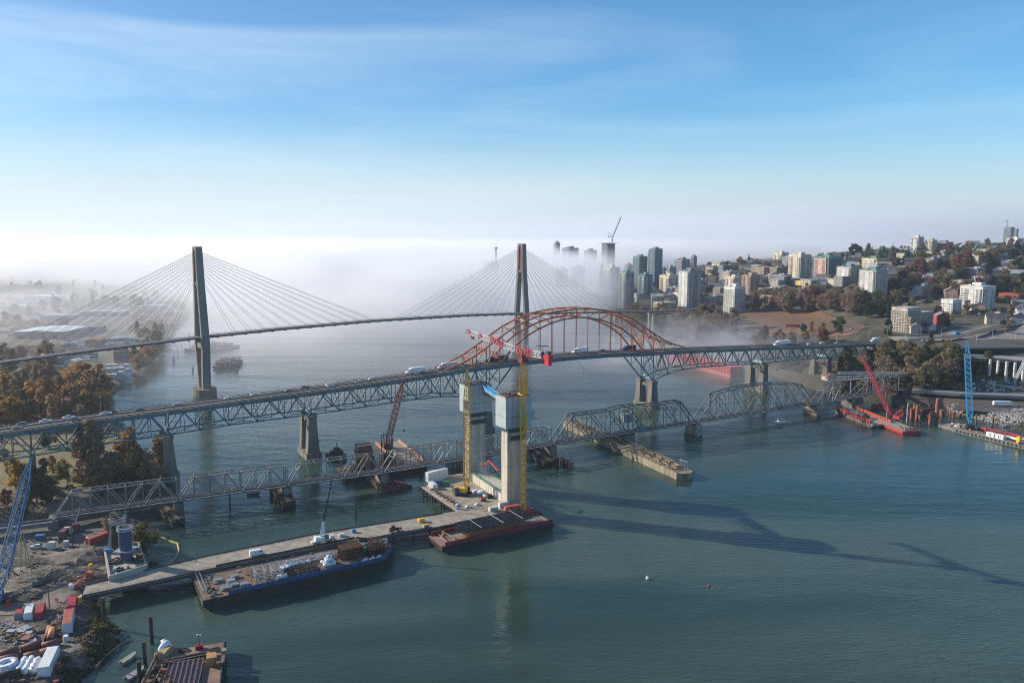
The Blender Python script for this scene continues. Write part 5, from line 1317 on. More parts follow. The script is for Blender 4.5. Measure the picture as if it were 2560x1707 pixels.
    mb = MB(); mb.box((base.x, base.y, 4.6), (5.4, 5.4, 1.8), AZ); ob("base_frame", mb, redor, t_, True)
tower_crane()
def crawler(name, label, base, tip, m_, wid=1.6, n=24, body=True, r_=.14, rz=0.0, mast=True, hook=8, body_m=None, cat="crane", gantry=True, boomname="boom"):
    base = Vector(base); tip = Vector(tip); t_ = thing(name, label, cat, tuple(base)); d = Vector((tip.x - base.x, tip.y - base.y, 0)); d = d.normalized() if d.length > .5 else Vector((0, 1, 0)); pn_ = Vector((-d.y, d.x, 0)); az = math.atan2(d.y, d.x)
    bm = body_m or m_; foot = base + d * 1.2 + Vector((0, 0, 2.0))
    mb = MB(); mb.lattice(foot, tip, .5, .5, n, r_, wb=wid); mb.box(tuple(tip), (.9, .9, 1.0), az); ob(boomname, mb, m_, t_, True)
    if body:
        mb = MB()
        for s in (-2.2, 2.2):
            mb.extr([(-3.4, .3), (-2.9, 0), (2.9, 0), (3.4, .3), (3.4, .9), (2.9, 1.2), (-2.9, 1.2), (-3.4, .9)], s - .5, s + .5)
        mb.box((0, 0, 1.0), (3.0, 3.6, .6)); Rm = Matrix.Rotation(az, 3, "Z"); mb.v = [tuple(Rm @ Vector(v_)) for v_ in mb.v]; ob("track", mb, black, t_)
        mb = MB(); mb.box((-1.6, 0, 2.5), (6.4, 3.3, 2.2)); mb.box((-4.6, 0, 2.5), (1.5, 4.2, 2.0)); mb.v = [tuple(Rm @ Vector(v_)) for v_ in mb.v]; ob("house", mb, bm, t_)
        mb = MB(); mb.box((1.7, 1.7, 2.7), (1.8, 1.1, 2.1)); mb.v = [tuple(Rm @ Vector(v_)) for v_ in mb.v]; ob("cab", mb, glass, t_)
    mt = base - d * 5.0 + Vector((0, 0, 9.0)) if gantry else base + Vector((0, 0, 6))
    mb = MB()
    if gantry:
        for s in (-1.2, 1.2): mb.bar(base - d * 4.2 + pn_ * s + Vector((0, 0, 3.5)), mt + pn_ * s * .5, .3); mb.bar(base + pn_ * s + Vector((0, 0, 3.5)), mt + pn_ * s * .5, .3)
        ob("gantry", mb, bm, t_, True); mb = MB()
    for s in (-.5, .5): mb.tube(mt + pn_ * s, tip + pn_ * s * .5, .06, n=4, caps=False)
    if hook: h = tip + d * .9; mb.tube(h, (h.x, h.y, h.z - hook), .06, n=4, caps=False); mb.box((h.x, h.y, h.z - hook - .5), (.6, .6, 1.2))
    ob("cable", mb, dark_steel, t_, True); return t_
ybase = tp(1160, 1236); tipy = atd(1168, 930, ybase.y - .5)
crawler("crawler_crane", "yellow crawler crane with a near upright boom in front of the left concrete leg", tuple(ybase), tipy, yellow, 3.0, 26, r_=.22, body_m=yellow, hook=0, gantry=False)
crawler("crawler_crane", "tall blue lattice boom crane at the left edge of the photo beside the shore yard", tuple(at(-4, 1500, 4)), atd(76, 1150, 342), blue, 3.4, 26, r_=.2, hook=0)

# items on the work platform
container(tuple(tp(1092, 1198)), rot_px((1062, 1206), (1122, 1190), TZ), white, "tall white container stack at the far left corner of the work platform", (13, 2.6, 5.0))
container(tuple(tp(1082, 1219)), rot_px((1070, 1215), (1095, 1232), TZ), white, "small open white container in front of the tall white stack on the platform", (6.0, 2.4, 2.6))
jbox("generator", tuple(tp(1096, 1213)), .5, (4.2, 2.0, 2.6), M("blue_white_generator", (.10, .20, .42), .5), "blue topped generator beside the small white container on the platform", "generator", lid=blue)
jbox("equipment_box", tuple(tp(1114, 1214)), .3, (3.6, 1.8, 2.2), green_p, "dark green machine box between the generator and the yellow crane", "box")
jbox("equipment_box", tuple(tp(1141, 1238)), .5, (2.2, 2.2, 3.6), M("dark_grey_box", (.05, .055, .06), .6), "dark grey upright box left of the yellow crawler crane")
portable_toilet(tuple(tp(1143, 1272)), .5, blue_lt, "blue and white portable toilet at the near edge of the work platform")
jbox("equipment_box", tuple(tp(1258, 1268)), .5, (4.6, 2.2, 2.6), white_dirty, "white site box at the foot of the right concrete leg")
jbox("equipment_box", tuple(tp(1280, 1272)), .5, (7.6, 2.4, 1.6), M("faded_red_box", (.48, .10, .08), .6), "long faded red box at the foot of the right concrete leg")
jbox("equipment_box", tuple(tp(1233, 1277)), .5, (4.2, 2.2, 1.9), M("cream_box", (.62, .58, .46), .7), "cream stack of boards near the foot of the right concrete leg", "box")
for i, (px, py, r, m_, lb) in enumerate(((1190, 1232, 1.5, plastic_w, "white wrapped heap against the concrete tie beam, left one"), (1203, 1236, 1.8, plastic_w, "large white wrapped heap against the middle of the concrete tie beam"), (1216, 1243, 1.4, plastic_w, "small white wrapped heap against the concrete tie beam, right one"), (1170, 1269, 1.1, white_dirty, "pale boulder like bag on the platform by the trestle end"), (1194, 1263, 1.1, white_dirty, "pale bag on the middle of the work platform"))):
    p = tp(px, py); mb = MB(); mb.ball((p.x, p.y, p.z + r * .5), (r * 1.4, r, r * .8), 9, 6, .22, rnd); tag(ob("wrapped_bag", mb, m_, smooth=True), lb, "bag")
for i, (px, py, m_, lb) in enumerate(((1208, 1252, redor, "orange red pump skid on the work platform"), (1214, 1240, M("cream_drum", (.6, .56, .4), .6), "cream and black tank skid beside the white heaps"), (1225, 1245, black, "black tank beside the cream tank skid"))):
    p = tp(px, py); t_ = thing("pump_skid", lb, "pump", tuple(p), .4); mb = MB(); mb.box((0, 0, .3), (3, 1.6, .3)); ob("skid", mb, dark_steel, t_)
    mb = MB(); mb.tube((-1.1, 0, 1.2), (1.1, 0, 1.2), .75, n=12); ob("tank", mb, m_, t_); mb = MB(); mb.path([(-1, .5, .5), (-1, .9, 1.8), (.6, .9, 2.0), (1.2, .4, .5)], .12, 5); ob("pipework", mb, m_, t_)
for k in range(9):
    a = pl[0].lerp(pl[1], .18 + k * .085) + BD * rnd.uniform(1.2, 2.6) + BN * .5; mb = MB()
    for j in range(4): mb.bar(a + Vector((0, 0, .2 + j * .22)) + BN * rnd.uniform(-.3, .3), a + BD * rnd.uniform(2, 3.4) + Vector((0, 0, .2 + j * .22)) + BN * rnd.uniform(-.6, .6), .3, .2)
    tag(ob("timber_stack", mb, wood_lt if k % 2 else M("grey_timber", (.33, .30, .26), .9)), "small stack of timbers along the front left edge of the work platform", "timber stack", "timber stacks along the platform edge")
for k in range(6):
    a = tp(1178 + k * 9, 1266 + (k % 3) * 7); mb = MB()
    for j in range(3): mb.bar(a + Vector((0, j * .5, .2)), a + Vector((rnd.uniform(4, 6), -rnd.uniform(2, 4) + j * .5, .2)), .3)
    tag(ob("beam_bundle", mb, M("dusty_beam", (.40, .33, .26), .9)), "loose dusty beams lying on the middle of the work platform", "beam bundle", "loose beams on the work platform")
# boom lift
bl = thing("boom_lift", "red articulated boom lift reaching between the two tower legs", "boom lift", tuple(at(1262, 1205, 9)))
P0, P1, P2, P3 = at(1259, 1196, 10), atd(1246, 1176, 372), atd(1222, 1150, 380), atd(1210, 1163, 384)
mb = MB(); mb.bar(P0, P1, .35, .45); ob("lower_boom", mb, galv, bl, True); mb = MB(); mb.bar(P1, P2, .7, .8); mb.bar(P2, P3, .4, .5); ob("upper_boom", mb, redor, bl, True)
mb = MB(); mb.box(tuple(P3 - Vector((.8, 0, .2))), (2.2, 1.2, .2))
for dx in (-1.1, 1.1):
    for dy in (-.6, .6): q = P3 + Vector((-.8 + dx, dy, -.2)); mb.bar(q, q + Vector((0, 0, 1.2)), .08)
mb.box(tuple(P3 + Vector((-.8, 0, 1))), (2.3, 1.3, .08)); ob("basket", mb, redor, bl, True)
mb = MB(); c = bl.location; mb.box((c.x, c.y, 10), (2.4, 2.2, 1.4)); ob("chassis", mb, redor, bl, True)
# small work skiff deck beside the crane base
mb = MB(); q = at(1345, 1262, 0)
rs = Rect((1318, 1290), (1356, 1282), (1300, 1262), 2.0)
b3_ = barge("pontoon", rs, "small dark pontoon with fittings tucked behind the tower crane base", rust_dark, rust, 1)
mb = MB(); 
for k in range(7): mb.bar(rs.P(1 + k, 1 + k * .7, 0), rs.P(1 + k, 1 + k * .7, 2.0 + (k % 3)), .2)
ob("fitting", mb, dark_steel, b3_, True)

# ------------------------------------------------------------------ mid river crane barges
r3 = Rect((866, 1196), (1060, 1168), (836, 1150), 2.6); r3.W = min(r3.W, 22)
b4_ = barge("crane_barge", r3, "cluttered orange brown crane barge moored behind the railway bridge", hull_dk, deck_rust, 3)
r4 = Rect((1000, 1140), (1070, 1162), (960, 1112), 2.4); 
a_, c_, d_ = at(1068, 1160, 2.6), at(995, 1102, 2.6), at(1010, 1182, 2.6)
b5_t = thing("deck_barge", "empty flat barge with orange edge walls beside the red boom crane", "barge", tuple((a_ + c_) / 2)[:2] + (0,))
e1 = (c_ - a_).normalized(); e2 = Vector((-e1.y, e1.x, 0)); LB_ = (c_ - a_).length; WB_ = 15.0
PB = lambda u_, v_, z: a_ + e1 * u_ + e2 * v_ + Vector((0, 0, z))
mb = MB(); mb.loft([[PB(u_, 0, zb), PB(u_, WB_, zb), PB(u_, WB_, 0), PB(u_, 0, 0)] for u_, zb in ((0, -1.2), (2, -3.6), (LB_ - 2, -3.6), (LB_, -1.2))]); ob("hull", mb, hull_dk, b5_t, True)
mb = MB(); mb.prism([PB(.3, .3, 0)[:2], PB(LB_ - .3, .3, 0)[:2], PB(LB_ - .3, WB_ - .3, 0)[:2], PB(.3, WB_ - .3, 0)[:2]], 2.6, 2.7); ob("deck", mb, M("tan_deck", (.33, .27, .21), .9), b5_t, True)
mb = MB()
for v_ in (.15, WB_ - .15): mb.bar(PB(2, v_, .9), PB(LB_ - 1, v_, .9), .3, 1.7)
ob("bulwark", mb, M("orange_bulwark", (.52, .22, .13), .7), b5_t, True)
crawler("crawler_crane", "dark red lattice boom crane on the cluttered barge behind the railway bridge", tuple(at(966, 1122, 2.7)), atd(1007, 955, 412), maroon, 2.6, 24, r_=.16, hook=26, rz=0)
gt = M("dark_machinery", (.09, .065, .055), .85, col2=(.20, .11, .07), sc=1.2)
def clutter(P, u0, u1, v0, v1, n, mats, z=.1, big=1.0):
    out = {}
    for k in range(n):
        m_ = mats[k % len(mats)]; mb = out.setdefault(m_.name, (m_, MB()))[1]
        c = P(rnd.uniform(u0, u1), rnd.uniform(v0, v1), 0); s = (rnd.uniform(.6, 2.6) * big, rnd.uniform(.5, 1.6) * big, rnd.uniform(.4, 1.8) * big); mb.box((c.x, c.y, c.z + z + s[2] / 2), s, rnd.random() * 3)
        if k % 3 == 0: mb.bar(c + Vector((0, 0, .3)), c + Vector((rnd.uniform(-3, 3), rnd.uniform(-2, 2), rnd.uniform(.3, 2))), .2)
    return out
for mname, (m_, mb) in clutter(r3.P, 2, 30, 1, 12, 60, [wood_lt, gt, rust, redor, white_dirty]).items():
    tag(ob("deck_cargo", mb, m_), "pile of %s scrap on the left part of the cluttered crane barge" % mname.replace("_", " "), "cargo", "loose gear on the cluttered crane barge")
mhz = thing("machinery_house", "tall dark brown drilling machinery stack with a white round tank on the crane barge", "machinery", tuple(r3.P(17, 14, 0)))
mb = MB()
for k in range(4): c = r3.P(14, 14, 2 + k * 3.3); mb.box(tuple(c), (11 - k, 7 - k * .6, 2.2), r3.rz); mb.box(tuple(c + Vector((0, 0, 1.6))), (12 - k, 8 - k * .5, .25), r3.rz)
for k in range(30): c = r3.P(rnd.uniform(9, 19), rnd.uniform(10.5, 17.5), rnd.uniform(3, 14)); mb.bar(c, c + Vector((rnd.uniform(-2, 2), rnd.uniform(-1, 1), rnd.uniform(0, 2))), .25)
ob("frame", mb, gt, mhz, True)
mb = MB()
for k in range(20): c = r3.P(rnd.uniform(9, 14), rnd.uniform(8, 13), rnd.uniform(.5, 7)); mb.bar(c, c + Vector((rnd.uniform(-2.5, 2.5), rnd.uniform(-1.5, 1.5), rnd.uniform(-.5, 2))), .35)
ob("timber_stage", mb, M("amber_timber", (.50, .30, .10), .8), mhz, True)
mb = MB(); c = r3.P(8.5, 13, 4); mb.ball(tuple(c), 1.8, 12, 8); ob("round_tank", mb, white, mhz, True, smooth=True)
mb = MB(); 
for dx, h in ((24, 18), (27, 18)): c = r3.P(dx, 13, 0); mb.bar(c, c + Vector((0, 0, h)), .45)
mb.bar(r3.P(24, 13, 18), r3.P(27, 13, 18), .45); mb.box(tuple(r3.P(27, 14, 3.6)), (3, 3, 7)); tag(ob("piling_rig", mb, dark_steel), "black upright pile frame left of the red boom crane", "pile frame")
mb = MB(); c = r3.P(30.5, 14, 0); mb.tube(c, c + Vector((0, 0, 16)), .8, n=10); tag(ob("spud_pile", mb, concrete_dark), "pale grey round spud pile beside the black pile frame", "pile")
for i, (u0, v0, m_) in enumerate(((24, 4, red), (31, 3, red), (33, 6, redor), (20, 3, red), (44, 4, redor))):
    jbox("equipment_box", tuple(r3.P(u0, v0, .1)), r3.rz + i, (2.6, 1.8, 2.4), m_, "red box on the cluttered crane barge, %s" % ("left of the pile frame", "below the pile frame", "near the red crane", "at the left heap of gear", "right of the red crane")[i], "box")
r6 = Rect((826, 1146), (872, 1140), (815, 1132), 2.4)
tg = barge("tugboat", r6, "low dark tugboat at the left end of the cluttered crane barge", M("dark_tug_hull", (.035, .03, .035), .6), rust_dark, 1, "tugboat", bow=2)
mb = MB(); c = r6.P(r6.L / 2, r6.W / 2, 0); mb.box((c.x, c.y, c.z + 1.4), (7, 3.4, 2.6), r6.rz); mb.box((c.x, c.y, c.z + 3.6), (3, 2.6, 2), r6.rz); ob("wheelhouse", mb, M("dark_wheelhouse", (.05, .045, .05), .6), tg, True)
mb = MB(); mb.tube((c.x, c.y, c.z + 4), (c.x, c.y, c.z + 7.4), .2, n=6); ob("mast", mb, black, tg, True)
wr = Rect((978, 1228), (1030, 1212), (968, 1205), 1.2)
wk_ = barge("wrecked_float", wr, "low dark float with a red hull wreck under the railway bridge", rust_dark, M("dark_red_deck", (.22, .05, .045), .8, col2=(.05, .035, .03), sc=.6), 1)
mb = MB()
for k in range(22): c = wr.P(rnd.uniform(1, wr.L - 1), rnd.uniform(0, wr.W), .2); mb.bar(c, c + Vector((rnd.uniform(-3, 3), rnd.uniform(-2, 2), rnd.uniform(.2, 2.2))), .35)
ob("debris", mb, maroon, wk_, True)

# ------------------------------------------------------------------ right bank waterfront
r5 = Rect((2181, 1066), (2243, 1066), (2181, 1066), 2.6)
A_, B_, C_ = at(2181, 1062, 2.6), at(2088, 1023, 2.6), at(2238, 1062, 2.6)
e1 = (B_ - A_).normalized(); e2 = Vector((e1.y, -e1.x, 0)); LB_ = (B_ - A_).length; WB_ = abs((C_ - A_).dot(e2)); PR = lambda u_, v_, z: A_ + e1 * u_ + e2 * v_ + Vector((0, 0, z))
rbg = thing("hopper_barge", "empty red walled barge with a grey stained hull at the right bank", "barge", tuple(PR(LB_ / 2, WB_ / 2, -2.6)))
mb = MB(); mb.loft([[PR(u_, 0, zb), PR(u_, WB_, zb), PR(u_, WB_, 0), PR(u_, 0, 0)] for u_, zb in ((0, -1.4), (3, -3.8), (LB_ - 3, -3.8), (LB_, -1.4))]); ob("hull", mb, hull_or, rbg, True)
mb = MB(); mb.prism([PR(.3, .3, 0)[:2], PR(LB_ - .3, .3, 0)[:2], PR(LB_ - .3, WB_ - .3, 0)[:2], PR(.3, WB_ - .3, 0)[:2]], 2.6, 2.7); ob("deck", mb, M("sandy_deck", (.36, .29, .22), .9, col2=(.25, .20, .16), sc=.3), rbg, True)
for v_, m_ in ((.2, red), (WB_ - .2, redor)):
    mb = MB(); mb.bar(PR(3, v_, 1.2), PR(LB_ - 2, v_, 1.2), .25, 2.4); u_ = 3
    while u_ < LB_ - 2: mb.bar(PR(u_, v_ - .25, 0), PR(u_, v_ - .25, 2.4), .3); mb.bar(PR(u_, v_ + .25, 0), PR(u_, v_ + .25, 2.4), .3); u_ += 2.0
    ob("side_wall", mb, m_, rbg, True)
mb = MB()
for k in range(80): c = PR(rnd.uniform(LB_ * .5, LB_ * .9), rnd.uniform(1.5, WB_ - 1.5), .3); mb.ball((c.x, c.y, c.z), rnd.uniform(.3, .9), 6, 4, .2, rnd)
tag(ob("rubble_heap", mb, M("blue_grey_rubble", (.16, .18, .21), .9)), "grey rubble heap in the far end of the red walled barge", "rubble heap")
wl_ = thing("wheel_loader", "small dark wheel loader on the deck of the red walled barge", "wheel loader", tuple(PR(LB_ * .42, WB_ * .45, .1)), .4)
mb = MB(); mb.box((0, 0, 1.3), (4, 1.6, 1)); mb.box((3.0, 0, .8), (.7, 2.4, 1.2)); mb.bar((1, -.7, 1.4), (2.8, -.7, .9), .3); mb.bar((1, .7, 1.4), (2.8, .7, .9), .3); ob("body", mb, M("drab_yellow", (.22, .18, .06), .7), wl_)
mb = MB(); mb.box((-.2, 0, 2.4), (1.5, 1.4, 1.4)); ob("cab", mb, glass, wl_)
for x in (-1.3, 1.3):
    for y in (-1, 1): wheel(wl_, x, y, .75, .5)
r7 = Rect((2257, 1078), (2304, 1076), (2238, 1052), 3.0); r7.W = max(r7.W, 14)
b7 = barge("crane_pontoon", r7, "short bright red crane pontoon beside the red walled barge", red, M("littered_deck", (.20, .19, .17), .9, col2=(.34, .30, .24), sc=.9), 1.5)
for mname, (m_, mb) in clutter(r7.P, 1, r7.L - 1, 1, 8, 26, [gt, wood_lt, grey_steel]).items():
    tag(ob("deck_cargo", mb, m_), "%s gear heaped on the deck of the red crane pontoon" % mname.replace("_", " "), "cargo")
crawler("crawler_crane", "bright red lattice boom crane leaning left from the red pontoon at the right bank", tuple(at(2234, 1050, 3.1)), atd(2156, 892, 560), M("crane_red", (.42, .025, .05), .5), 2.4, 26, r_=.18, body_m=red, hook=0)
for px, p0, p1, r, m_, lb in ((2217, 1012, 1043, .35, galv, "slim grey spud pile at the corner of the red walled barge"), (2267, 1008, 1055, .45, galv, "slim grey spud pile on the red pontoon among the rusty piles"),
    (2259, 1015, 1037, 1.0, rust_pipe, "rusty pipe pile just left of the slim grey spud"), (2278, 1021, 1048, 1.1, rust_pipe, "rusty pipe pile right of the slim grey spud"), (2285, 1011, 1048, 1.1, rust_pipe, "left one of the tall pair of orange rusty piles"), (2292, 1013, 1050, 1.25, rust_pipe, "right one of the tall pair of orange rusty piles"),
    (2255, 1036, 1050, .9, rust_pipe, "short rusty pile behind the red crane"), (2270, 1035, 1050, .9, rust_pipe, "short rusty pile between the grey spud and the tall pair"), (2299, 1037, 1052, .9, rust_pipe, "short rusty pile right of the tall pair"),
    (2325, 1033, 1059, 1.3, rust_pipe, "squat rusty pile left of the tallest one"), (2341, 996, 1053, 1.35, rust_pipe, "tallest orange rusty pile standing alone by the bank"), (2354, 1024, 1042, 1.6, rust_pipe, "short wide rusty pipe right of the tallest pile"),
    (2374, 1030, 1046, .5, rust_pipe, "thin rusty stub left of the blue crane base"), (2383, 1028, 1045, .5, rust_pipe, "thin rusty stub nearest the blue crane base"), (2440, 1035, 1058, .6, rust_pipe, "thin rusty pile behind the lying red boom, left one"), (2481, 1042, 1068, .7, rust_pipe, "thin rusty pile behind the lying red boom, right one")):
    p = at(px, p1, 0); q = atd(px, p0, p.y); mb = MB(); mb.tube((p.x, p.y, -2), (p.x, p.y, q.z), r, n=12); tag(ob("pipe_pile", mb, m_), lb, "pile")
# long grey work barge at the lower right
A_, B_, D_ = at(2346, 1062, 2.0), at(2600, 1124, 2.0), at(2370, 1047, 2.0)
e1 = (B_ - A_).normalized(); e2 = Vector((-e1.y, e1.x, 0)); LB_ = (B_ - A_).length; WB_ = 17.0; PG = lambda u_, v_, z: A_ + e1 * u_ + e2 * v_ + Vector((0, 0, z)); gaz = math.atan2(e1.y, e1.x)
gb = thing("work_barge", "long grey work barge with black tyre fenders at the right edge of the photo", "barge", tuple(PG(LB_ / 2, WB_ / 2, -2)))
mb = MB(); mb.loft([[PG(u_, 0, zb), PG(u_, WB_, zb), PG(u_, WB_, 0), PG(u_, 0, 0)] for u_, zb in ((0, -1), (2, -3.2), (LB_, -3.2))]); ob("hull", mb, M("grey_barge_hull", (.22, .22, .22), .8, col2=(.12, .115, .11), sc=.4), gb, True)
mb = MB(); mb.prism([PG(.3, .3, 0)[:2], PG(LB_, .3, 0)[:2], PG(LB_, WB_ - .3, 0)[:2], PG(.3, WB_ - .3, 0)[:2]], 2.0, 2.1); ob("deck", mb, deck_mud, gb, True)
for k in range(24):
    mb = MB(); c = PG(14 + k * 2.7, -.2, -.8); mb.tube(c - e2 * .2, c + e2 * .1, .7, n=10); ob("tyre_fender", mb, rubber, gb, True)
bb = tuple(PG(17, 9, .1)); bt = atd(2417, 852, 575)
crawler("crawler_crane", "tall blue lattice boom crane standing upright at the right bank", bb, bt, blue_lt, 3.4, 30, r_=.2, body_m=black, hook=0, gantry=False)
mb = MB()
for u0, v0, u1, v1 in ((24, 12, 46, 13), (44, 11, 62, 10)): mb.lattice(PG(u0, v0, 1.6), PG(u1, v1, 1.6), 1.8, 1.8, 14, .26)
mb.box(tuple(PG(25, 12, 1.5)), (3.5, 2.5, 2.4), gaz); mb.box(tuple(PG(46, 11.5, 1.5)), (5, 2.6, 2.8), gaz)
tag(ob("lying_boom", mb, red), "bright red crane boom sections lying along the deck of the grey work barge", "crane boom")
for u0, lb in ((36, "left white site cabin with two dark windows on the grey work barge"), (42.3, "right white site cabin with two dark windows on the grey work barge")):
    c = PG(u0, 2.8, .1); t_ = thing("site_cabin", lb, "site cabin", tuple(c), gaz); mb = MB(); mb.box((0, 0, 1.4), (5.2, 2.6, 2.7)); ob("body", mb, white, t_)
    for x in (-.5, .6):
        mb = MB(); mb.box((x, -1.33, 1.4), (.45, .06, 1.7)); ob("window", mb, glass, t_)
mb = MB(); mb.tube(PG(44, 6.2, 1.6), PG(56, 6.0, 1.6), .8, n=12); tag(ob("white_pipe", mb, white), "long white pipe lying behind the white site cabins", "pipe")
jbox("equipment_box", tuple(PG(54, 3, .1)), gaz, (2.0, 2.0, 4.2), yellow, "tall yellow box on the grey work barge near the photo's right edge")
container(tuple(PG(58, 7.5, .1)), gaz, M("cream_container", (.60, .57, .48), .6), "cream container behind the tall yellow box", (7.5, 2.5, 3))
container(tuple(PG(66, 7.5, .1)), gaz, maroon, "dark red container right of the cream container", (6, 2.5, 3)); container(tuple(PG(66.5, 7.5, 3.2)), gaz, M("pale_container", (.66, .66, .60), .6), "pale container stacked on the dark red container", (6, 2.5, 3))
for mname, (m_, mb) in clutter(PG, 3, 34, 3, 14, 40, [gt, wood_lt, rust, white_dirty]).items():
    tag(ob("deck_cargo", mb, m_), "%s gear scattered on the left deck of the grey work barge" % mname.replace("_", " "), "cargo")
for mname, (m_, mb) in clutter(PG, 50, 80, .8, 5, 24, [maroon, gt, redor]).items():
    tag(ob("deck_cargo", mb, m_), "%s gear crowded on the right deck of the grey work barge" % mname.replace("_", " "), "cargo")
# viaduct columns, retaining wall, truck, riprap
for i, (px, p0, p1) in enumerate(((2472, 898, 951), (2492, 901, 950), (2513, 904, 958), (2534, 906, 958), (2555, 908, 962))):
    p = at(px, p1, 8); q = atd(px, p0, p.y); mb = MB(); mb.tube((p.x, p.y, 4), (p.x, p.y, q.z), 1.15, n=14)
    tag(ob("concrete_column", mb, M("white_column", (.62, .62, .60), .7)), "white round concrete column under the unfinished ramp, %s in its row from the left" % ("first", "second", "third", "fourth", "fifth")[i], "column", "white ramp columns")
def slab_px(name, ptsn, ptsf, th_, m_, label, cat, kind=None):
    A = [at(*p) for p in ptsn]; C = [at(*p) for p in ptsf]; mb = MB()
    U = [A, C]; D = [[p - Vector((0, 0, th_)) for p in A], [p - Vector((0, 0, th_)) for p in C]]
    mb.sheet(U[0], U[1]); mb.sheet(D[1], D[0]); mb.sheet(D[0], U[0]); mb.sheet(U[1], D[1])
    for k in (0, -1): mb.add([D[0][k], U[0][k], U[1][k], D[1][k]], [(0, 1, 2, 3)])
    if kind: return struct(name, mb, m_)
    return tag(ob(name, mb, m_), label, cat)
slab_px("elevated_ramp", [(2340, 890, 25), (2420, 893, 24.6), (2500, 898, 24), (2620, 905, 23)], [(2340, 884, 25.5), (2420, 885, 25), (2500, 889, 24.4), (2620, 894, 23.5)], 1.6, concrete, "pale unfinished concrete ramp deck carried toward the white columns", "ramp")
slab_px("bridge_approach", [(2200, 866, 28.6), (2300, 872, 28.2), (2420, 870, 28.6), (2620, 868, 29)], [(2200, 852, 29), (2300, 856, 28.8), (2420, 855, 29), (2620, 853, 29.4)], 1.8, asphalt, "dark road deck continuing from the arch bridge to the right edge", "road deck")
slab_px("service_road", [(2380, 1022, 4.9), (2480, 1030, 5.2), (2600, 1044, 5.4)], [(2400, 1004, 6.4), (2480, 1008, 6.7), (2600, 1016, 7.2)], .4, asphalt, "", "", "structure")
slab_px("upper_road", [(2270, 851, 29.8), (2400, 842, 31.0), (2480, 826, 33.3), (2600, 800, 37)], [(2270, 846, 30.3), (2400, 836, 31.7), (2480, 815, 35.0), (2600, 790, 38.5)], .5, asphalt, "", "", "structure")
slab_px("rail_girder", [(2280, 975, 10), (2400, 984, 10), (2600, 992, 10)], [(2280, 970, 10), (2400, 978, 10), (2600, 986, 10)], 2.2, M("grey_girder2", (.22, .23, .24), .7), "long dark rail girder crossing behind the blue crane", "girder")
p = at(2510, 1020, 5); semi("semi_truck", "white semi truck driving right on the service road under the rail girder", (p.x, p.y, 6.2), -.12, white_tr, white, None, 11)
p0_, p1_ = at(2470, 968, 7), at(2600, 985, 7); mb = MB(); mb.bar(p0_ + Vector((0, 0, 1)), p1_ + Vector((0, 0, 1)), 1.0, 5); tag(ob("retaining_wall", mb, M("tan_wall", (.50, .45, .36), .85)), "tan retaining wall below the white columns", "wall")
mb = MB(); rr = random.Random(5)
pts_, sz_ = [], []
for k in range(1500):
    px = 2370 + 230 * rr.random(); t0 = (px - 2370) / 230; y = 1016 + 22 * t0 + rr.random() * (20 + 14 * t0); p = at(px, y, 2.5); pts_.append((p.x, p.y)); sz_.append(rr.uniform(.4, 1.1))
for (x_, y_), z_, s in zip(pts_, ground(pts_), sz_):
    if z_ > -1: mb.ball((x_, y_, z_ + .2), (s, s * rr.uniform(.7, 1.2), s * .7), 5, 3, .25, rr)
struct("riprap", mb, M("pale_riprap", (.42, .41, .39), .9, col2=(.24, .23, .22), sc=1.2), "stuff")
crawler("mobile_crane", "grey lattice boom crane leaning right among the white columns", tuple(at(2530, 968, 8)), atd(2572, 880, 640), galv, 1.6, 14, r_=.16, hook=0, body_m=blue)
container(tuple(at(2560, 965, 9)), -.1, M("orange_container", (.62, .16, .05), .6), "orange container by the columns at the right edge", (9, 2.5, 2.6))
# red crate barge lying behind the right bridge piers
A_, B_ = at(1826, 944, 0), at(1640, 896, 0); e1 = (B_ - A_).normalized(); e2 = Vector((e1.y, -e1.x, 0)); LB_ = (B_ - A_).length; PC = lambda u_, v_, z: A_ + e1 * u_ + e2 * v_ + Vector((0, 0, z))
cb2 = thing("chip_barge", "red ribbed high sided barge half lost in fog behind the right bridge piers", "barge", tuple(PC(LB_ / 2, 8, 0)))
mb = MB(); mb.loft([[PC(u_, 0, zb), PC(u_, 16, zb), PC(u_, 16, 3), PC(u_, 0, 3)] for u_, zb in ((0, 1), (4, -1), (LB_ - 4, -1), (LB_, 1))]); ob("hull", mb, M("pink_red_hull", (.42, .10, .10), .7), cb2, True)
mb = MB()
for u0, u1 in ((1, LB_ - 3),):
    for v_ in (.5, 15.5): mb.bar(PC(u0, v_, 6.5), PC(u1, v_, 6.5), .4, 7)
    for u_ in (u0, u1): mb.bar(PC(u_, .5, 6.5), PC(u_, 15.5, 6.5), .4, 7)
    u_ = u0
    while u_ < u1: mb.bar(PC(u_, .2, 3), PC(u_, .2, 10), .5); u_ += 2.2
    v_ = .5
    while v_ < 15.5: mb.bar(PC(u0 - .3, v_, 3), PC(u0 - .3, v_, 10), .5); v_ += 1.6
ob("side_wall", mb, M("vivid_red_wall", (.42, .06, .06), .7), cb2, True)
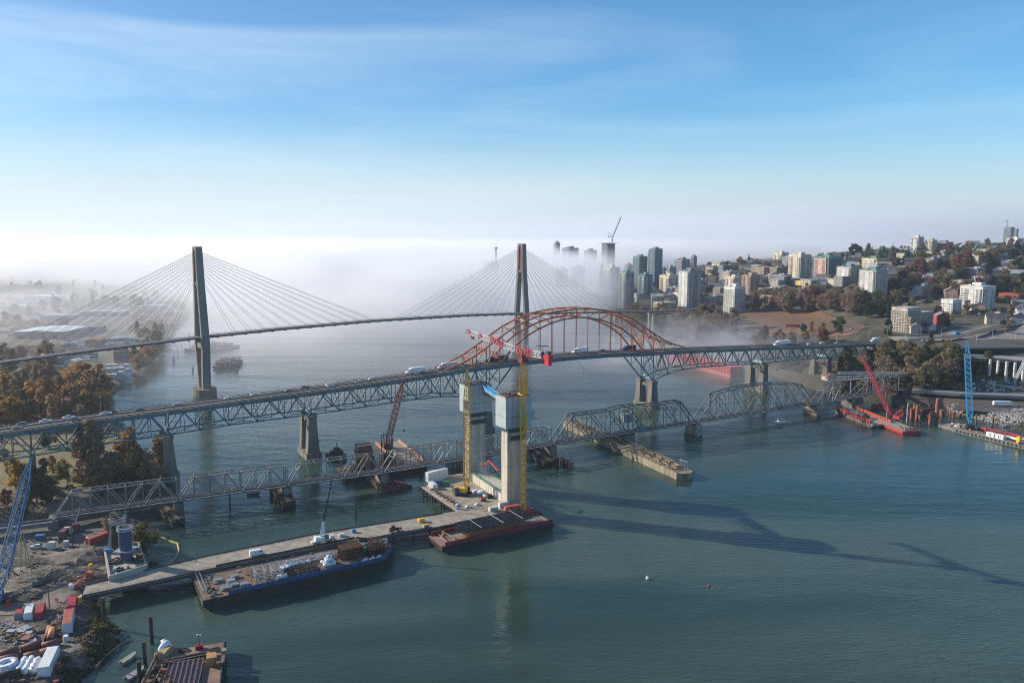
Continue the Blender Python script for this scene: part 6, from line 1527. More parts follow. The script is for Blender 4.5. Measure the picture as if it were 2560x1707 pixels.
# foggy log barges behind the cable stayed tower
for (pa, pb, pc, lb) in (((530, 916), (594, 914), (536, 884), "grey barge heaped with scrap just right of the cable stayed tower"), ((530, 876), (600, 862), (545, 842), "faint foggy barge carrying long bundles behind the scrap barge")):
    rq = Rect(pa, pb, pc, 2.6); rq.W = min(max(rq.W, 12), 40)
    bq = barge("scrap_barge", rq, lb, M("grey_brown_hull", (.14, .13, .12), .8), deck_rust, 4)
    mb = MB()
    for k in range(150): c = rq.P(rnd.uniform(2, rq.L - 2), rnd.uniform(1, rq.W - 1), 0); mb.box((c.x, c.y, c.z + rnd.uniform(.5, 3.2)), (rnd.uniform(1, 4), rnd.uniform(1, 3), rnd.uniform(.6, 2)), rnd.random() * 3)
    tag(ob("scrap_heap", mb, M("scrap", (.26, .21, .19), .9, col2=(.12, .11, .11), sc=.8)), "rough grey heap loaded on the " + ("near foggy barge by the tower" if "heaped" in lb else "far foggy barge by the tower"), "scrap heap")
# boats and buoys
def boat(loc, rz, L_, label, hm, cm, cabin=True, name="motorboat"):
    t_ = thing(name, label, "boat", loc, rz); w_ = L_ * .17
    mb = MB(); mb.loft([[(-L_ / 2, -w_, .0), (-L_ / 2, w_, .0), (-L_ / 2, w_, .9), (-L_ / 2, -w_, .9)], [(0, -w_, -.3), (0, w_, -.3), (0, w_ * 1.08, 1.0), (0, -w_ * 1.08, 1.0)], [(L_ * .33, -w_ * .6, -.1), (L_ * .33, w_ * .6, -.1), (L_ * .33, w_ * .85, 1.25), (L_ * .33, -w_ * .85, 1.25)], [(L_ / 2, -.05, .8), (L_ / 2, .05, .8), (L_ / 2, .1, 1.5), (L_ / 2, -.1, 1.5)]])
    ob("hull", mb, hm, t_)
    if cabin:
        mb = MB(); mb.box((0, 0, 1.9), (L_ * .34, w_ * 1.5, 1.4)); mb.box((-.2, 0, 2.75), (L_ * .4, w_ * 1.7, .15)); ob("cabin", mb, cm, t_)
        mb = MB(); mb.box((L_ * .02, 0, 2.05), (L_ * .35, w_ * 1.55, .5)); ob("window", mb, glass, t_)
        mb = MB(); mb.tube((0, 0, 2.8), (0, 0, 4.4), .05, n=5); mb.bar((-L_ * .45, -w_, 1.6), (-L_ * .1, -w_, 1.6), .06); ob("mast", mb, galv, t_)
    else:
        mb = MB()
        for x in (-L_ * .2, L_ * .1): mb.box((x, 0, .95), (.4, w_ * 1.8, .12))
        mb.box((-L_ * .5, 0, 1.0), (.5, .5, .9)); ob("bench", mb, cm, t_)
    return t_
boat(tuple(at(1950, 1056, 0)), math.pi + .3, 8.5, "small white motorboat alone on the water near the right bridge pier", white, white)
boat(tuple(at(321, 1650, 0)), 1.2, 6.0, "small open skiff with a seated person near the rusty barge", M("grey_green_hull", (.26, .27, .22), .6), wood_lt, False, "skiff")
boat(tuple(at(635, 1236, 0)), .1, 6.5, "dark narrow open boat under the railway bridge", M("dark_boat", (.06, .06, .07), .6), dark_steel, False, "skiff")
boat(tuple(at(338, 1688, 0)), 1.2, 7.0, "empty grey flat skiff tied at the rusty barge's left edge", M("grey_skiff", (.26, .28, .30), .6), dark_steel, False, "skiff")
for px, py, r, m_, lb in ((1619, 1447, .75, M("cream_buoy", (.80, .76, .66), .4), "round cream mooring buoy floating alone in the open river"), (1772, 1466, .55, red, "round red buoy floating to the right of the cream buoy")):
    p = at(px, py, 0); t_ = thing("buoy", lb, "buoy", tuple(p)); mb = MB(); mb.ball((0, 0, r * .55), r, 14, 10); ob("float", mb, m_, t_, smooth=True)
    mb = MB(); mb.ring((0, 0, r * 1.5), .16, .05, .12, 10); mb.tube((0, 0, r * 1.4), (0, 0, r * 1.6), .08); ob("ring", mb, galv, t_)
p = at(1772, 1466, 0); mb = MB(); mb.path([(p.x + .5, p.y, .06), (p.x + 1.3, p.y - .4, .06), (p.x + 2.2, p.y - .6, .06)], .09, 5); mb.path([(p.x + .6, p.y - 1.1, .06), (p.x + 1.2, p.y - 1.3, .06)], .09, 5); mb.path([(p.x + 3.6, p.y - 1.0, .05), (p.x + 4.3, p.y - 1.1, .05)], .06, 5)
tag(ob("float_line", mb, white), "broken white float line trailing from the red buoy", "rope")
# distant mooring piles in the left channel
for i, (px, p0, p1, lb) in enumerate(((475, 833, 868, "tallest thin mooring pile left of the cable stayed tower"), (445, 866, 882, "thin mooring pile by the left channel, left of the tallest"), (455, 860, 873, "short mooring pile beside the left channel shore"), (433, 890, 903, "cluster pile nearest the channel shore"), (481, 917, 927, "small dark ring pile in the water left of the tower"), (494, 896, 925, "thin pile right beside the tower"))):
    p = at(px, p1, 0); q = atd(px, p0, p.y); mb = MB(); mb.tube((p.x, p.y, -1), (p.x, p.y, q.z), .4, n=6)
    if i in (3, 4): mb.tube((p.x + 1.2, p.y, -1), (p.x + 1.0, p.y, q.z - .5), .4, n=6)
    tag(ob("mooring_pile", mb, wood), lb, "pile")

mb = MB(); a, c = atd(2216, 972, 600), atd(2262, 982, 640); mb.bar(a, c, 1.6, 2.2)
for k in range(8): p = a.lerp(c, k / 7); mb.bar(p - Vector((0, 0, 1.4)), p + Vector((0, 0, 1.4)), .3)
mb.bar((a.x, a.y, a.z), (a.x, a.y, gz(a.x, a.y)), .6); mb.bar((c.x, c.y, c.z), (c.x, c.y, gz(c.x, c.y)), .6)
tag(ob("gantry_beam", mb, redor), "bright orange red girder standing behind the pale gantry at the bank", "girder")
q_ = random.Random(31)
for i, (x0, x1, y0, y1, m_, lb) in enumerate(((2180, 2215, 1004, 1016, maroon, "dark red heap of crane parts behind the red walled barge"), (2255, 2345, 1006, 1030, gt, "dark machinery crowded on the bank behind the rusty pipe piles"), (2300, 2420, 1012, 1034, rust, "rusty steel sections lying on the bank left of the pale rocks"), (2430, 2560, 960, 980, white_dirty, "pale site boxes and materials below the white columns"))):
    mb = MB()
    for k in range(34):
        p = at(q_.uniform(x0, x1), q_.uniform(y0, y1), 3.5 if y0 > 990 else 7); z = max(gz(p.x, p.y), .3); mb.box((p.x, p.y, z + .8), (q_.uniform(.8, 3.2), q_.uniform(.6, 2), q_.uniform(.6, 2.4)), q_.random() * 3)
        if k % 3 == 0: mb.bar((p.x, p.y, z + .4), (p.x + q_.uniform(-4, 4), p.y + q_.uniform(-2, 2), z + q_.uniform(.4, 3.5)), .3)
    tag(ob("machinery_heap", mb, m_), lb, "heap")
# ================================================================== trees
def leaf_mat(name, c1, c2, rand=.15):
    m = M(name, c1, .85, col2=c2, sc=.35, det=3, lo=.38, hi=.62, rand=rand, spec=.15); t = m.node_tree; b = t.nodes["Principled BSDF"]; o = t.nodes["Material Output"]
    tr_ = t.nodes.new("ShaderNodeBsdfTranslucent"); x = t.nodes.new("ShaderNodeMixShader"); x.inputs[0].default_value = .52
    t.links.new(b.inputs["Base Color"].links[0].from_socket, tr_.inputs[0]); t.links.new(b.outputs[0], x.inputs[1]); t.links.new(tr_.outputs[0], x.inputs[2]); t.links.new(x.outputs[0], o.inputs[0]); return m
bark = M("bark", (.10, .075, .055), .95, col2=(.055, .042, .035), sc=1.2)
LEAF = dict(brown=leaf_mat("brown_leaves", (.35, .25, .16), (.20, .15, .105)), orange=leaf_mat("orange_leaves", (.50, .30, .15), (.31, .19, .10)), red=leaf_mat("red_leaves", (.25, .095, .07), (.14, .065, .05)),
            green=leaf_mat("green_leaves", (.13, .14, .06), (.06, .075, .035)), dark=leaf_mat("dark_needles", (.045, .085, .05), (.022, .045, .032)), yellow=leaf_mat("yellow_leaves", (.58, .36, .08), (.34, .20, .06)),
            mauve=leaf_mat("mauve_twigs", (.34, .24, .19), (.19, .14, .115)), olive=leaf_mat("olive_leaves", (.31, .255, .12), (.17, .14, .07)))
def crown(n_blob, per, H_, Rw, base, shape, size, seed, squash=.8):
    rs_ = np.random.RandomState(seed); V_ = []; F_ = []
    cs = []
    for k in range(n_blob):
        t_ = rs_.rand(); z = base + (H_ - base) * t_
        if shape == "round": rr = Rw * math.sqrt(max(.02, 1 - (2 * t_ - .9) ** 2 / 1.25)) * .75
        elif shape == "column": rr = Rw * (.75 - .55 * t_ ** 2)
        else: rr = Rw * (1 - t_) * .95
        a = rs_.rand() * 2 * math.pi; q = rr * (.25 + .75 * math.sqrt(rs_.rand()))
        cs.append((q * math.cos(a), q * math.sin(a), z, (Rw * (.2 + .26 * rs_.rand()) if shape != "cone" else Rw * .34 * (1.15 - t_)) * rs_.uniform(.7, 1.25)))
    for (x, y, z, r_) in cs:
        d = rs_.normal(size=(per, 3)); d /= np.linalg.norm(d, axis=1)[:, None]; rad = r_ * rs_.rand(per) ** .4
        P = np.stack([x + d[:, 0] * rad, y + d[:, 1] * rad, z + d[:, 2] * rad * squash], 1)
        u_ = rs_.normal(size=(per, 3)); u_ /= np.linalg.norm(u_, axis=1)[:, None]; w_ = np.cross(u_, d); w_ /= (np.linalg.norm(w_, axis=1)[:, None] + 1e-6)
        s_ = size * rs_.uniform(.6, 1.4, (per, 1)); a, b_, c_ = P + u_ * s_, P - u_ * s_ * .5 + w_ * s_ * .8, P - u_ * s_ * .5 - w_ * s_ * .8
        n0 = len(V_)
        for k in range(per): V_ += [tuple(a[k]), tuple(b_[k]), tuple(c_[k])]; F_.append((n0 + 3 * k, n0 + 3 * k + 1, n0 + 3 * k + 2))
    mb = MB(); mb.v = V_; mb.f = F_; return mb, cs
def make_tree(name, kind, H_, Rw, base, shape, seed, nb=22, per=70, size=.55, nlimb=7):
    t_ = thing(name, "", "tree", (0, 0, 0)); cm, cs = crown(nb, per, H_, Rw, base, shape, size, seed)
    ob("crown", cm, LEAF[kind], t_)
    mb = MB(); r0 = H_ * .018 + .08; rs_ = random.Random(seed); p = Vector((0, 0, -1.5)); top_ = H_ * (.85 if shape != "round" else .6)
    q = [Vector((0, 0, -1.5)), Vector((rs_.uniform(-.3, .3), rs_.uniform(-.3, .3), top_ * .4)), Vector((rs_.uniform(-.6, .6), rs_.uniform(-.6, .6), top_))]
    mb.tube(q[0], q[1], r0, r0 * .7, 7); mb.tube(q[1], q[2], r0 * .7, r0 * .2, 6)
    if shape != "cone":
        for c in cs[:nlimb]: s = q[1].lerp(q[2], rs_.uniform(0, .6)); mb.tube(s, c[:3], r0 * .35, r0 * .1, 4)
    ob("trunk", mb, bark, t_); return t_
TPROTO = {}
TKEY = []
def tree(kind, loc, h, label, group, shape="round", name=None):
    nm = name or {"round": "broadleaf_tree", "column": "tall_poplar", "cone": "conifer_tree"}[shape]
    var = int(abs(loc[0] * 7 + loc[1] * 3)) % 3; key = (kind, shape, var)
    if key not in TPROTO:
        sp_ = {"round": (10, 4.6, 1.8, 30, 84, .42), "column": (20, 4.4, 2.4, 52, 84, .44), "cone": (14, 3.0, 1.0, 40, 52, .42)}[shape]
        TPROTO[key] = [make_tree(nm, kind, sp_[0], sp_[1], sp_[2], shape, hash(shape) % 1 + var * 13 + len(kind), sp_[3], sp_[4], sp_[5]), sp_[0], False]
    pr = TPROTO[key]; sc_ = h / pr[1]; rz = (loc[0] * 13.7) % 6.28
    if not pr[2]:
        pr[2] = True; t_ = pr[0]; t_.location = loc; t_.rotation_euler = (0, 0, rz); t_.scale = (sc_ * (.9 + .2 * ((loc[1] * 3.1) % 1)),) * 2 + (sc_,); tag(t_, label, "tree", group)
    else: t_ = dup(pr[0], loc, rz, label, group, scale=(sc_ * (.85 + .3 * ((loc[1] * 3.1) % 1)), sc_ * (.85 + .3 * ((loc[0] * 2.3) % 1)), sc_))
    return t_
def tree_px(kind, px, py, h, label, group=None, shape="round"):
    v_ = hit(px, py); return tree(kind, (v_.x, v_.y, v_.z), h, label, group, shape)
# single trees of the near left bank (px, py are where the trunk meets the ground)
for kind, px, py, h, shape, lb in [
    ("brown", 238, 1222, 36, "column", "very tall brown leafed cottonwood standing between the two bridges at the left bank"), ("brown", 215, 1215, 30, "column", "brown cottonwood just left of the tallest one between the bridges"),
    ("green", 118, 1270, 22, "column", "dark green bushy tree behind the railway span's left end"), ("green", 92, 1262, 17, "round", "dark green tree beside the blue crane boom"),
    ("yellow", 40, 1225, 18, "column", "golden yellow tree left of the blue crane boom"), ("orange", 133, 1190, 11, "column", "small orange tree on the grass below the bridge deck"),
    ("olive", 160, 1200, 10, "round", "small olive bush right of the small orange tree"), ("orange", 328, 1190, 27, "column", "orange topped tree rising above the road deck at the shoreline"), ("orange", 400, 1195, 24, "column", "orange tree against the first river pier"),
    ("yellow", 300, 1200, 20, "column", "yellow green slender tree under the bridge deck"), ("olive", 350, 1215, 18, "round", "olive tree at the water's edge left of the first pier"), ("brown", 382, 1222, 16, "round", "brown leaning bush tree at the waterline left of the first pier"),
    ("dark", 300, 1235, 10, "round", "dark shrub at the slough behind the railway span"), ("brown", 280, 1216, 17, "round", "brown tree right of the tallest cottonwood"), ("green", 365, 1386, 12.5, "round", "dense green bush tree alone at the water's edge beside the pile foundation"),
    ("green", 122, 1125, 11, "round", "round green tree on the lawn seen through the bridge truss"), ("dark", 5, 1110, 12, "cone", "dark conifer at the left edge above the bridge deck"), ("red", 20, 1275, 8, "round", "red bush at the left edge by the rail line"),
    ("orange", 255, 1050, 17, "round", "orange brown tree at the left end of the far shore above the pickups"), ("mauve", 285, 1345, 9, "round", "bare brown bush behind the black drilling funnel"), ("brown", 60, 1290, 8, "round", "low brown bush at the foot of the blue boom")]:
    tree_px(kind, px, py, h, lb, None, shape)
rt = random.Random(11)
LEFTW = [((0, 180), (985, 1075), 34, 24), ((170, 262), (985, 1050), 22, 25), ((0, 130), (895, 985), 34, 20), ((120, 320), (955, 1010), 22, 13), ((330, 400), (835, 925), 18, 20), ((380, 430), (820, 900), 14, 16),
         ((0, 200), (770, 830), 16, 15), ((130, 420), (735, 775), 34, 18), ((0, 360), (700, 735), 26, 18), ((60, 350), (1175, 1232), 16, 9), ((0, 100), (1150, 1200), 5, 9)]
zone_nm = ["the tall autumn wood behind the pickups on the bridge", "the autumn wood's right end near the channel", "the wood under the cable stayed deck", "the scrub along the far left shore", "the point of land by the left channel", "the channel shore beyond the point", "the hazy grove by the white warehouse", "the misty tree line behind the container yard", "the faint misty wood at the far left", "the scrub between the two bridges", "the park lawn under the truss"]
kinds = [["brown", "orange", "olive", "yellow", "brown", "mauve"], ["brown", "orange", "yellow"], ["brown", "mauve", "olive"], ["orange", "brown", "olive"], ["orange", "brown", "olive"], ["green", "olive", "brown"], ["brown", "olive", "mauve"], ["green", "dark", "mauve"], ["dark", "green", "mauve"], ["olive", "brown", "dark"], ["green", "olive"]]
adj = {"brown": "brown", "orange": "orange", "olive": "olive green", "mauve": "half bare", "green": "green", "dark": "dark green", "red": "red", "yellow": "yellow"}
nleft = 0
szw = lambda q, h: 'tall' if q > h * .97 else ('low' if q < h * .8 else 'medium')
for zi, ((x0, x1), (y0, y1), n, h) in enumerate(LEFTW):
    for k in range(n):
        px, py = rt.uniform(x0, x1), rt.uniform(y0, y1); v_ = at(px, py, 4); 
        if gz(v_.x, v_.y) < 1.0: continue
        kd = rt.choice(kinds[zi]); hh = h * rt.uniform(.65, 1.1); nleft += 1
        tree(kd, (v_.x, v_.y, gz(v_.x, v_.y)), hh, "%s %s tree in %s" % (szw(hh, h), adj[kd], zone_nm[zi]), "%s %s trees in %s" % (szw(hh, h), adj[kd], zone_nm[zi]), "column" if (h > 17 and rt.random() < .6) else "round")
# the right hillside
for kind, px, py, h, shape, lb in [
    ("orange", 2328, 905, 15, "round", "bright orange maple at the top of the wooded bank by the blue crane"), ("brown", 2265, 975, 26, "round", "large brown tree filling the middle of the wooded bank"), ("brown", 2310, 982, 25, "round", "brown tree right of the large one on the wooded bank"),
    ("olive", 2345, 978, 22, "column", "olive tree with pale trunk on the wooded bank left of the blue crane"), ("mauve", 2220, 965, 18, "round", "half bare tree at the left end of the wooded bank"), ("red", 2285, 935, 16, "column", "dark red tree on the wooded bank under the maple"),
    ("green", 2390, 960, 15, "round", "green tree behind the blue crane's mast"), ("green", 2430, 935, 14, "round", "green bushy tree left of the white columns"), ("green", 2470, 915, 12, "round", "dark green tree above the first white column"), ("olive", 2215, 905, 10, "round", "bright olive shrub below the abutment"),
    ("dark", 2220, 838, 26, "cone", "large dark conifer in front of the brown terraced apartments"), ("green", 2095, 835, 20, "round", "broad dark green tree above the right approach of the bridge"), ("orange", 2028, 835, 15, "column", "small vivid orange tree on the lawn above the bridge"), ("dark", 2008, 832, 10, "round", "dark shrub left of the vivid orange tree"),
    ("dark", 2278, 706, 26, "cone", "dark conifer in front of the large crimson tree"), ("red", 2296, 700, 32, "round", "large crimson tree on the hillside, left one"), ("red", 2405, 695, 38, "round", "largest crimson tree in the middle of the hillside"), ("red", 2345, 795, 13, "round", "small bright red tree above the red house"),
    ("brown", 2525, 812, 24, "column", "bare brown poplar clump at the right edge above the road"), ("dark", 2548, 690, 26, "round", "dark rounded tree at the right edge of the hill"), ("orange", 2325, 722, 14, "round", "orange tree below the crimson one"), ("dark", 2460, 700, 22, "round", "dark green tree above the white balcony tower"),
    ("brown", 2420, 780, 14, "round", "brown tree at the foot of the white balcony tower"), ("dark", 2320, 735, 17, "cone", "dark conifer above the small red tree")]:
    tree_px(kind, px, py, h, lb, None, shape)
RZ_ = [((1640, 1860), (800, 862), 24, 25, ["mauve", "brown", "olive"], "the foggy wood between the arch and the park"), ((1500, 1650), (790, 830), 12, 24, ["mauve", "olive"], "the misty shore wood right behind the arch"), ((1860, 2060), (838, 870), 14, 14, ["mauve", "brown", "red"], "the scrub just above the right bridge approach"),
       ((2100, 2420), (890, 985), 34, 19, ["mauve", "brown", "olive", "green"], "the steep wooded bank under the road"), ((1860, 1960), (752, 785), 12, 24, ["brown", "mauve", "dark"], "the park's left tree row"), ((1960, 2160), (750, 790), 30, 27, ["red", "mauve", "brown", "mauve"], "the reddish tree row behind the park lawn"),
       ((2150, 2280), (740, 800), 18, 23, ["dark", "olive", "green"], "the dark trees right of the concrete towers"), ((2220, 2560), (655, 745), 56, 23, ["dark", "brown", "red", "olive", "mauve", "dark", "green", "olive"], "the wooded middle of the right hillside"),
       ((2100, 2300), (636, 668), 26, 26, ["dark", "dark", "green"], "the dark conifer ridge behind the towers"), ((2280, 2560), (606, 655), 36, 20, ["dark", "red", "brown", "olive"], "the hill crest at the right"),
       ((1690, 2100), (655, 700), 26, 18, ["dark", "mauve", "brown"], "the hazy trees among the city houses"), ((1640, 2000), (700, 760), 16, 14, ["mauve", "dark", "brown"], "the trees between the riverside blocks"), ((2240, 2560), (780, 835), 10, 9, ["dark", "mauve", "green"], "the shrubs around the red house"), ((1900, 2060), (880, 930), 16, 12, ["mauve", "brown", "olive"], "the scrub under the right bridge piers")]
nright = 0
for (x0, x1), (y0, y1), n, h, kd_, nm in RZ_:
    for k in range(n):
        px, py = rt.uniform(x0, x1), rt.uniform(y0, y1); kd = rt.choice(kd_); v_ = hit(px, py)
        if v_.z < .8: continue
        sh = "cone" if kd == "dark" and rt.random() < .55 else ("column" if rt.random() < .2 else "round"); nright += 1
        hh = h * rt.uniform(.7, 1.15); tree(kd, tuple(v_), hh, "%s %s tree in %s" % (szw(hh, h), adj[kd], nm), "%s %s trees in %s" % (szw(hh, h), adj[kd], nm), sh)
print("trees", nleft, nright)
# shrubs and undergrowth as stuff
def scrub(name, kind, zones, seed, size=.5):
    rs_ = np.random.RandomState(seed); mb = MB()
    for x0, x1, y0, y1, n, r_, zoff in zones:
        for k in range(n):
            px, py = rs_.uniform(x0, x1), rs_.uniform(y0, y1); v_ = at(px, py, 4) if px < 1000 else hit(px, py)
            z = gz(v_.x, v_.y)
            if z < -.3: continue
            d = rs_.normal(size=(46, 3)); d /= np.linalg.norm(d, axis=1)[:, None]
            for q in d:
                c = Vector((v_.x + q[0] * r_, v_.y + q[1] * r_, z + abs(q[2]) * r_ * .8)); a = Vector(rs_.normal(size=3)).normalized() * size; b_ = a.cross(Vector(q)).normalized() * size
                mb.add([c + a, c - a * .5 + b_, c - a * .5 - b_], [(0, 1, 2)])
    return struct(name, mb, LEAF[kind], "stuff")
scrub("bank_shrubs", "green", [(225, 300, 1488, 1560, 46, 1.6, 0), (225, 262, 1560, 1660, 46, 1.5, 0), (150, 230, 1640, 1712, 40, 1.5, 0), (262, 300, 1580, 1640, 16, 1.2, 0), (240, 380, 1462, 1478, 20, 1.2, 0), (385, 398, 1370, 1440, 12, 1.2, 0)], 1, .45)
scrub("dead_brush", "brown", [(190, 300, 1560, 1640, 22, 1.2, 0), (225, 320, 1566, 1590, 14, .9, 0), (0, 330, 1285, 1300, 18, 1.4, 0), (0, 180, 1240, 1285, 30, 1.8, 0)], 2, .45)
scrub("hillside_undergrowth", "mauve", [(2100, 2420, 880, 985, 150, 3.4, 0), (1880, 2100, 850, 930, 60, 2.8, 0), (1630, 1860, 795, 866, 60, 3.5, 0)], 3, .9)
scrub("slope_shrubs", "green", [(2380, 2560, 905, 960, 60, 3.0, 0), (2150, 2260, 880, 910, 14, 2.6, 0), (60, 420, 1150, 1235, 40, 2.0, 0)], 4, .8)
scrub("city_greenery", "dark", [(1650, 2560, 640, 760, 330, 5.0, 0), (2200, 2560, 610, 660, 240, 8, 0), (2050, 2320, 634, 670, 90, 8, 0)], 6, 1.7)
scrub("city_autumn_greenery", "olive", [(1650, 2560, 640, 790, 300, 5.5, 0), (2200, 2560, 612, 740, 200, 6, 0), (2100, 2420, 880, 985, 60, 5, 0)], 16, 1.6)
scrub("distant_wood", "green", [(0, 420, 688, 735, 330, 9, 0), (120, 460, 738, 772, 120, 7, 0)], 7, 2.4)
scrub("distant_autumn_wood", "brown", [(0, 420, 690, 740, 200, 8, 0), (0, 130, 745, 840, 60, 6, 0), (330, 430, 770, 830, 40, 6, 0), (0, 180, 865, 900, 50, 5, 0)], 8, 2.0)
# ================================================================== the city
def wallm(name, c, c2=None): return M("wall_" + name, c, .8, col2=c2, sc=.15)
WALL = dict(cream=wallm("cream", (.62, .54, .42)), white=wallm("white", (.66, .64, .60)), grey=wallm("grey", (.34, .34, .33)), concrete=wallm("concrete", (.40, .36, .30)), teal=wallm("teal", (.10, .19, .21)), dark=wallm("dark", (.14, .19, .24)), brown=wallm("brown", (.36, .27, .19)),
            yellow=wallm("yellow", (.62, .46, .16)), red=wallm("red", (.36, .06, .05)), pink=wallm("pink", (.60, .36, .28)), beige=wallm("beige", (.48, .42, .34)), slate=wallm("slate", (.22, .23, .25)))
wglass = M("window_glass", (.05, .065, .08), .18, col2=(.10, .12, .14), sc=.4, lo=.45, hi=.55)
YAW = R(30)
def highrise(pl_, pr_, pt, Y, wall, label, style="band", yaw=YAW, ratio=1.0, cat="tower block", base_z=None, pent=True, roofm=None, fl=3.0, trim=None, group=None):
    """pixel left, right, top; Y metres away; front face turned by yaw so both lit and shaded sides show"""
    xa, xb = atd(pl_, pt, Y).x, atd(pr_, pt, Y).x; Wd = xb - xa; zt = atd((pl_ + pr_) / 2, pt, Y).z; cx = (xa + xb) / 2
    zb = gz(cx, Y) if base_z is None else base_z; H_ = max(zt - zb, 5); a = Wd / (math.cos(yaw) + ratio * math.sin(yaw)); b_ = a * ratio
    t_ = thing("tower_block" if cat == "tower block" else "apartment_building", label, cat, (cx, Y, zb - 2), yaw, group); H_ += 2
    mb = MB(); mb.box((0, 0, H_ / 2), (a, b_, H_)); 
    if style in ("band", "balcony"):
        for sx in (-1, 1): mb.box((sx * (a / 2 + .12), 0, H_ / 2), (.25, b_ * .22, H_ + .6)); 
        mb.box((0, -b_ / 2 - .12, H_ / 2), (a * .16, .25, H_ + .6))
    ob("wall", mb, WALL[wall], t_)
    n = int((H_ - 3) / fl); n = min(n, 40); first = None
    for k in range(n):
        z = 3.4 + k * fl
        if z > H_ - 1.2: break
        if first is None:
            mb = MB()
            if style == "glass":
                mb.box((0, 0, 0), (a + .3, b_ + .3, fl * .72))
            else:
                m = 6
                for i in range(m):
                    if style == "band" and i in (2, 3) and m == 6: pass
                    x = -a / 2 + a * (i + .5) / m; mb.box((x, -b_ / 2 - .04, 0), (a / m * .62, .12, 1.5)); mb.box((x, b_ / 2 + .04, 0), (a / m * .62, .12, 1.5))
                    y = -b_ / 2 + b_ * (i + .5) / m
                    for s in (-1, 1): mb.box((s * (a / 2 + .04), y, 0), (.12, b_ / m * .62, 1.5))
            first = ob("window_band", mb, wglass, t_); first.location = (0, 0, z)
        else: c = first.copy(); COL.objects.link(c); c.parent = t_; c.location = (0, 0, z)
    if style == "balcony":
        fb = None
        for k in range(n):
            z = 2.6 + k * fl
            if fb is None:
                mb = MB()
                for s in (-1, 1):
                    mb.box((s * a * .30, -b_ / 2 - .7, 0), (a * .26, 1.5, 1.0)); mb.box((-a / 2 - .7, s * b_ * .30, 0), (1.5, b_ * .26, 1.0))
                fb = ob("balcony", mb, WALL[trim or wall], t_); fb.location = (0, 0, z)
            else: c = fb.copy(); COL.objects.link(c); c.parent = t_; c.location = (0, 0, z)
    if style == "slab":
        mb = MB()
        for k in range(n): mb.box((0, 0, 2.2 + k * fl), (a + 1.6, b_ + 1.6, .45))
        ob("floor_slab", mb, WALL[trim or wall], t_)
    mb = MB(); mb.box((0, 0, H_ + .1), (a + .5, b_ + .5, .5)); 
    if pent: mb.box((a * .05, 0, H_ + 2), (a * .36, b_ * .4, 4)); mb.box((-a * .25, b_ * .2, H_ + .9), (a * .15, b_ * .15, 1.6)); mb.tube((a * .1, 0, H_ + 4), (a * .1, 0, H_ + 6.5), .12, n=4)
    ob("roof", mb, roofm or WALL[wall], t_); return t_, a, b_, H_
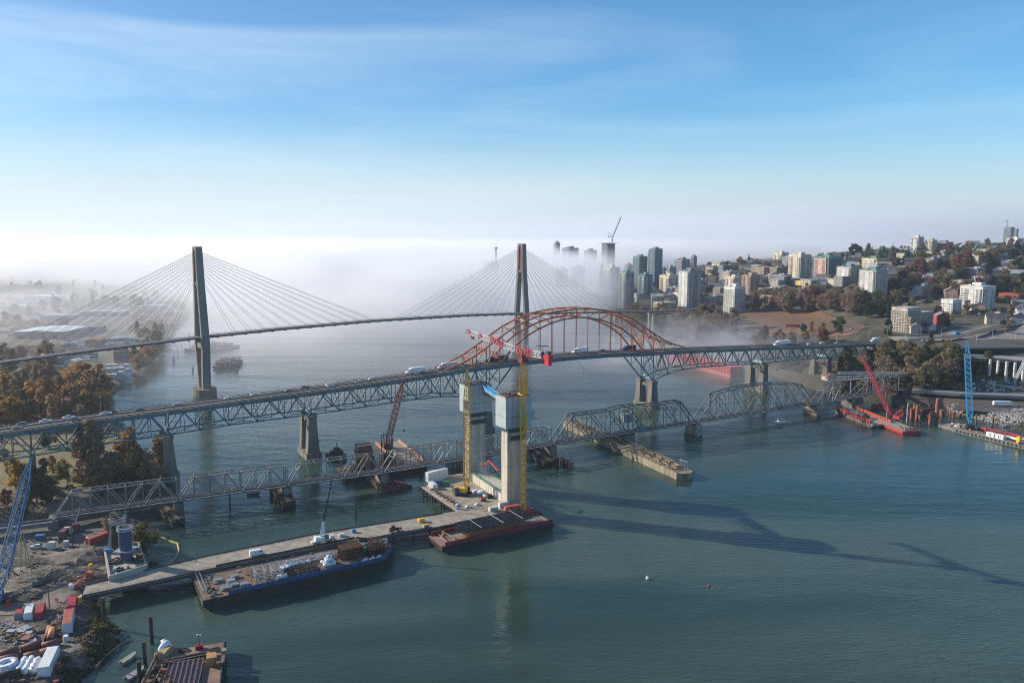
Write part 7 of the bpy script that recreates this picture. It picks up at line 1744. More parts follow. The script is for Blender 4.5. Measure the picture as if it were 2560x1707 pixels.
HR = [
 (1384, 1400, 606, 2050, "grey", "faintest tower at the left end of the fogbound skyline", "glass"),
 (1406, 1446, 620, 1750, "dark", "wide blue grey tower half sunk in fog, left of the slimmer foggy one", "glass"),
 (1460, 1492, 626, 1800, "slate", "slim blue grey tower half sunk in fog left of the unfinished tower", "glass"),
 (1497, 1508, 662, 1500, "white", "narrow white slab hugging the base of the unfinished tower", "band"),
 (1509, 1549, 668, 1480, "white", "white stepped tower in front of the unfinished tower", "balcony"),
 (1548, 1585, 680, 1330, "grey", "grey tower with a pale green roof at the edge of the fog", "balcony"),
 (1583, 1618, 641, 1600, "teal", "teal glass tower with a stepped top right of the unfinished tower", "glass"),
 (1596, 1632, 686, 1430, "teal", "glass tower with white vertical fins in front of the stepped teal one", "balcony"),
 (1623, 1656, 622, 1700, "dark", "tallest dark blue slab tower right of the unfinished tower", "band"),
 (1687, 1725, 648, 1750, "slate", "grey tower with a pale left edge standing apart in the haze", "band"),
 (1650, 1698, 688, 1480, "cream", "cream slab tower behind the white and dark striped tower", "balcony"),
 (1698, 1752, 676, 1230, "slate", "tall tower with a white balcony stack on its left and dark glass on its right", "balcony"),
 (1812, 1862, 716, 1170, "white", "white tower ringed with horizontal balcony bands near the park", "slab"),
 (1814, 1856, 692, 1390, "cream", "cream tower directly behind the white banded tower", "balcony"),
 (1856, 1898, 688, 1320, "brown", "brown and cream slab tower right of the white banded tower", "balcony"),
 (1865, 1902, 653, 1680, "slate", "low wide grey block on the hazy ridge", "slab"),
 (1935, 1971, 632, 1780, "cream", "pale cream twin winged tower on the ridge", "balcony"),
 (1974, 2026, 636, 1430, "cream", "broad sunlit cream tower with a penthouse box", "balcony"),
 (2035, 2102, 642, 1290, "teal", "teal glass tower with a red and white left edge", "glass"),
 (2095, 2152, 666, 1210, "concrete", "left twin concrete slab tower with white balcony stack", "balcony"),
 (2152, 2217, 674, 1100, "concrete", "right twin concrete slab tower, nearest and tallest of the pair", "balcony"),
 (2158, 2214, 645, 1480, "yellow", "yellow cream block showing above the right twin concrete tower", "balcony"),
 (2278, 2308, 592, 1850, "white", "tall white tower on the hilltop with a red cornice", "balcony"),
 (2315, 2342, 600, 1830, "beige", "beige tower on the hilltop right of the tall white one", "balcony"),
 (2342, 2381, 605, 1840, "slate", "wide grey block on the hilltop beside the beige tower", "slab"),
 (2407, 2484, 714, 990, "white", "white tower with a stack of curved balconies at the right", "balcony"),
 (1617, 1626, 632, 1720, "white", "very slim white tower between the stepped teal tower and the tallest dark blue slab", "band"),
 (1562, 1582, 662, 1650, "slate", "small grey tower in the fog behind the pale green roofed tower", "glass"),
 (1390, 1420, 672, 1480, "slate", "low dark block at the foot of the fogbound skyline", "band"),
 (1428, 1462, 668, 1500, "slate", "faint low block between the two fogbound blue grey towers", "band"),
 (1660, 1690, 668, 1650, "grey", "grey block in the haze behind the cream slab tower", "band"),
 (1728, 1742, 640, 2400, "slate", "ghostly slab in the haze right of the lone grey tower", "glass"),
 (1765, 1800, 668, 1700, "beige", "beige block on the hazy ridge left of the low grey one", "balcony"),
 (2110, 2150, 650, 1600, "cream", "cream block peeking up behind the left twin concrete tower", "balcony"),
 (1908, 1940, 690, 1450, "grey", "grey slab among the houses right of the brown tower", "balcony"),
 (2520, 2557, 596, 2100, "white", "white block on the hill crest at the right edge", "balcony"),
]
red_roof, green_roof = M("green_roof", (.16, .34, .28), .7), M("teal_roof", (.12, .26, .24), .7)
for h_ in HR:
    trim = {"tall tower with a white": "white", "glass tower with white": "white", "left twin": "white", "right twin": "white"}.get(next((k for k in ("tall tower with a white", "glass tower with white", "left twin", "right twin") if h_[5].startswith(k)), ""), None)
    t_, a, b_, H_ = highrise(h_[0], h_[1], h_[2], h_[3], h_[4], h_[5], h_[6], trim=trim, roofm=green_roof if "green roof" in h_[5] or "teal" in h_[5] or "twin concrete" in h_[5] else None)
    if "red and white" in h_[5] or "white balcony stack on its left" in h_[5] or "twin concrete" in h_[5]:
        mb = MB(); mb.box((-a / 2 - .6, 0, H_ / 2), (1.4, b_ * .72, H_ - 4)); ob("side_bay", mb, WALL["pink" if "red" in h_[5] else "white"], t_)
        mb = MB()
        for k in range(int(H_ / 3) - 1): 
            for s in (-.22, .22): mb.box((-a / 2 - 1.32, s * b_, 3 + k * 3), (.1, b_ * .2, 1.7))
        ob("bay_window", mb, wglass, t_)
    if "red cornice" in h_[5] or "unfinished" in h_[5]: 
        if "red" in h_[5]: mb = MB(); mb.box((0, 0, H_ - 3.5), (a + .8, b_ + .8, 2.4)); ob("cornice", mb, WALL["red"], t_)
# unfinished tower with its luffing crane
t_, a, b_, H_ = highrise(1505, 1537, 609, 1700, "slate", "unfinished tower of bare floor slabs rising out of the fog with a crane on top", "slab", trim="slate", pent=False)
mb = MB(); mb.box((0, 0, H_ + .6), (a + 8, b_ + 8, 1.2))
for k in range(0, int(H_ / 9)): mb.box((-a / 2 - 1.2, (k % 3 - 1) * 4, H_ - 6 - k * 7), (2.4, 4, .3)); mb.box((a / 2 + 1.2, (k % 2) * 4, H_ - 9 - k * 7), (2.4, 4, .3))
ob("formwork_deck", mb, maroon, t_); mb = MB(); mb.box((a * .2, -b_ / 2 - .8, H_ / 2), (3, 1.6, H_)); ob("hoist_mast", mb, M("dull_red_hoist", (.35, .10, .10), .7), t_)
p = atd(1531, 606, 1690); lt = thing("luffing_crane", "luffing tower crane with its raised jib on top of the unfinished tower", "tower crane", tuple(p)); pt = Vector(p)
mb = MB(); mb.lattice(pt, pt + Vector((0, 0, 14)), 2.2, 2.2, 6, .35); ob("mast", mb, dark_steel, lt, True)
mb = MB(); tj = atd(1553, 541, 1690); mb.lattice(pt + Vector((1, 0, 13)), tj, 1.2, .8, 16, .35, wb=1.8); ob("jib", mb, grey_steel, lt, True)
mb = MB(); a_ = atd(1522, 580, 1690); mb.bar(pt + Vector((0, 0, 12)), (a_.x, a_.y, a_.z), .6); mb.bar((pt.x - 8, pt.y, pt.z + 13), (pt.x + 1, pt.y, pt.z + 13), 1.6, .6); mb.bar((pt.x - 8, pt.y, pt.z + 13), (a_.x, a_.y, a_.z), .4); mb.box((pt.x - 8, pt.y, pt.z + 12), (3, 2, 2.4)); ob("counter_jib", mb, dark_steel, lt, True)
# the fog island building with two cranes and the far hazy towers
t_, a, b_, H_ = highrise(1207, 1247, 658, 1500, "slate", "unfinished block and its scaffold floating in the fog left of the right cable tower", "slab", pent=False)
mb = MB()
for k in range(14): mb.bar((rnd.uniform(-a / 2, a / 2), rnd.uniform(-b_ / 2, b_ / 2), H_), (rnd.uniform(-a / 2, a / 2), rnd.uniform(-b_ / 2, b_ / 2), H_ + rnd.uniform(2, 7)), .5)
ob("rebar_crown", mb, dark_steel, t_)
for px, pt_, pb_, Y, lb in ((1240, 613, 662, 1495, "slim tower crane standing in the fog on the floating unfinished block"),):
    b0 = atd(px, pb_, Y); t0 = atd(px, pt_ + 8, Y); t_ = thing("tower_crane", lb, "tower crane", tuple(b0)); mb = MB(); mb.lattice(b0, t0, 2.2, 2.2, 14, .4); mb.box(tuple(t0), (3.4, 3.4, 3)); ob("mast", mb, maroon, t_, True); mb = MB(); mb.bar(t0, t0 + Vector((0, 26, 2)), 1.2); mb.bar(t0, t0 + Vector((0, 0, 7)), .7); mb.bar(t0 - Vector((5, 10, 0)), t0 + Vector((4, 0, 1)), .8); ob("jib", mb, maroon, t_, True)
highrise(2512, 2535, 568, 3000, "slate", "ghostly unfinished tower in the haze above the right hill", "slab", base_z=100, pent=False, fl=5)
highrise(2535, 2546, 572, 3050, "slate", "ghostly narrow tower beside the ghostly unfinished one", "band", base_z=100, pent=False, fl=5)
b0, t0 = atd(2518, 568, 2990), atd(2518, 552, 2990); t_ = thing("tower_crane", "ghostly hammerhead crane above the hazy tower at the right", "tower crane", tuple(b0)); mb = MB(); mb.bar(b0, t0, 1.6); ob("mast", mb, grey_steel, t_, True); mb = MB(); mb.bar(t0 - Vector((11, 0, 0)), t0 + Vector((7, 0, 0)), 1.2); ob("jib", mb, grey_steel, t_, True)
# lower blocks with their own shapes
for args in [(2232, 2300, 768, 862, "beige", "brown terraced apartment block behind the large conifer, upper tier"), (2240, 2330, 778, 880, "concrete", "long terraced apartment block with pale parapets above the road"), (2262, 2290, 792, 850, "brown", "small square brown apartment wing at the foot of the terraced block"),
             (2355, 2403, 748, 960, "white", "low white apartment building left of the white balcony tower"), (2506, 2535, 703, 1120, "yellow", "bright yellow apartment building at the right, left half"), (2537, 2575, 706, 1110, "yellow", "bright yellow apartment building at the photo's right edge"),
             (2500, 2575, 737, 1040, "red", "long low building with a red end wall at the right edge"), (1628, 1660, 740, 1330, "cream", "low pale yellow warehouse at the edge of the fog"), (1634, 1690, 755, 1220, "beige", "wide beige hall behind the misty shore wood"),
             (1754, 1800, 742, 1230, "grey", "grey steep roofed hall right of the striped tower"), (1880, 1945, 668, 1600, "brown", "long brown apartment row on the hazy slope"), (1985, 2035, 722, 1280, "yellow", "low cream and yellow apartment block below the broad cream tower"), (1960, 2004, 700, 1400, "beige", "low beige block left of the broad cream tower"), (1905, 1960, 712, 1310, "slate", "dark low apartment row right of the brown tower")]:
    highrise(args[0], args[1], args[2], args[3], args[4], args[5], "slab" if "terraced" in args[5] else "band", cat="apartment building", pent=False, ratio=.8, trim="beige" if "terraced" in args[5] else None)
def house(loc, rz, w_, d_, h, wm_, rm, label, group=None):
    t_ = thing("house", label, "house", loc, rz, group); mb = MB(); mb.box((0, 0, h / 2 - .5), (w_, d_, h + 1)); mb.extr([(-w_ / 2, h), (w_ / 2, h), (0, h + w_ * .3)], -d_ / 2, d_ / 2); ob("wall", mb, wm_, t_)
    mb = MB(); o = .6; zz = h + w_ * .3
    for s in (-1, 1): mb.add([(0, -d_ / 2 - o, zz + .25), (0, d_ / 2 + o, zz + .25), (s * (w_ / 2 + o), d_ / 2 + o, h - .15), (s * (w_ / 2 + o), -d_ / 2 - o, h - .15), (0, -d_ / 2 - o, zz), (0, d_ / 2 + o, zz), (s * (w_ / 2 + o), d_ / 2 + o, h - .4), (s * (w_ / 2 + o), -d_ / 2 - o, h - .4)], [(0, 1, 2, 3), (7, 6, 5, 4), (0, 3, 7, 4), (1, 5, 6, 2), (3, 2, 6, 7)])
    r_ = ob("roof", mb, rm, t_); mb = MB(); mb.box((w_ * .22, d_ * .2, zz - .2), (.8, .8, 1.8)); ob("chimney", mb, WALL["brown"], r_)
    for sx in (-.25, .25):
        for z in ([1.6, 4.2] if h > 4.5 else [1.8]):
            mb = MB(); mb.box((sx * w_, -d_ / 2 - .03, z), (1.3, .1, 1.2)); ob("window", mb, wglass, t_)
            mb = MB(); mb.box((-w_ / 2 - .03, sx * d_, z), (.1, 1.3, 1.2)); ob("window", mb, wglass, t_)
    return t_
roofs = [M("dark_roof", (.07, .075, .085), .8), M("grey_roof", (.22, .22, .23), .8), M("brown_roof", (.14, .10, .08), .8), M("pale_roof", (.42, .42, .42), .7)]
v_ = hit(2352, 812); house(tuple(v_), -.25, 13, 14, 10, WALL["red"], roofs[1], "red clapboard house with a grey gable roof standing alone above the road")
v_ = hit(2288, 834); house(tuple(v_), -.3, 11, 12, 8, WALL["beige"], roofs[1], "tall beige house with a grey roof left of the red house")
v_ = hit(2320, 828); house(tuple(v_), .3, 10, 12, 5, WALL["white"], roofs[2], "small white house between the beige and the red house")
HP = {}
rh = random.Random(21)
BP = {}
HZ = [((2240, 2420), (655, 745), 36, "the wooded middle of the hillside"), ((2400, 2560), (625, 700), 50, "the rows climbing the right hill"), ((1700, 1960), (662, 705), 40, "the hazy slope of small houses"), ((1640, 2060), (705, 765), 44, "the riverside streets among the tall blocks"), ((2290, 2480), (612, 640), 16, "the hill crest"), ((1560, 1700), (710, 765), 16, "the fog edge"), ((2050, 2240), (640, 700), 26, "the slope behind the towers"), ((2440, 2560), (770, 815), 7, "the street below the yellow apartments")]
wn_ = {"white": "white", "cream": "cream", "beige": "beige", "brown": "brown", "slate": "dark grey", "pink": "salmon"}
def midrise(key, loc, rz, lb, gp, wc):
    t_ = thing("apartment_building", lb, "apartment building", loc, rz, gp); a, b_, h = ((26, 14, 10), (36, 15, 13), (20, 18, 19))[key]
    mb = MB(); mb.box((0, 0, h / 2 - 1), (a, b_, h + 2)); ob("wall", mb, WALL[wc], t_)
    for k in range(int(h / 3.1)):
        mb = MB(); z = 1.9 + k * 3.1; n = int(a / 3.3)
        for i in range(n): mb.box((-a / 2 + a * (i + .5) / n, -b_ / 2 - .04, z), (a / n * .6, .12, 1.4))
        for i in range(4): mb.box((-a / 2 - .04, -b_ / 2 + b_ * (i + .5) / 4, z), (.12, b_ / 4 * .6, 1.4))
        ob("window_band", mb, wglass, t_)
    mb = MB(); mb.box((0, 0, h + .15), (a + .8, b_ + .8, .4)); mb.box((a * .2, 0, h + 1.2), (4, 4, 2)); ob("roof", mb, roofs[3], t_); return t_
for (x0, x1), (y0, y1), n, nm in [((1700, 1960), (665, 705), 12, "on the hazy slope"), ((1640, 2060), (705, 765), 20, "along the riverside streets"), ((1960, 2260), (650, 735), 14, "behind the park's tree row"), ((2240, 2560), (640, 745), 16, "on the right hillside"), ((1560, 1700), (705, 760), 8, "at the fog's edge")]:
    for k in range(n):
        v_ = hit(rh.uniform(x0, x1), rh.uniform(y0, y1)); wc = rh.choice(["white", "cream", "beige", "brown", "grey", "slate", "brown", "slate"]); key = rh.randrange(3); rz = R(30) + rh.uniform(-.12, .12) + (math.pi / 2 if rh.random() < .3 else 0)
        sh_ = ("low", "long", "square")[key]; lb = "%s %s walled apartment block %s" % (sh_, wn_[wc] if wc in wn_ else "grey", nm); gp = lb.replace("block", "blocks")
        if key not in BP: BP[key] = midrise(key, tuple(v_), rz, lb, gp, wc)
        else: dup(BP[key], tuple(v_), rz, lb, gp, mats={"wall": WALL[wc]})
for (x0, x1), (y0, y1), n, nm in HZ:
    for k in range(n):
        v_ = hit(rh.uniform(x0, x1), rh.uniform(y0, y1)); 
        if v_.z < 6 or v_.y > 3200: continue
        wc = rh.choice(list(wn_)); ri = rh.randrange(4); key = rh.randrange(3); rz = rh.choice([-.4, 1.17]) + rh.uniform(-.1, .1); lb = "%s walled house with a %s roof in %s" % (wn_[wc], ["dark", "grey", "brown", "pale"][ri], nm); gp = "%s walled houses with %s roofs in %s" % (wn_[wc], ["dark", "grey", "brown", "pale"][ri], nm)
        if key not in HP: HP[key] = house(tuple(v_), rz, (11, 13, 16)[key], (13, 18, 22)[key], (7, 8, 9)[key], WALL[wc], roofs[ri], lb, gp)
        else: dup(HP[key], tuple(v_), rz, lb, gp, mats={"wall": WALL[wc], "roof": roofs[ri]})
# the park lawn above the bridge and the riverside path
def patch(name, pts, m_, dz_=.35):
    P_ = [hit(*q) for q in pts]; poly = [(p.x, p.y) for p in P_]; xs = [p[0] for p in poly]; ys = [p[1] for p in poly]; st = 8.0; mb = MB(); X0, X1, Y0, Y1 = min(xs), max(xs), min(ys), max(ys)
    gx = np.arange(X0, X1, st); gy = np.arange(Y0, Y1, st); G = np.array([(x, y) for y in gy for x in gx]); ins = poly_sd(G, poly) > 0; Z = ground(G) + dz_; nx = len(gx); mb.v = [(g_[0], g_[1], z) for g_, z in zip(G, Z)]
    for j in range(len(gy) - 1):
        for i in range(nx - 1):
            q = j * nx + i
            if ins[q] or ins[q + 1] or ins[q + nx] or ins[q + nx + 1]: mb.f.append((q, q + 1, q + nx + 1, q + nx))
    return struct(name, mb, m_, smooth=True)
patch("lawn", [(1858, 786), (1940, 776), (2060, 786), (2110, 806), (2160, 812), (2130, 838), (2060, 838), (1960, 834), (1880, 828), (1850, 810)], ground_mat("autumn_lawn", [(.10, .085, .04), (.17, .085, .045), (.13, .09, .045)], .012, .2), .6)
patch("park_lawn", [(0, 1240), (0, 1120), (180, 1090), (320, 1110), (300, 1180), (180, 1230)], ground_mat("left_lawn", [(.11, .115, .045), (.19, .15, .065), (.10, .10, .04)], .05, .3), .25)
patch("gravel_lot", [(2200, 850), (2360, 842), (2480, 815), (2560, 805), (2620, 830), (2560, 850), (2400, 852)], ground_mat("pale_gravel", [(.30, .27, .23), (.18, .16, .14), (.36, .33, .30)], .03, .4), .25)
# ================================================================== the shore yard at lower left
fd = thing("pile_foundation", "square pale concrete foundation box at the shore with a tall blue steel casing", "foundation", tuple(at(312, 1408, 4)))
co = [at(261, 1371, 6.5), at(275, 1443, 6.5), at(366, 1415, 6.5), at(346, 1358, 6.5)]
def ringwall(mb, C, t_, z0, z1):
    cen = sum(C, Vector((0, 0, 0))) / 4
    for a, b_ in zip(C, C[1:] + C[:1]):
        d = (b_ - a).normalized(); mb.bar(Vector((a.x, a.y, (z0 + z1) / 2)) - d * 0, Vector((b_.x, b_.y, (z0 + z1) / 2)), t_, z1 - z0)
mb = MB(); ringwall(mb, co, .6, 2.5, 7.2); ob("wall", mb, M("pale_sheet_wall", (.40, .37, .31), .85, col2=(.28, .26, .23)), fd, True)
mb = MB(); mb.prism([(p.x, p.y) for p in co], 3, 6.2); ob("floor", mb, M("pink_grey_concrete", (.44, .38, .34), .85, col2=(.30, .27, .25), sc=.6), fd, True)
mb = MB()
for px, py, r_ in ((288, 1405, 2.4), (346, 1402, 2.4), (322, 1402, 2.2), (300, 1425, 1.4)): c = at(px, py, 6.2); mb.tube((c.x, c.y, 6.2), (c.x, c.y, 6.6), r_, n=20); mb.ring((c.x, c.y, 6.6), r_, .2, .5, 20)
ob("pile_opening", mb, M("dark_opening", (.06, .055, .05), .9), fd, True)
mb = MB(); c = at(316, 1398, 6.5); mb.tube((c.x, c.y, 6), (c.x, c.y, 19), 2.3, n=20); ob("steel_casing", mb, M("deep_blue_casing", (.015, .06, .18), .5, col2=(.05, .05, .08), sc=.9), fd, True)
mb = MB()
for z in (10.5, 18.6, 19.6): mb.ring((c.x, c.y, z), 2.9, .5, .18, 20)
for k in range(14): a = 2 * math.pi * k / 14; mb.bar((c.x + 2.8 * math.cos(a), c.y + 2.8 * math.sin(a), 18.6), (c.x + 2.8 * math.cos(a), c.y + 2.8 * math.sin(a), 20.6), .08)
for k in range(5): mb.bar((c.x + 2.9, c.y, 20 + k * .6), (c.x + 4.0, c.y, 20.1 + k * .6), .1)
mb.box((c.x, c.y, 10.6), (7, 6, .3)); ob("ring_platform", mb, galv, fd, True)
fn = thing("steel_funnel", "black tapered steel funnel frame standing behind the blue casing with pale rails on top", "steel frame", tuple(at(298, 1378, 5)))
c = Vector(fn.location); mb = MB(); mb.tube((c.x, c.y, 4), (c.x, c.y, 17), 3.4, 2.6, 16); ob("body", mb, black, fn, True)
mb = MB()
for k in range(6): a = 2 * math.pi * k / 6; mb.bar((c.x + 5 * math.cos(a), c.y + 5 * math.sin(a), 3), (c.x + 2.6 * math.cos(a), c.y + 2.6 * math.sin(a), 17), .3)
for z in (17.3, 18.4, 19.4): mb.ring((c.x, c.y, z), 3.1, .15, .12, 18)
for k in range(5): mb.bar((c.x + 2.6, c.y, 19 + k * .7), (c.x + 4.2, c.y, 19.2 + k * .7), .12)
ob("brace", mb, galv, fn, True)
for mname, (m_, mb) in clutter(lambda u_, v_, z: co[1].lerp(co[2], u_).lerp(co[0].lerp(co[3], u_), v_) + Vector((0, 0, z)), .05, .95, .08, .9, 26, [wood_lt, white_dirty, gt], z=-.2, big=.7).items():
    tag(ob("site_material", mb, m_), "%s gear scattered on top of the concrete foundation box" % mname.replace("_", " "), "building material")
# vehicles and boxes on the yard
v_ = tz(94, 1371); pk = make_car("pickup", PAINT["white"], "pickup_truck", "white pickup parked alone on the yard road at the left", "pickup truck", v_, .15, None)
container(tz(250, 1350), rot_px((230, 1358), (277, 1340), 4), redor, "long faded red container behind the concrete foundation box", (11, 2.5, 2.6))
jbox("equipment_box", tz(130, 1370), .2, (2.6, 2, 2.8), white_dirty, "pale upright box right of the parked white pickup"); jbox("equipment_box", tz(166, 1364), .2, (1.8, 1.6, 2.6), white_dirty, "pale upright box beside the utility pole")
portable_toilet(tz(219, 1354), .2, blue_lt, "blue portable toilet left of the long faded red container"); jbox("equipment_box", tz(101, 1348), .2, (3.4, 2.4, 2.0), blue, "blue tarp covered box near the rail line")
tr2 = semi("semi_truck", "small white cabbed truck beside the maroon drill rig", tz(166, 1340), 1.7, M("dark_bed", (.12, .05, .06), .7), white, None, 5)
rg = thing("drill_rig", "maroon drill rig with a slanted pale mast beside the utility pole", "drill rig", tz(181, 1328), .3)
mb = MB(); mb.box((0, 0, 1.6), (6, 2.6, 2.0)); mb.box((1.5, 0, 3), (2.4, 2.4, 1.4)); ob("body", mb, maroon, rg); mb = MB(); mb.bar((1, 0, 3), (3.6, 0, 11), .4); ob("mast", mb, galv, rg)
mb = MB(); mb.box((0, 1.1, .45), (6, .7, .9)); mb.box((0, -1.1, .45), (6, .7, .9)); ob("track", mb, black, rg)
for px, p0, p1, lb in ((181, 1200, 1362, "tall dark utility pole in the yard left of the drill rig"), (124, 1462, 1518, "dark slim pole with a small crossarm between yard road and containers")):
    a = Vector(tz(px, p1)); q = atd(px - 4, p0, a.y); t_ = thing("utility_pole", lb, "utility pole", tuple(a)); mb = MB(); mb.tube(a, (a.x, a.y, q.z), .22, .14, 7); ob("pole", mb, wood, t_, True); mb = MB(); mb.bar((a.x - 1.2, a.y, q.z - 1), (a.x + 1.2, a.y, q.z - 1), .18); ob("crossarm", mb, wood, t_, True)
af = thing("pile_leads", "tall thin tan A shaped frame standing on the muddy yard beside the blue boom", "frame", tz(54, 1440)); a = Vector(af.location); q = atd(56, 1336, a.y + 4); mb = MB()
for dx, dy in ((-3.5, -2), (3.5, -2), (2.2, 3), (-2.2, 3)): mb.bar((a.x + dx, a.y + dy, a.z), (q.x + dx * .15, q.y, q.z), .22)
for f_ in (.3, .55, .8):
    mb.bar((a.x - 3.5 + 3 * f_, a.y - 2 * (1 - f_), a.z + (q.z - a.z) * f_), (a.x + 3.5 - 3 * f_, a.y - 2 * (1 - f_), a.z + (q.z - a.z) * f_), .15)
ob("leg", mb, M("tan_paint", (.42, .30, .16), .6), af, True)
# containers
container(tz(49, 1545), rot_px((46, 1552), (52, 1530), 4), M("grey_box_paint", (.26, .27, .30), .6), "small grey container with a red roof, leftmost of the three in a row", (4, 2.4, 2.4), top=red)
container(tz(74, 1538), rot_px((70, 1552), (79, 1518), 4), white, "white container in the middle of the three short containers", (7.5, 2.5, 2.7)); container(tz(101, 1535), rot_px((98, 1550), (106, 1516), 4), M("dull_red_container", (.38, .04, .05), .6), "dark red container, rightmost of the three in a row", (7.5, 2.6, 2.7))
container(tz(172, 1562), rot_px((168, 1590), (178, 1530), 4), M("blue_white_container", (.58, .62, .72), .5), "long white sided container with an orange roof near the shrubs", (11.5, 2.9, 3.4), top=M("orange_roof_paint", (.50, .12, .07), .6))
container(tz(181, 1517), rot_px((168, 1590), (178, 1530), 4), M("crimson_container", (.45, .02, .06), .5), "crimson container directly beyond the orange roofed one", (8, 2.8, 2.7))
container(tz(122, 1660), rot_px((110, 1690), (137, 1632), 4), white, "long white container with a spotless roof at the bottom left", (12.5, 3.3, 3.1))
# pipes
def pipes(lst, lb0):
    for (pa, pb, r_, m_, lb) in lst:
        a, b_ = Vector(tz(*pa)), Vector(tz(*pb)); mb = MB(); a.z += r_; b_.z += r_; fr = mb.frame(a, b_); _, _, x, y = fr; n = 20; vs = []
        for p, q in ((a, r_), (b_, r_), (b_, r_ * .93), (a, r_ * .93)):
            for i in range(n): t = 2 * math.pi * i / n; vs.append(p + x * q * math.cos(t) + y * q * math.sin(t))
        mb.add(vs, [(k * n + i, k * n + (i + 1) % n, ((k + 1) % 4) * n + (i + 1) % n, ((k + 1) % 4) * n + i) for k in range(4) for i in range(n)]); tag(ob("steel_pipe", mb, m_, smooth=True), lb, "pipe")
pm = M("maroon_brown_pipe", (.22, .085, .07), .75, col2=(.14, .055, .05), sc=.5)
pipes([((104, 1622), (151, 1610), 1.15, pm, "large brown pipe, upper right one of the yard's pipe rows"), ((100, 1640), (146, 1628), 1.3, pm, "large brown pipe below the upper right one"), ((52, 1630), (102, 1616), 1.15, pm, "large brown pipe in the middle, upper row"), ((60, 1650), (98, 1640), 1.3, pm, "large brown pipe in the middle, lower row"), ((-10, 1646), (48, 1632), 1.15, pm, "large brown pipe at the left edge, upper one"), ((-10, 1662), (50, 1648), 1.3, pm, "large brown pipe at the left edge, lower one"), ((66, 1620), (104, 1608), .9, pm, "brown pipe behind the upper row"),
       ((116, 1600), (123, 1568), .75, rust_pipe, "thin orange rusty pipe lying lengthwise, left one"), ((124, 1602), (130, 1574), .95, M("orange_pipe", (.45, .18, .08), .7), "bright orange rusty pipe lying lengthwise, right one"), ((-10, 1700), (50, 1688), 1.2, rust_dark, "very dark pipe row at the bottom left corner")], "")
for i, (pa, pb, r_) in enumerate((((46, 1683), (66, 1650), 1.15), ((60, 1685), (80, 1652), 1.2), ((80, 1682), (97, 1652), 1.25))):
    a, b_ = Vector(tz(*pa)), Vector(tz(*pb)); mb = MB(); secs = []
    for k in range(9):
        c = a.lerp(b_, k / 8); rr = r_ * rnd.uniform(.82, 1.1); secs.append([(c.x + rr * math.cos(t), c.y + .5 * rr * math.sin(t) * .3, c.z + rr + rr * math.sin(t)) for t in [2 * math.pi * j / 12 for j in range(12)]])
    mb.loft(secs); tag(ob("wrapped_bundle", mb, plastic_w, smooth=True), "long white plastic wrapped bundle, %s of three beside the white container" % ("left", "middle", "right")[i], "wrapped bundle")
c = Vector(tz(18, 1672)); mb = MB(); mb.ring((c.x, c.y, c.z + 1), 3.0, 1.5, 1.6, 18); mb.ball((c.x, c.y - .5, c.z + .6), (4.2, 3, 1.4), 12, 6, .15, rnd); mb.ball((c.x + 2, c.y - 3, c.z + .5), (3, 2.4, 1.3), 10, 6, .2, rnd)
tag(ob("wrapped_coil", mb, plastic_w, smooth=True), "big white wrapped ring shaped heap at the bottom left corner", "wrapped coil")
# loader, workers, barriers, rubble, small heaps
ld = thing("excavator", "small dark excavator working in the muddy middle of the yard", "excavator", tz(95, 1462), .6)
mb = MB(); mb.box((0, .9, .45), (3.6, .6, .9)); mb.box((0, -.9, .45), (3.6, .6, .9)); ob("track", mb, black, ld)
mb = MB(); mb.box((-.2, 0, 1.6), (3.2, 2.2, 1.3)); mb.box((.6, .5, 2.7), (1.4, 1.1, 1.3)); ob("body", mb, M("grey_green_machine", (.12, .14, .12), .6), ld)
mb = MB(); mb.bar((1.2, -.3, 2), (3.6, -.3, 4.4), .4); mb.bar((3.6, -.3, 4.4), (5, -.3, 1.8), .35); mb.box((5, -.3, 1.3), (.9, 1, 1)); ob("arm", mb, M("grey_green_machine", (.12, .14, .12)), ld)
def person(loc, rz, vest, label):
    t_ = thing("person", label, "person", loc, rz)
    me = bpy.data.meshes.new("body"); J = [(0, 0, .95), (0, 0, 1.2), (0, .0, 1.45), (0, 0, 1.56), (0, 0, 1.72), (0, .11, .92), (.04, .12, .5), (0, .13, .08), (.12, .13, .04), (0, -.11, .92), (-.04, -.12, .5), (-.06, -.13, .08), (.06, -.13, .04), (0, .2, 1.43), (.03, .27, 1.15), (.12, .25, .92), (.2, .24, .86), (0, -.2, 1.43), (.0, -.27, 1.15), (.08, -.27, .92), (.14, -.26, .85)]
    Ed = [(0, 1), (1, 2), (2, 3), (3, 4), (0, 5), (5, 6), (6, 7), (7, 8), (0, 9), (9, 10), (10, 11), (11, 12), (2, 13), (13, 14), (14, 15), (15, 16), (2, 17), (17, 18), (18, 19), (19, 20)]
    rad = [.14, .15, .15, .06, .11, .09, .065, .045, .04, .09, .065, .045, .04, .07, .05, .035, .03, .07, .05, .035, .03]
    me.from_pydata(J, Ed, []); o = bpy.data.objects.new("body", me); COL.objects.link(o); o.parent = t_; me.materials.append(M("dark_work_clothes", (.05, .055, .08), .8)); o.modifiers.new("skin", "SKIN")
    for i, r_ in enumerate(rad): me.skin_vertices[0].data[i].radius = (r_, r_)
    me.skin_vertices[0].data[0].use_root = True; s = o.modifiers.new("sub", "SUBSURF"); s.levels = s.render_levels = 1
    mb = MB(); mb.loft([[(x * .21, y * .24, z) for x, y in ((-1, -1), (1, -1), (1, 1), (-1, 1))] for z in (.9, 1.46)]); ob("vest", mb, vest, t_)
    mb = MB(); mb.ball((0, 0, 1.78), (.15, .14, .11), 10, 6); ob("helmet", mb, white, t_, smooth=True); return t_
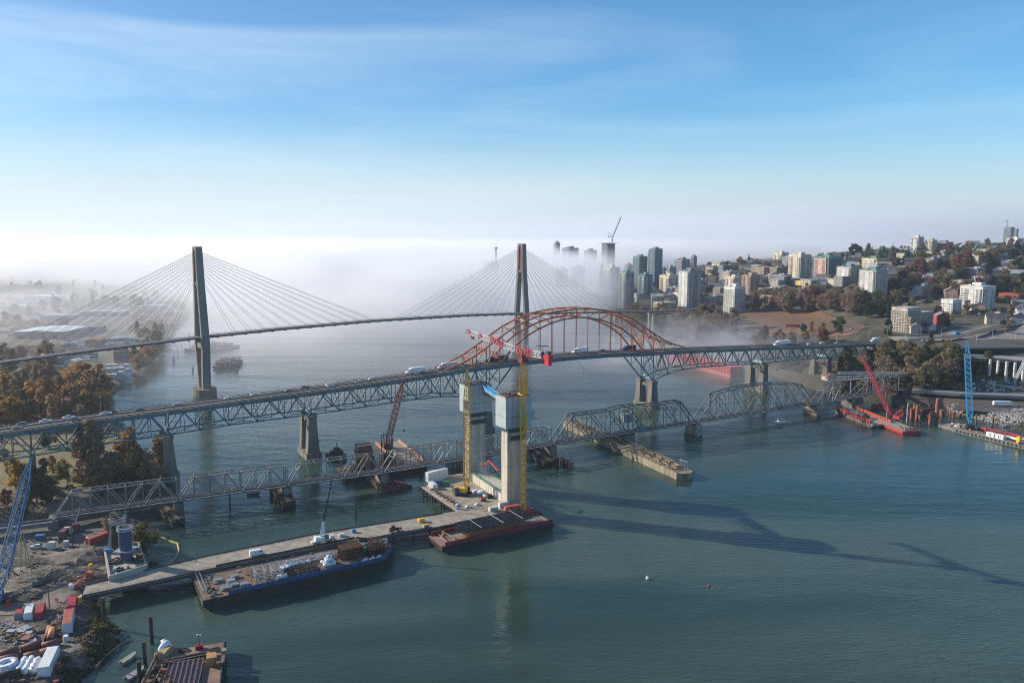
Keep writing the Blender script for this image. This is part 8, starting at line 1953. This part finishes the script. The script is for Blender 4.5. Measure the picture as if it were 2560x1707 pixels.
person(tz(140, 1501), 0, orange_p, "worker in an orange vest, left of the two standing on the yard road"); person(tz(144, 1502), 1, orange_p, "worker in an orange vest, right of the two standing on the yard road")
person(tz(222, 1478), 2, orange_p, "worker in an orange vest near the start of the trestle")
for px, py, m_, lb in ((197, 1499, yellow, "yellow drum standing right of the crimson container"), (227, 1422, yellow, "yellow drum by the pit left of the foundation box"), (188, 1466, redor, "orange crate heap near the trestle entrance"), (181, 1468, white, "small white crate beside the orange heap"), (224, 1440, redor, "small red crate between pit and trestle"), (22, 1512, red, "red marker post with a base at the left edge"), (206, 1490, white_dirty, "pale box near the corner of the trestle"), (146, 1665, redor, "red drum beside the long white container"), (165, 1600, white, "white tank by the shrubs below the orange roofed container"), (140, 1698, redor, "orange drum at the bottom of the yard"), (271, 1381, blue_lt, "small blue roofed hut at the corner of the foundation box"), (350, 1395, rust, "rusty box on the right side of the foundation box")):
    v_ = tz(px, py) if px < 260 else tuple(at(px, py, 6.3)); t_ = thing("drum" if "drum" in lb else "crate", lb, "drum" if "drum" in lb else "crate", v_); mb = MB()
    if "drum" in lb or "post" in lb or "tank" in lb: mb.tube((0, 0, 0), (0, 0, 2.0), .8, n=12); mb.ring((0, 0, 1.2), .85, .1, .12, 12)
    else: mb.box((0, 0, .8), (2.2, 1.6, 1.6)); mb.box((0, 0, 1.65), (2.35, 1.75, .12))
    ob("body", mb, m_, t_)
rr = random.Random(9)
for i, (x0, x1, y0, y1, n, s, m_, lb) in enumerate(((100, 150, 1522, 1560, 90, .6, M("grey_brown_rubble", (.24, .20, .17), .9, col2=(.12, .10, .09)), "grey rubble heap behind the dark red container"), (10, 90, 1575, 1606, 60, .9, gt, "heap of dark scrap and pallets in front of the three short containers"), (230, 300, 1575, 1600, 60, .6, M("dark_shore_rock", (.09, .08, .07), .9), "dark rocks along the point below the trestle"))):
    mb = MB()
    for k in range(n): v_ = tz(rr.uniform(x0, x1), rr.uniform(y0, y1)); q = s * rr.uniform(.5, 1.4); mb.ball((v_[0], v_[1], v_[2] + q * .4), (q, q * rr.uniform(.6, 1.2), q * .7), 6, 4, .3, rr)
    tag(ob("rubble_heap", mb, m_), lb, "rubble heap")
for k in range(10):
    v_ = tz(rr.uniform(15, 88), rr.uniform(1572, 1602)); jbox("pallet_load", v_, rr.random() * 3, (rr.uniform(1.6, 3), rr.uniform(1.2, 2), rr.uniform(.5, 1.2)), [galv, rust_pipe, M("pale_slab", (.42, .41, .40), .8)][k % 3], "%s pallet load in the scrap area in front of the short containers" % ["grey", "rusty", "pale"][k % 3], "pallet load")["group"] = ["grey", "rusty", "pale"][k % 3] + " pallet loads in the scrap area"
for k, (px, py, s, h) in enumerate(((60, 1405, 12, 2.2), (150, 1400, 14, 2.6), (205, 1385, 12, 3.0), (100, 1430, 16, 1.6), (40, 1490, 10, 2.2), (180, 1430, 12, 1.8), (70, 1565, 9, 1.8), (225, 1400, 8, 3.2), (20, 1560, 8, 1.6))):
    v_ = tz(px, py); mb = MB(); mb.ball((v_[0], v_[1], v_[2] - .5), (s, s * .5, h * .62), 22, 10, .2, rr); tag(ob("soil_mound", mb, dirt, smooth=True), "low mound of churned soil %s" % ["left of the yard road", "behind the excavator", "beside the long red container", "in the middle of the yard", "at the left edge near the red marker", "right of the excavator", "in front of the short containers", "against the foundation box", "by the scrap at the left edge"][k], "soil mound")
for i, (pa, pb) in enumerate((((240, 1668), (262, 1640)), ((300, 1600), (322, 1590)), ((262, 1640), (305, 1608)))):
    a, b_ = at(*pa, 1.0), at(*pb, .8); mb = MB(); mb.tube(a, b_, .4, .25, 8); tag(ob("driftwood_log", mb, wood), "weathered log lying at the waterline, %s" % ("lowest one", "at the tip of the point", "along the point")[i], "log")
mb = MB(); pts = [at(x, y, .15) for x, y in ((404, 1343), (425, 1352), (444, 1358), (448, 1375), (438, 1395), (425, 1408), (408, 1420))]; mb.path(pts, .42, 8); tag(ob("containment_boom", mb, M("amber_boom", (.55, .36, .10), .6)), "curved floating amber boom on the water beside the green bush", "floating boom")
# rusty material barge at the bottom
A_, B_, C_ = at(385, 1630, 3), at(563, 1604, 3), at(566, 1740, 3); e1 = (B_ - A_).normalized(); e2 = Vector((e1.y, -e1.x, 0)); LB_ = (B_ - A_).length; PM = lambda u_, v_, z: A_ + e1 * u_ + e2 * v_ + Vector((0, 0, z)); maz = math.atan2(e1.y, e1.x); WB_ = 34
mbg = thing("material_barge", "rusty flat barge at the bottom of the photo loaded with beams and steel plates", "barge", tuple(PM(LB_ / 2, WB_ / 2, -3)))
mb = MB(); mb.loft([[PM(0, v_, zb), PM(LB_, v_, zb), PM(LB_, v_, 0), PM(0, v_, 0)] for v_, zb in ((0, -1.4), (3, -4), (WB_, -4))]); ob("hull", mb, rust_dark, mbg, True)
mb = MB(); mb.prism([PM(.3, .3, 0)[:2], PM(LB_ - .3, .3, 0)[:2], PM(LB_ - .3, WB_, 0)[:2], PM(.3, WB_, 0)[:2]], 3.0, 3.1); ob("deck", mb, M("ochre_rust_deck", (.30, .19, .12), .9, col2=(.16, .10, .085), sc=.15, det=7), mbg, True)
mb = MB(); mb.bar(PM(LB_ - .2, 0, .6), PM(LB_ - .2, WB_, .6), .4, 1.4)
for k in range(9): mb.bar(PM(LB_ + .2, 2 + k * 3.6, -1), PM(LB_ + .2, 2 + k * 3.6, 1.2), .4)
ob("side_rail", mb, dark_steel, mbg, True)
for i in range(7):
    mb = MB(); u0 = 6.2 + i * 1.42; mb.bar(PM(u0, 10, .95), PM(u0 - .6, 30, .95), 1.15, .5); mb.bar(PM(u0 - .58, 10, 1.2), PM(u0 - 1.18, 30, 1.2), .12, .9); tag(ob("steel_plate_beam", mb, M("purple_brown_steel", (.20, .125, .125), .6, col2=(.15, .09, .09), sc=.4)), "purple brown steel trough beam in the row of seven on the rusty barge", "steel beam", "row of steel trough beams")
for i, v0 in enumerate((6.6, 8.2)):
    mb = MB(); 
    for z in (.25, 1.15): mb.bar(PM(3.5, v0 + 1.2, z), PM(15.8, v0, z), .8, .12)
    mb.bar(PM(3.5, v0 + 1.2, .7), PM(15.8, v0, .7), .12, .9); tag(ob("i_beam", mb, M("black_brown_beam", (.06, .04, .04), .6)), "long dark girder lying across the rusty barge, %s one" % ("far", "near")[i], "girder")
mb = MB(); mb.box((0, 0, 0), (1, 1, 1)); mb.v = []; mb.f = []
mb.box(tuple(PM(3.6, 3.4, 1.2)), (2.2, 5.2, 2.2), maz - .35); pk2 = thing("wrapped_load", "pale tarp covered load with timber planks at the far left of the rusty barge", "load", tuple(PM(3.6, 3.4, 0))); ob("planks", mb, wood_lt, pk2, True)
mb = MB(); c = PM(3.2, .2, 1.5); mb.ball(tuple(c), (1.6, 3.0, 1.8), 10, 6, .12, rr); mb.ball(tuple(PM(2.6, -2.4, 1.6)), (1.0, 1.3, 1.2), 8, 6, .15, rr); ob("tarp", mb, plastic_w, pk2, True, smooth=True)
wd = thing("light_tower", "small dark red light tower with white lamps on the rusty barge", "light tower", tuple(PM(13.4, 2.2, 0))); c = wd.location; mb = MB(); mb.box((c.x, c.y, c.z + .7), (2.2, 1.4, 1.3), maz); ob("body", mb, M("crimson_paint", (.30, .01, .03), .5), wd, True)
mb = MB(); mb.tube((c.x, c.y, c.z + 1.3), (c.x, c.y, c.z + 4.6), .12, n=6); ob("mast", mb, maroon, wd, True); mb = MB()
for dx in (-.5, .5): mb.box((c.x + dx, c.y, c.z + 4.7), (.5, .3, .4))
ob("lamp", mb, white, wd, True)
jbox("equipment_box", tuple(PM(17.6, 12.5, .1)), maz, (2.6, 3.2, 2.6), M("orange_tan_box", (.50, .26, .08), .7), "open orange tan box on the right side of the rusty barge")
jbox("winch", tuple(PM(20.3, 14, .1)), maz, (2.2, 4.5, 1.8), gt, "dark winch machinery beside the orange tan box", "winch"); jbox("equipment_box", tuple(PM(21, 9, .1)), maz, (1.4, 1.8, 2.0), M("olive_box", (.30, .25, .16), .7), "olive tan locker near the right rail of the rusty barge")
for i, (u0, v0) in enumerate(((8.6, 1.8), (18, 4.5))):
    mb = MB(); c = PM(u0, v0, .2)
    for k in range(3): mb.ring((c.x + k * .3, c.y, c.z + k * .12), 1.6 - k * .2, .2, .15, 16)
    tag(ob("hose_coil", mb, rubber), "black hose coil lying on the rusty barge, %s one" % ("left", "right")[i], "hose")
for u0, r_, m_, lb in ((1.4, .5, wood, "long mossy timber pile leaning along the left of the rusty barge"), (4.6, .22, M("yellow_green_pole", (.28, .28, .10), .7), "thin yellow green pole beside the mossy timber")):
    mb = MB(); mb.tube(PM(u0, 3, .8), PM(u0 - 3.0, 26, .8), r_, n=8); tag(ob("timber_pile", mb, m_), lb, "timber")
for mname, (m_, mb) in clutter(PM, 1, 7, 10, 30, 34, [rust_dark, dark_steel, rust]).items(): tag(ob("deck_cargo", mb, m_), "%s fittings at the left of the rusty barge" % mname.replace("_", " "), "cargo")
# hazy yard and sheds of the far left bank
def shed(pl_, pr_, pyb, h, dpt, wm_, rm, label, rz=0.0):
    p = at((pl_ + pr_) / 2, pyb, 5); wdt = (pr_ - pl_) / F * p.y; t_ = thing("warehouse", label, "warehouse", (p.x, p.y + dpt / 2, gz(p.x, p.y)), rz); mb = MB(); mb.box((0, 0, h / 2), (wdt, dpt, h)); ob("wall", mb, wm_, t_)
    mb = MB(); mb.extr([(-wdt / 2 - .5, h), (wdt / 2 + .5, h), (0, h + 1.8)], -dpt / 2 - .5, dpt / 2 + .5); ob("roof", mb, rm, t_); mb = MB()
    for k in range(4): mb.box((-wdt * .36 + k * wdt * .24, -dpt / 2 - .1, 2), (wdt * .1, .2, 4))
    ob("door", mb, wglass, t_); return t_
shed(32, 158, 845, 9, 60, WALL["brown"], M("white_roof_sheet", (.78, .80, .80), .5), "long low warehouse with a bright white roof at the far left")
shed(262, 362, 862, 8, 30, WALL["teal"], M("green_shed_roof", (.20, .27, .27), .7), "wide grey green shed behind the container yard")
shed(214, 250, 866, 8, 24, WALL["red"], M("rust_shed_roof", (.34, .14, .10), .8), "rust red shed left of the grey green shed")
shed(160, 188, 915, 6, 16, WALL["white"], M("white_roof_sheet", (.78, .80, .80)), "small white shed by the autumn wood"); shed(100, 170, 800, 7, 30, WALL["slate"], roofs[3], "faint grey warehouse behind the white roofed one")
shed(0, 60, 775, 7, 30, WALL["slate"], roofs[3], "faint warehouse at the far left edge in the mist"); shed(200, 300, 790, 7, 30, WALL["grey"], roofs[3], "faint pale shed in the mist beyond the yard")
cmx = [M("yard_red", (.30, .06, .05), .7), M("yard_blue", (.05, .12, .24), .7), M("yard_green", (.07, .18, .16), .7), M("yard_white", (.6, .6, .6), .6)]
def yard_stack(x0, x1, y0, y1, nx, ny, nz_, mats_, what, where):
    first = {}
    for i in range(nx):
        for j in range(ny):
            hgt = nz_ - (rr.random() < .35)
            for k in range(hgt):
                p = at(x0 + (x1 - x0) * (i + .5) / nx, y0 + (y1 - y0) * (j + .5) / ny, 4); mi = rr.randrange(len(mats_)); m_ = mats_[mi]; cn = ["red", "blue", "green", "white"][cmx.index(m_)] if m_ in cmx else "white"
                lb = "%s %s in the stacks %s" % (cn, what, where); gp = "%s %ss in the stacks %s" % (cn, what, where); loc = (p.x, p.y, gz(p.x, p.y) + k * 2.65)
                if "o" not in first:
                    mb = MB(); wdx = abs(at(x1, y1, 4).x - at(x0, y1, 4).x) / nx * .92; mb.box((0, 0, 1.3), (min(wdx, 12), 2.4 if what == "container" else 5, 2.55)); first["o"] = tag(ob("shipping_container" if what == "container" else "lumber_pack", mb, m_), lb, what, gp); first["o"].location = loc; first["m"] = mb
                else:
                    c = first["o"].copy(); COL.objects.link(c); c.location = loc; c["label"] = lb; c["group"] = gp; c.material_slots[0].link = "OBJECT"; c.material_slots[0].material = m_
yard_stack(286, 356, 890, 908, 4, 4, 4, cmx[:3] + [cmx[0]], "container", "by the point of land")
yard_stack(265, 326, 925, 952, 4, 3, 3, [cmx[3]], "lumber pack", "at the near end of the yard")
yard_stack(264, 340, 858, 868, 5, 2, 2, [cmx[3]], "lumber pack", "in front of the grey green shed")
yard_stack(170, 245, 885, 905, 4, 3, 2, cmx, "container", "under the cable stayed deck")
yard_stack(160, 212, 855, 875, 3, 3, 2, cmx[1:], "container", "left of the rust red shed")
yard_stack(0, 60, 828, 845, 3, 2, 1, cmx, "container", "beside the white roofed warehouse")
# lamp posts and parked traffic along the right bank road
for i, (px, py, nm) in enumerate(((1890, 860, "left of the park lawn"), (2142, 868, "by the slip road bend"), (2262, 862, "in front of the beige house"), (2352, 850, "below the red house"), (2414, 868, "by the blue crane's tip"), (2440, 862, "left of the gravel lot"), (2480, 850, "on the gravel lot"), (2538, 850, "at the right edge of the gravel lot"), (2110, 850, "above the broad green tree"), (2358, 905, "on the wooded bank beside the maple"))):
    v_ = hit(px, py); dup(proto_lamp, tuple(v_), 0, "thin grey street lamp %s on the right bank" % nm, "street lamps on the right bank", scale=1.25)
for i, (px, py, kd, paint, lb) in enumerate(((2310, 853, "sedan", "white", "white car on the junction below the small white house"), (2322, 854, "sedan", "silver", "silver car right behind the white one on the junction"), (2130, 826, "suv", "white", "white van like car on the slip road by the park"), (2163, 815, "sedan", "grey", "grey car on the slip road past the park"), (2450, 788, "sedan", "white", "white car on the street below the white balcony tower"), (2360, 853, "sedan", "black", "black car on the junction below the red house"), (2400, 851, "suv", "red", "red car by the gravel lot"))):
    v_ = hit(px, py); dup(PROTO[kd], (v_.x, v_.y, v_.z + .3), .1, lb, "cars on the right bank streets", mats={"body": PAINT[paint]})
v_ = hit(1985, 822); semi("semi_truck", "red semi truck with a white cab on the road below the park lawn", tuple(v_ + Vector((0, 0, .8))), 0, M("truck_red", (.50, .03, .06), .5), white, None, 18)
v_ = hit(2482, 828); jbox("excavator", tuple(v_), .2, (5, 3, 2.6), redor, "orange machine standing on the gravel lot", "machine")
v_ = hit(2392, 836); jbox("equipment_box", tuple(v_), .2, (6, 3, 2.6), blue_lt, "blue covered box on the rough ground below the road at the right")
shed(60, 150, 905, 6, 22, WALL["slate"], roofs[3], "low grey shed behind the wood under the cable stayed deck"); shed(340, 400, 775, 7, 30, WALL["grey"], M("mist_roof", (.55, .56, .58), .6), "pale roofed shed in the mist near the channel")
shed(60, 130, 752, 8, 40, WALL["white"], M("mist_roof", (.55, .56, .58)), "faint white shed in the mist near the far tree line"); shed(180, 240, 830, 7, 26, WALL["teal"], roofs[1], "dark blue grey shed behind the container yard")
patch("yard_road", [(0, 1540), (0, 1500), (100, 1478), (214, 1456), (226, 1486), (170, 1502), (110, 1524)], ground_mat("packed_road", [(.23, .19, .15), (.15, .125, .10), (.27, .225, .18)], .06, .3), .12)
patch("upper_yard_road", [(0, 1405), (60, 1385), (180, 1372), (280, 1345), (285, 1320), (160, 1322), (60, 1340), (0, 1350)], ground_mat("grey_road", [(.15, .14, .13), (.10, .095, .09), (.19, .175, .16)], .05, .3), .12)
q_ = random.Random(77)
for i, (x0, x1, y0, y1, n, m_, lb) in enumerate(((20, 150, 1380, 1440, 30, gt, "dark scrap dotted over the upper mud of the yard"), (120, 250, 1400, 1460, 26, wood_lt, "pale timber offcuts around the pit in the yard"), (110, 160, 1510, 1600, 26, rust, "rusty offcuts between the short containers and the orange roofed one"), (0, 60, 1555, 1610, 26, galv, "grey steel frames at the left edge of the scrap area"), (60, 200, 1345, 1375, 24, M("dark_green_gear", (.05, .09, .06), .7), "dark green gear along the upper yard road"), (180, 225, 1440, 1480, 16, redor, "orange barriers and cones beside the trestle entrance"), (0, 110, 1690, 1705, 16, gt, "dark fittings along the bottom of the yard"))):
    mb = MB()
    for k in range(n):
        v_ = tz(q_.uniform(x0, x1), q_.uniform(y0, y1)); mb.box((v_[0], v_[1], v_[2] + .3), (q_.uniform(.3, 1.8), q_.uniform(.2, .9), q_.uniform(.3, 1.1)), q_.random() * 3)
        if k % 2: mb.bar((v_[0], v_[1], v_[2] + .2), (v_[0] + q_.uniform(-2.5, 2.5), v_[1] + q_.uniform(-1.5, 1.5), v_[2] + q_.uniform(.1, .9)), .14)
    tag(ob("site_material", mb, m_), lb, "building material")
mb = MB()
for k in range(26):
    a = Vector(tz(8 + k * 8.2, 1338 + (k % 2) * .5 - k * .3)); mb.bar(a, a + Vector((0, 0, 1.3)), .12)
    if k: mb.bar(prev_ + Vector((0, 0, 1.1)), a + Vector((0, 0, 1.1)), .07); mb.bar(prev_ + Vector((0, 0, .5)), a + Vector((0, 0, .5)), .07)
    prev_ = a
tag(ob("fence", mb, wood), "low dark fence between the yard road and the rail line", "fence")
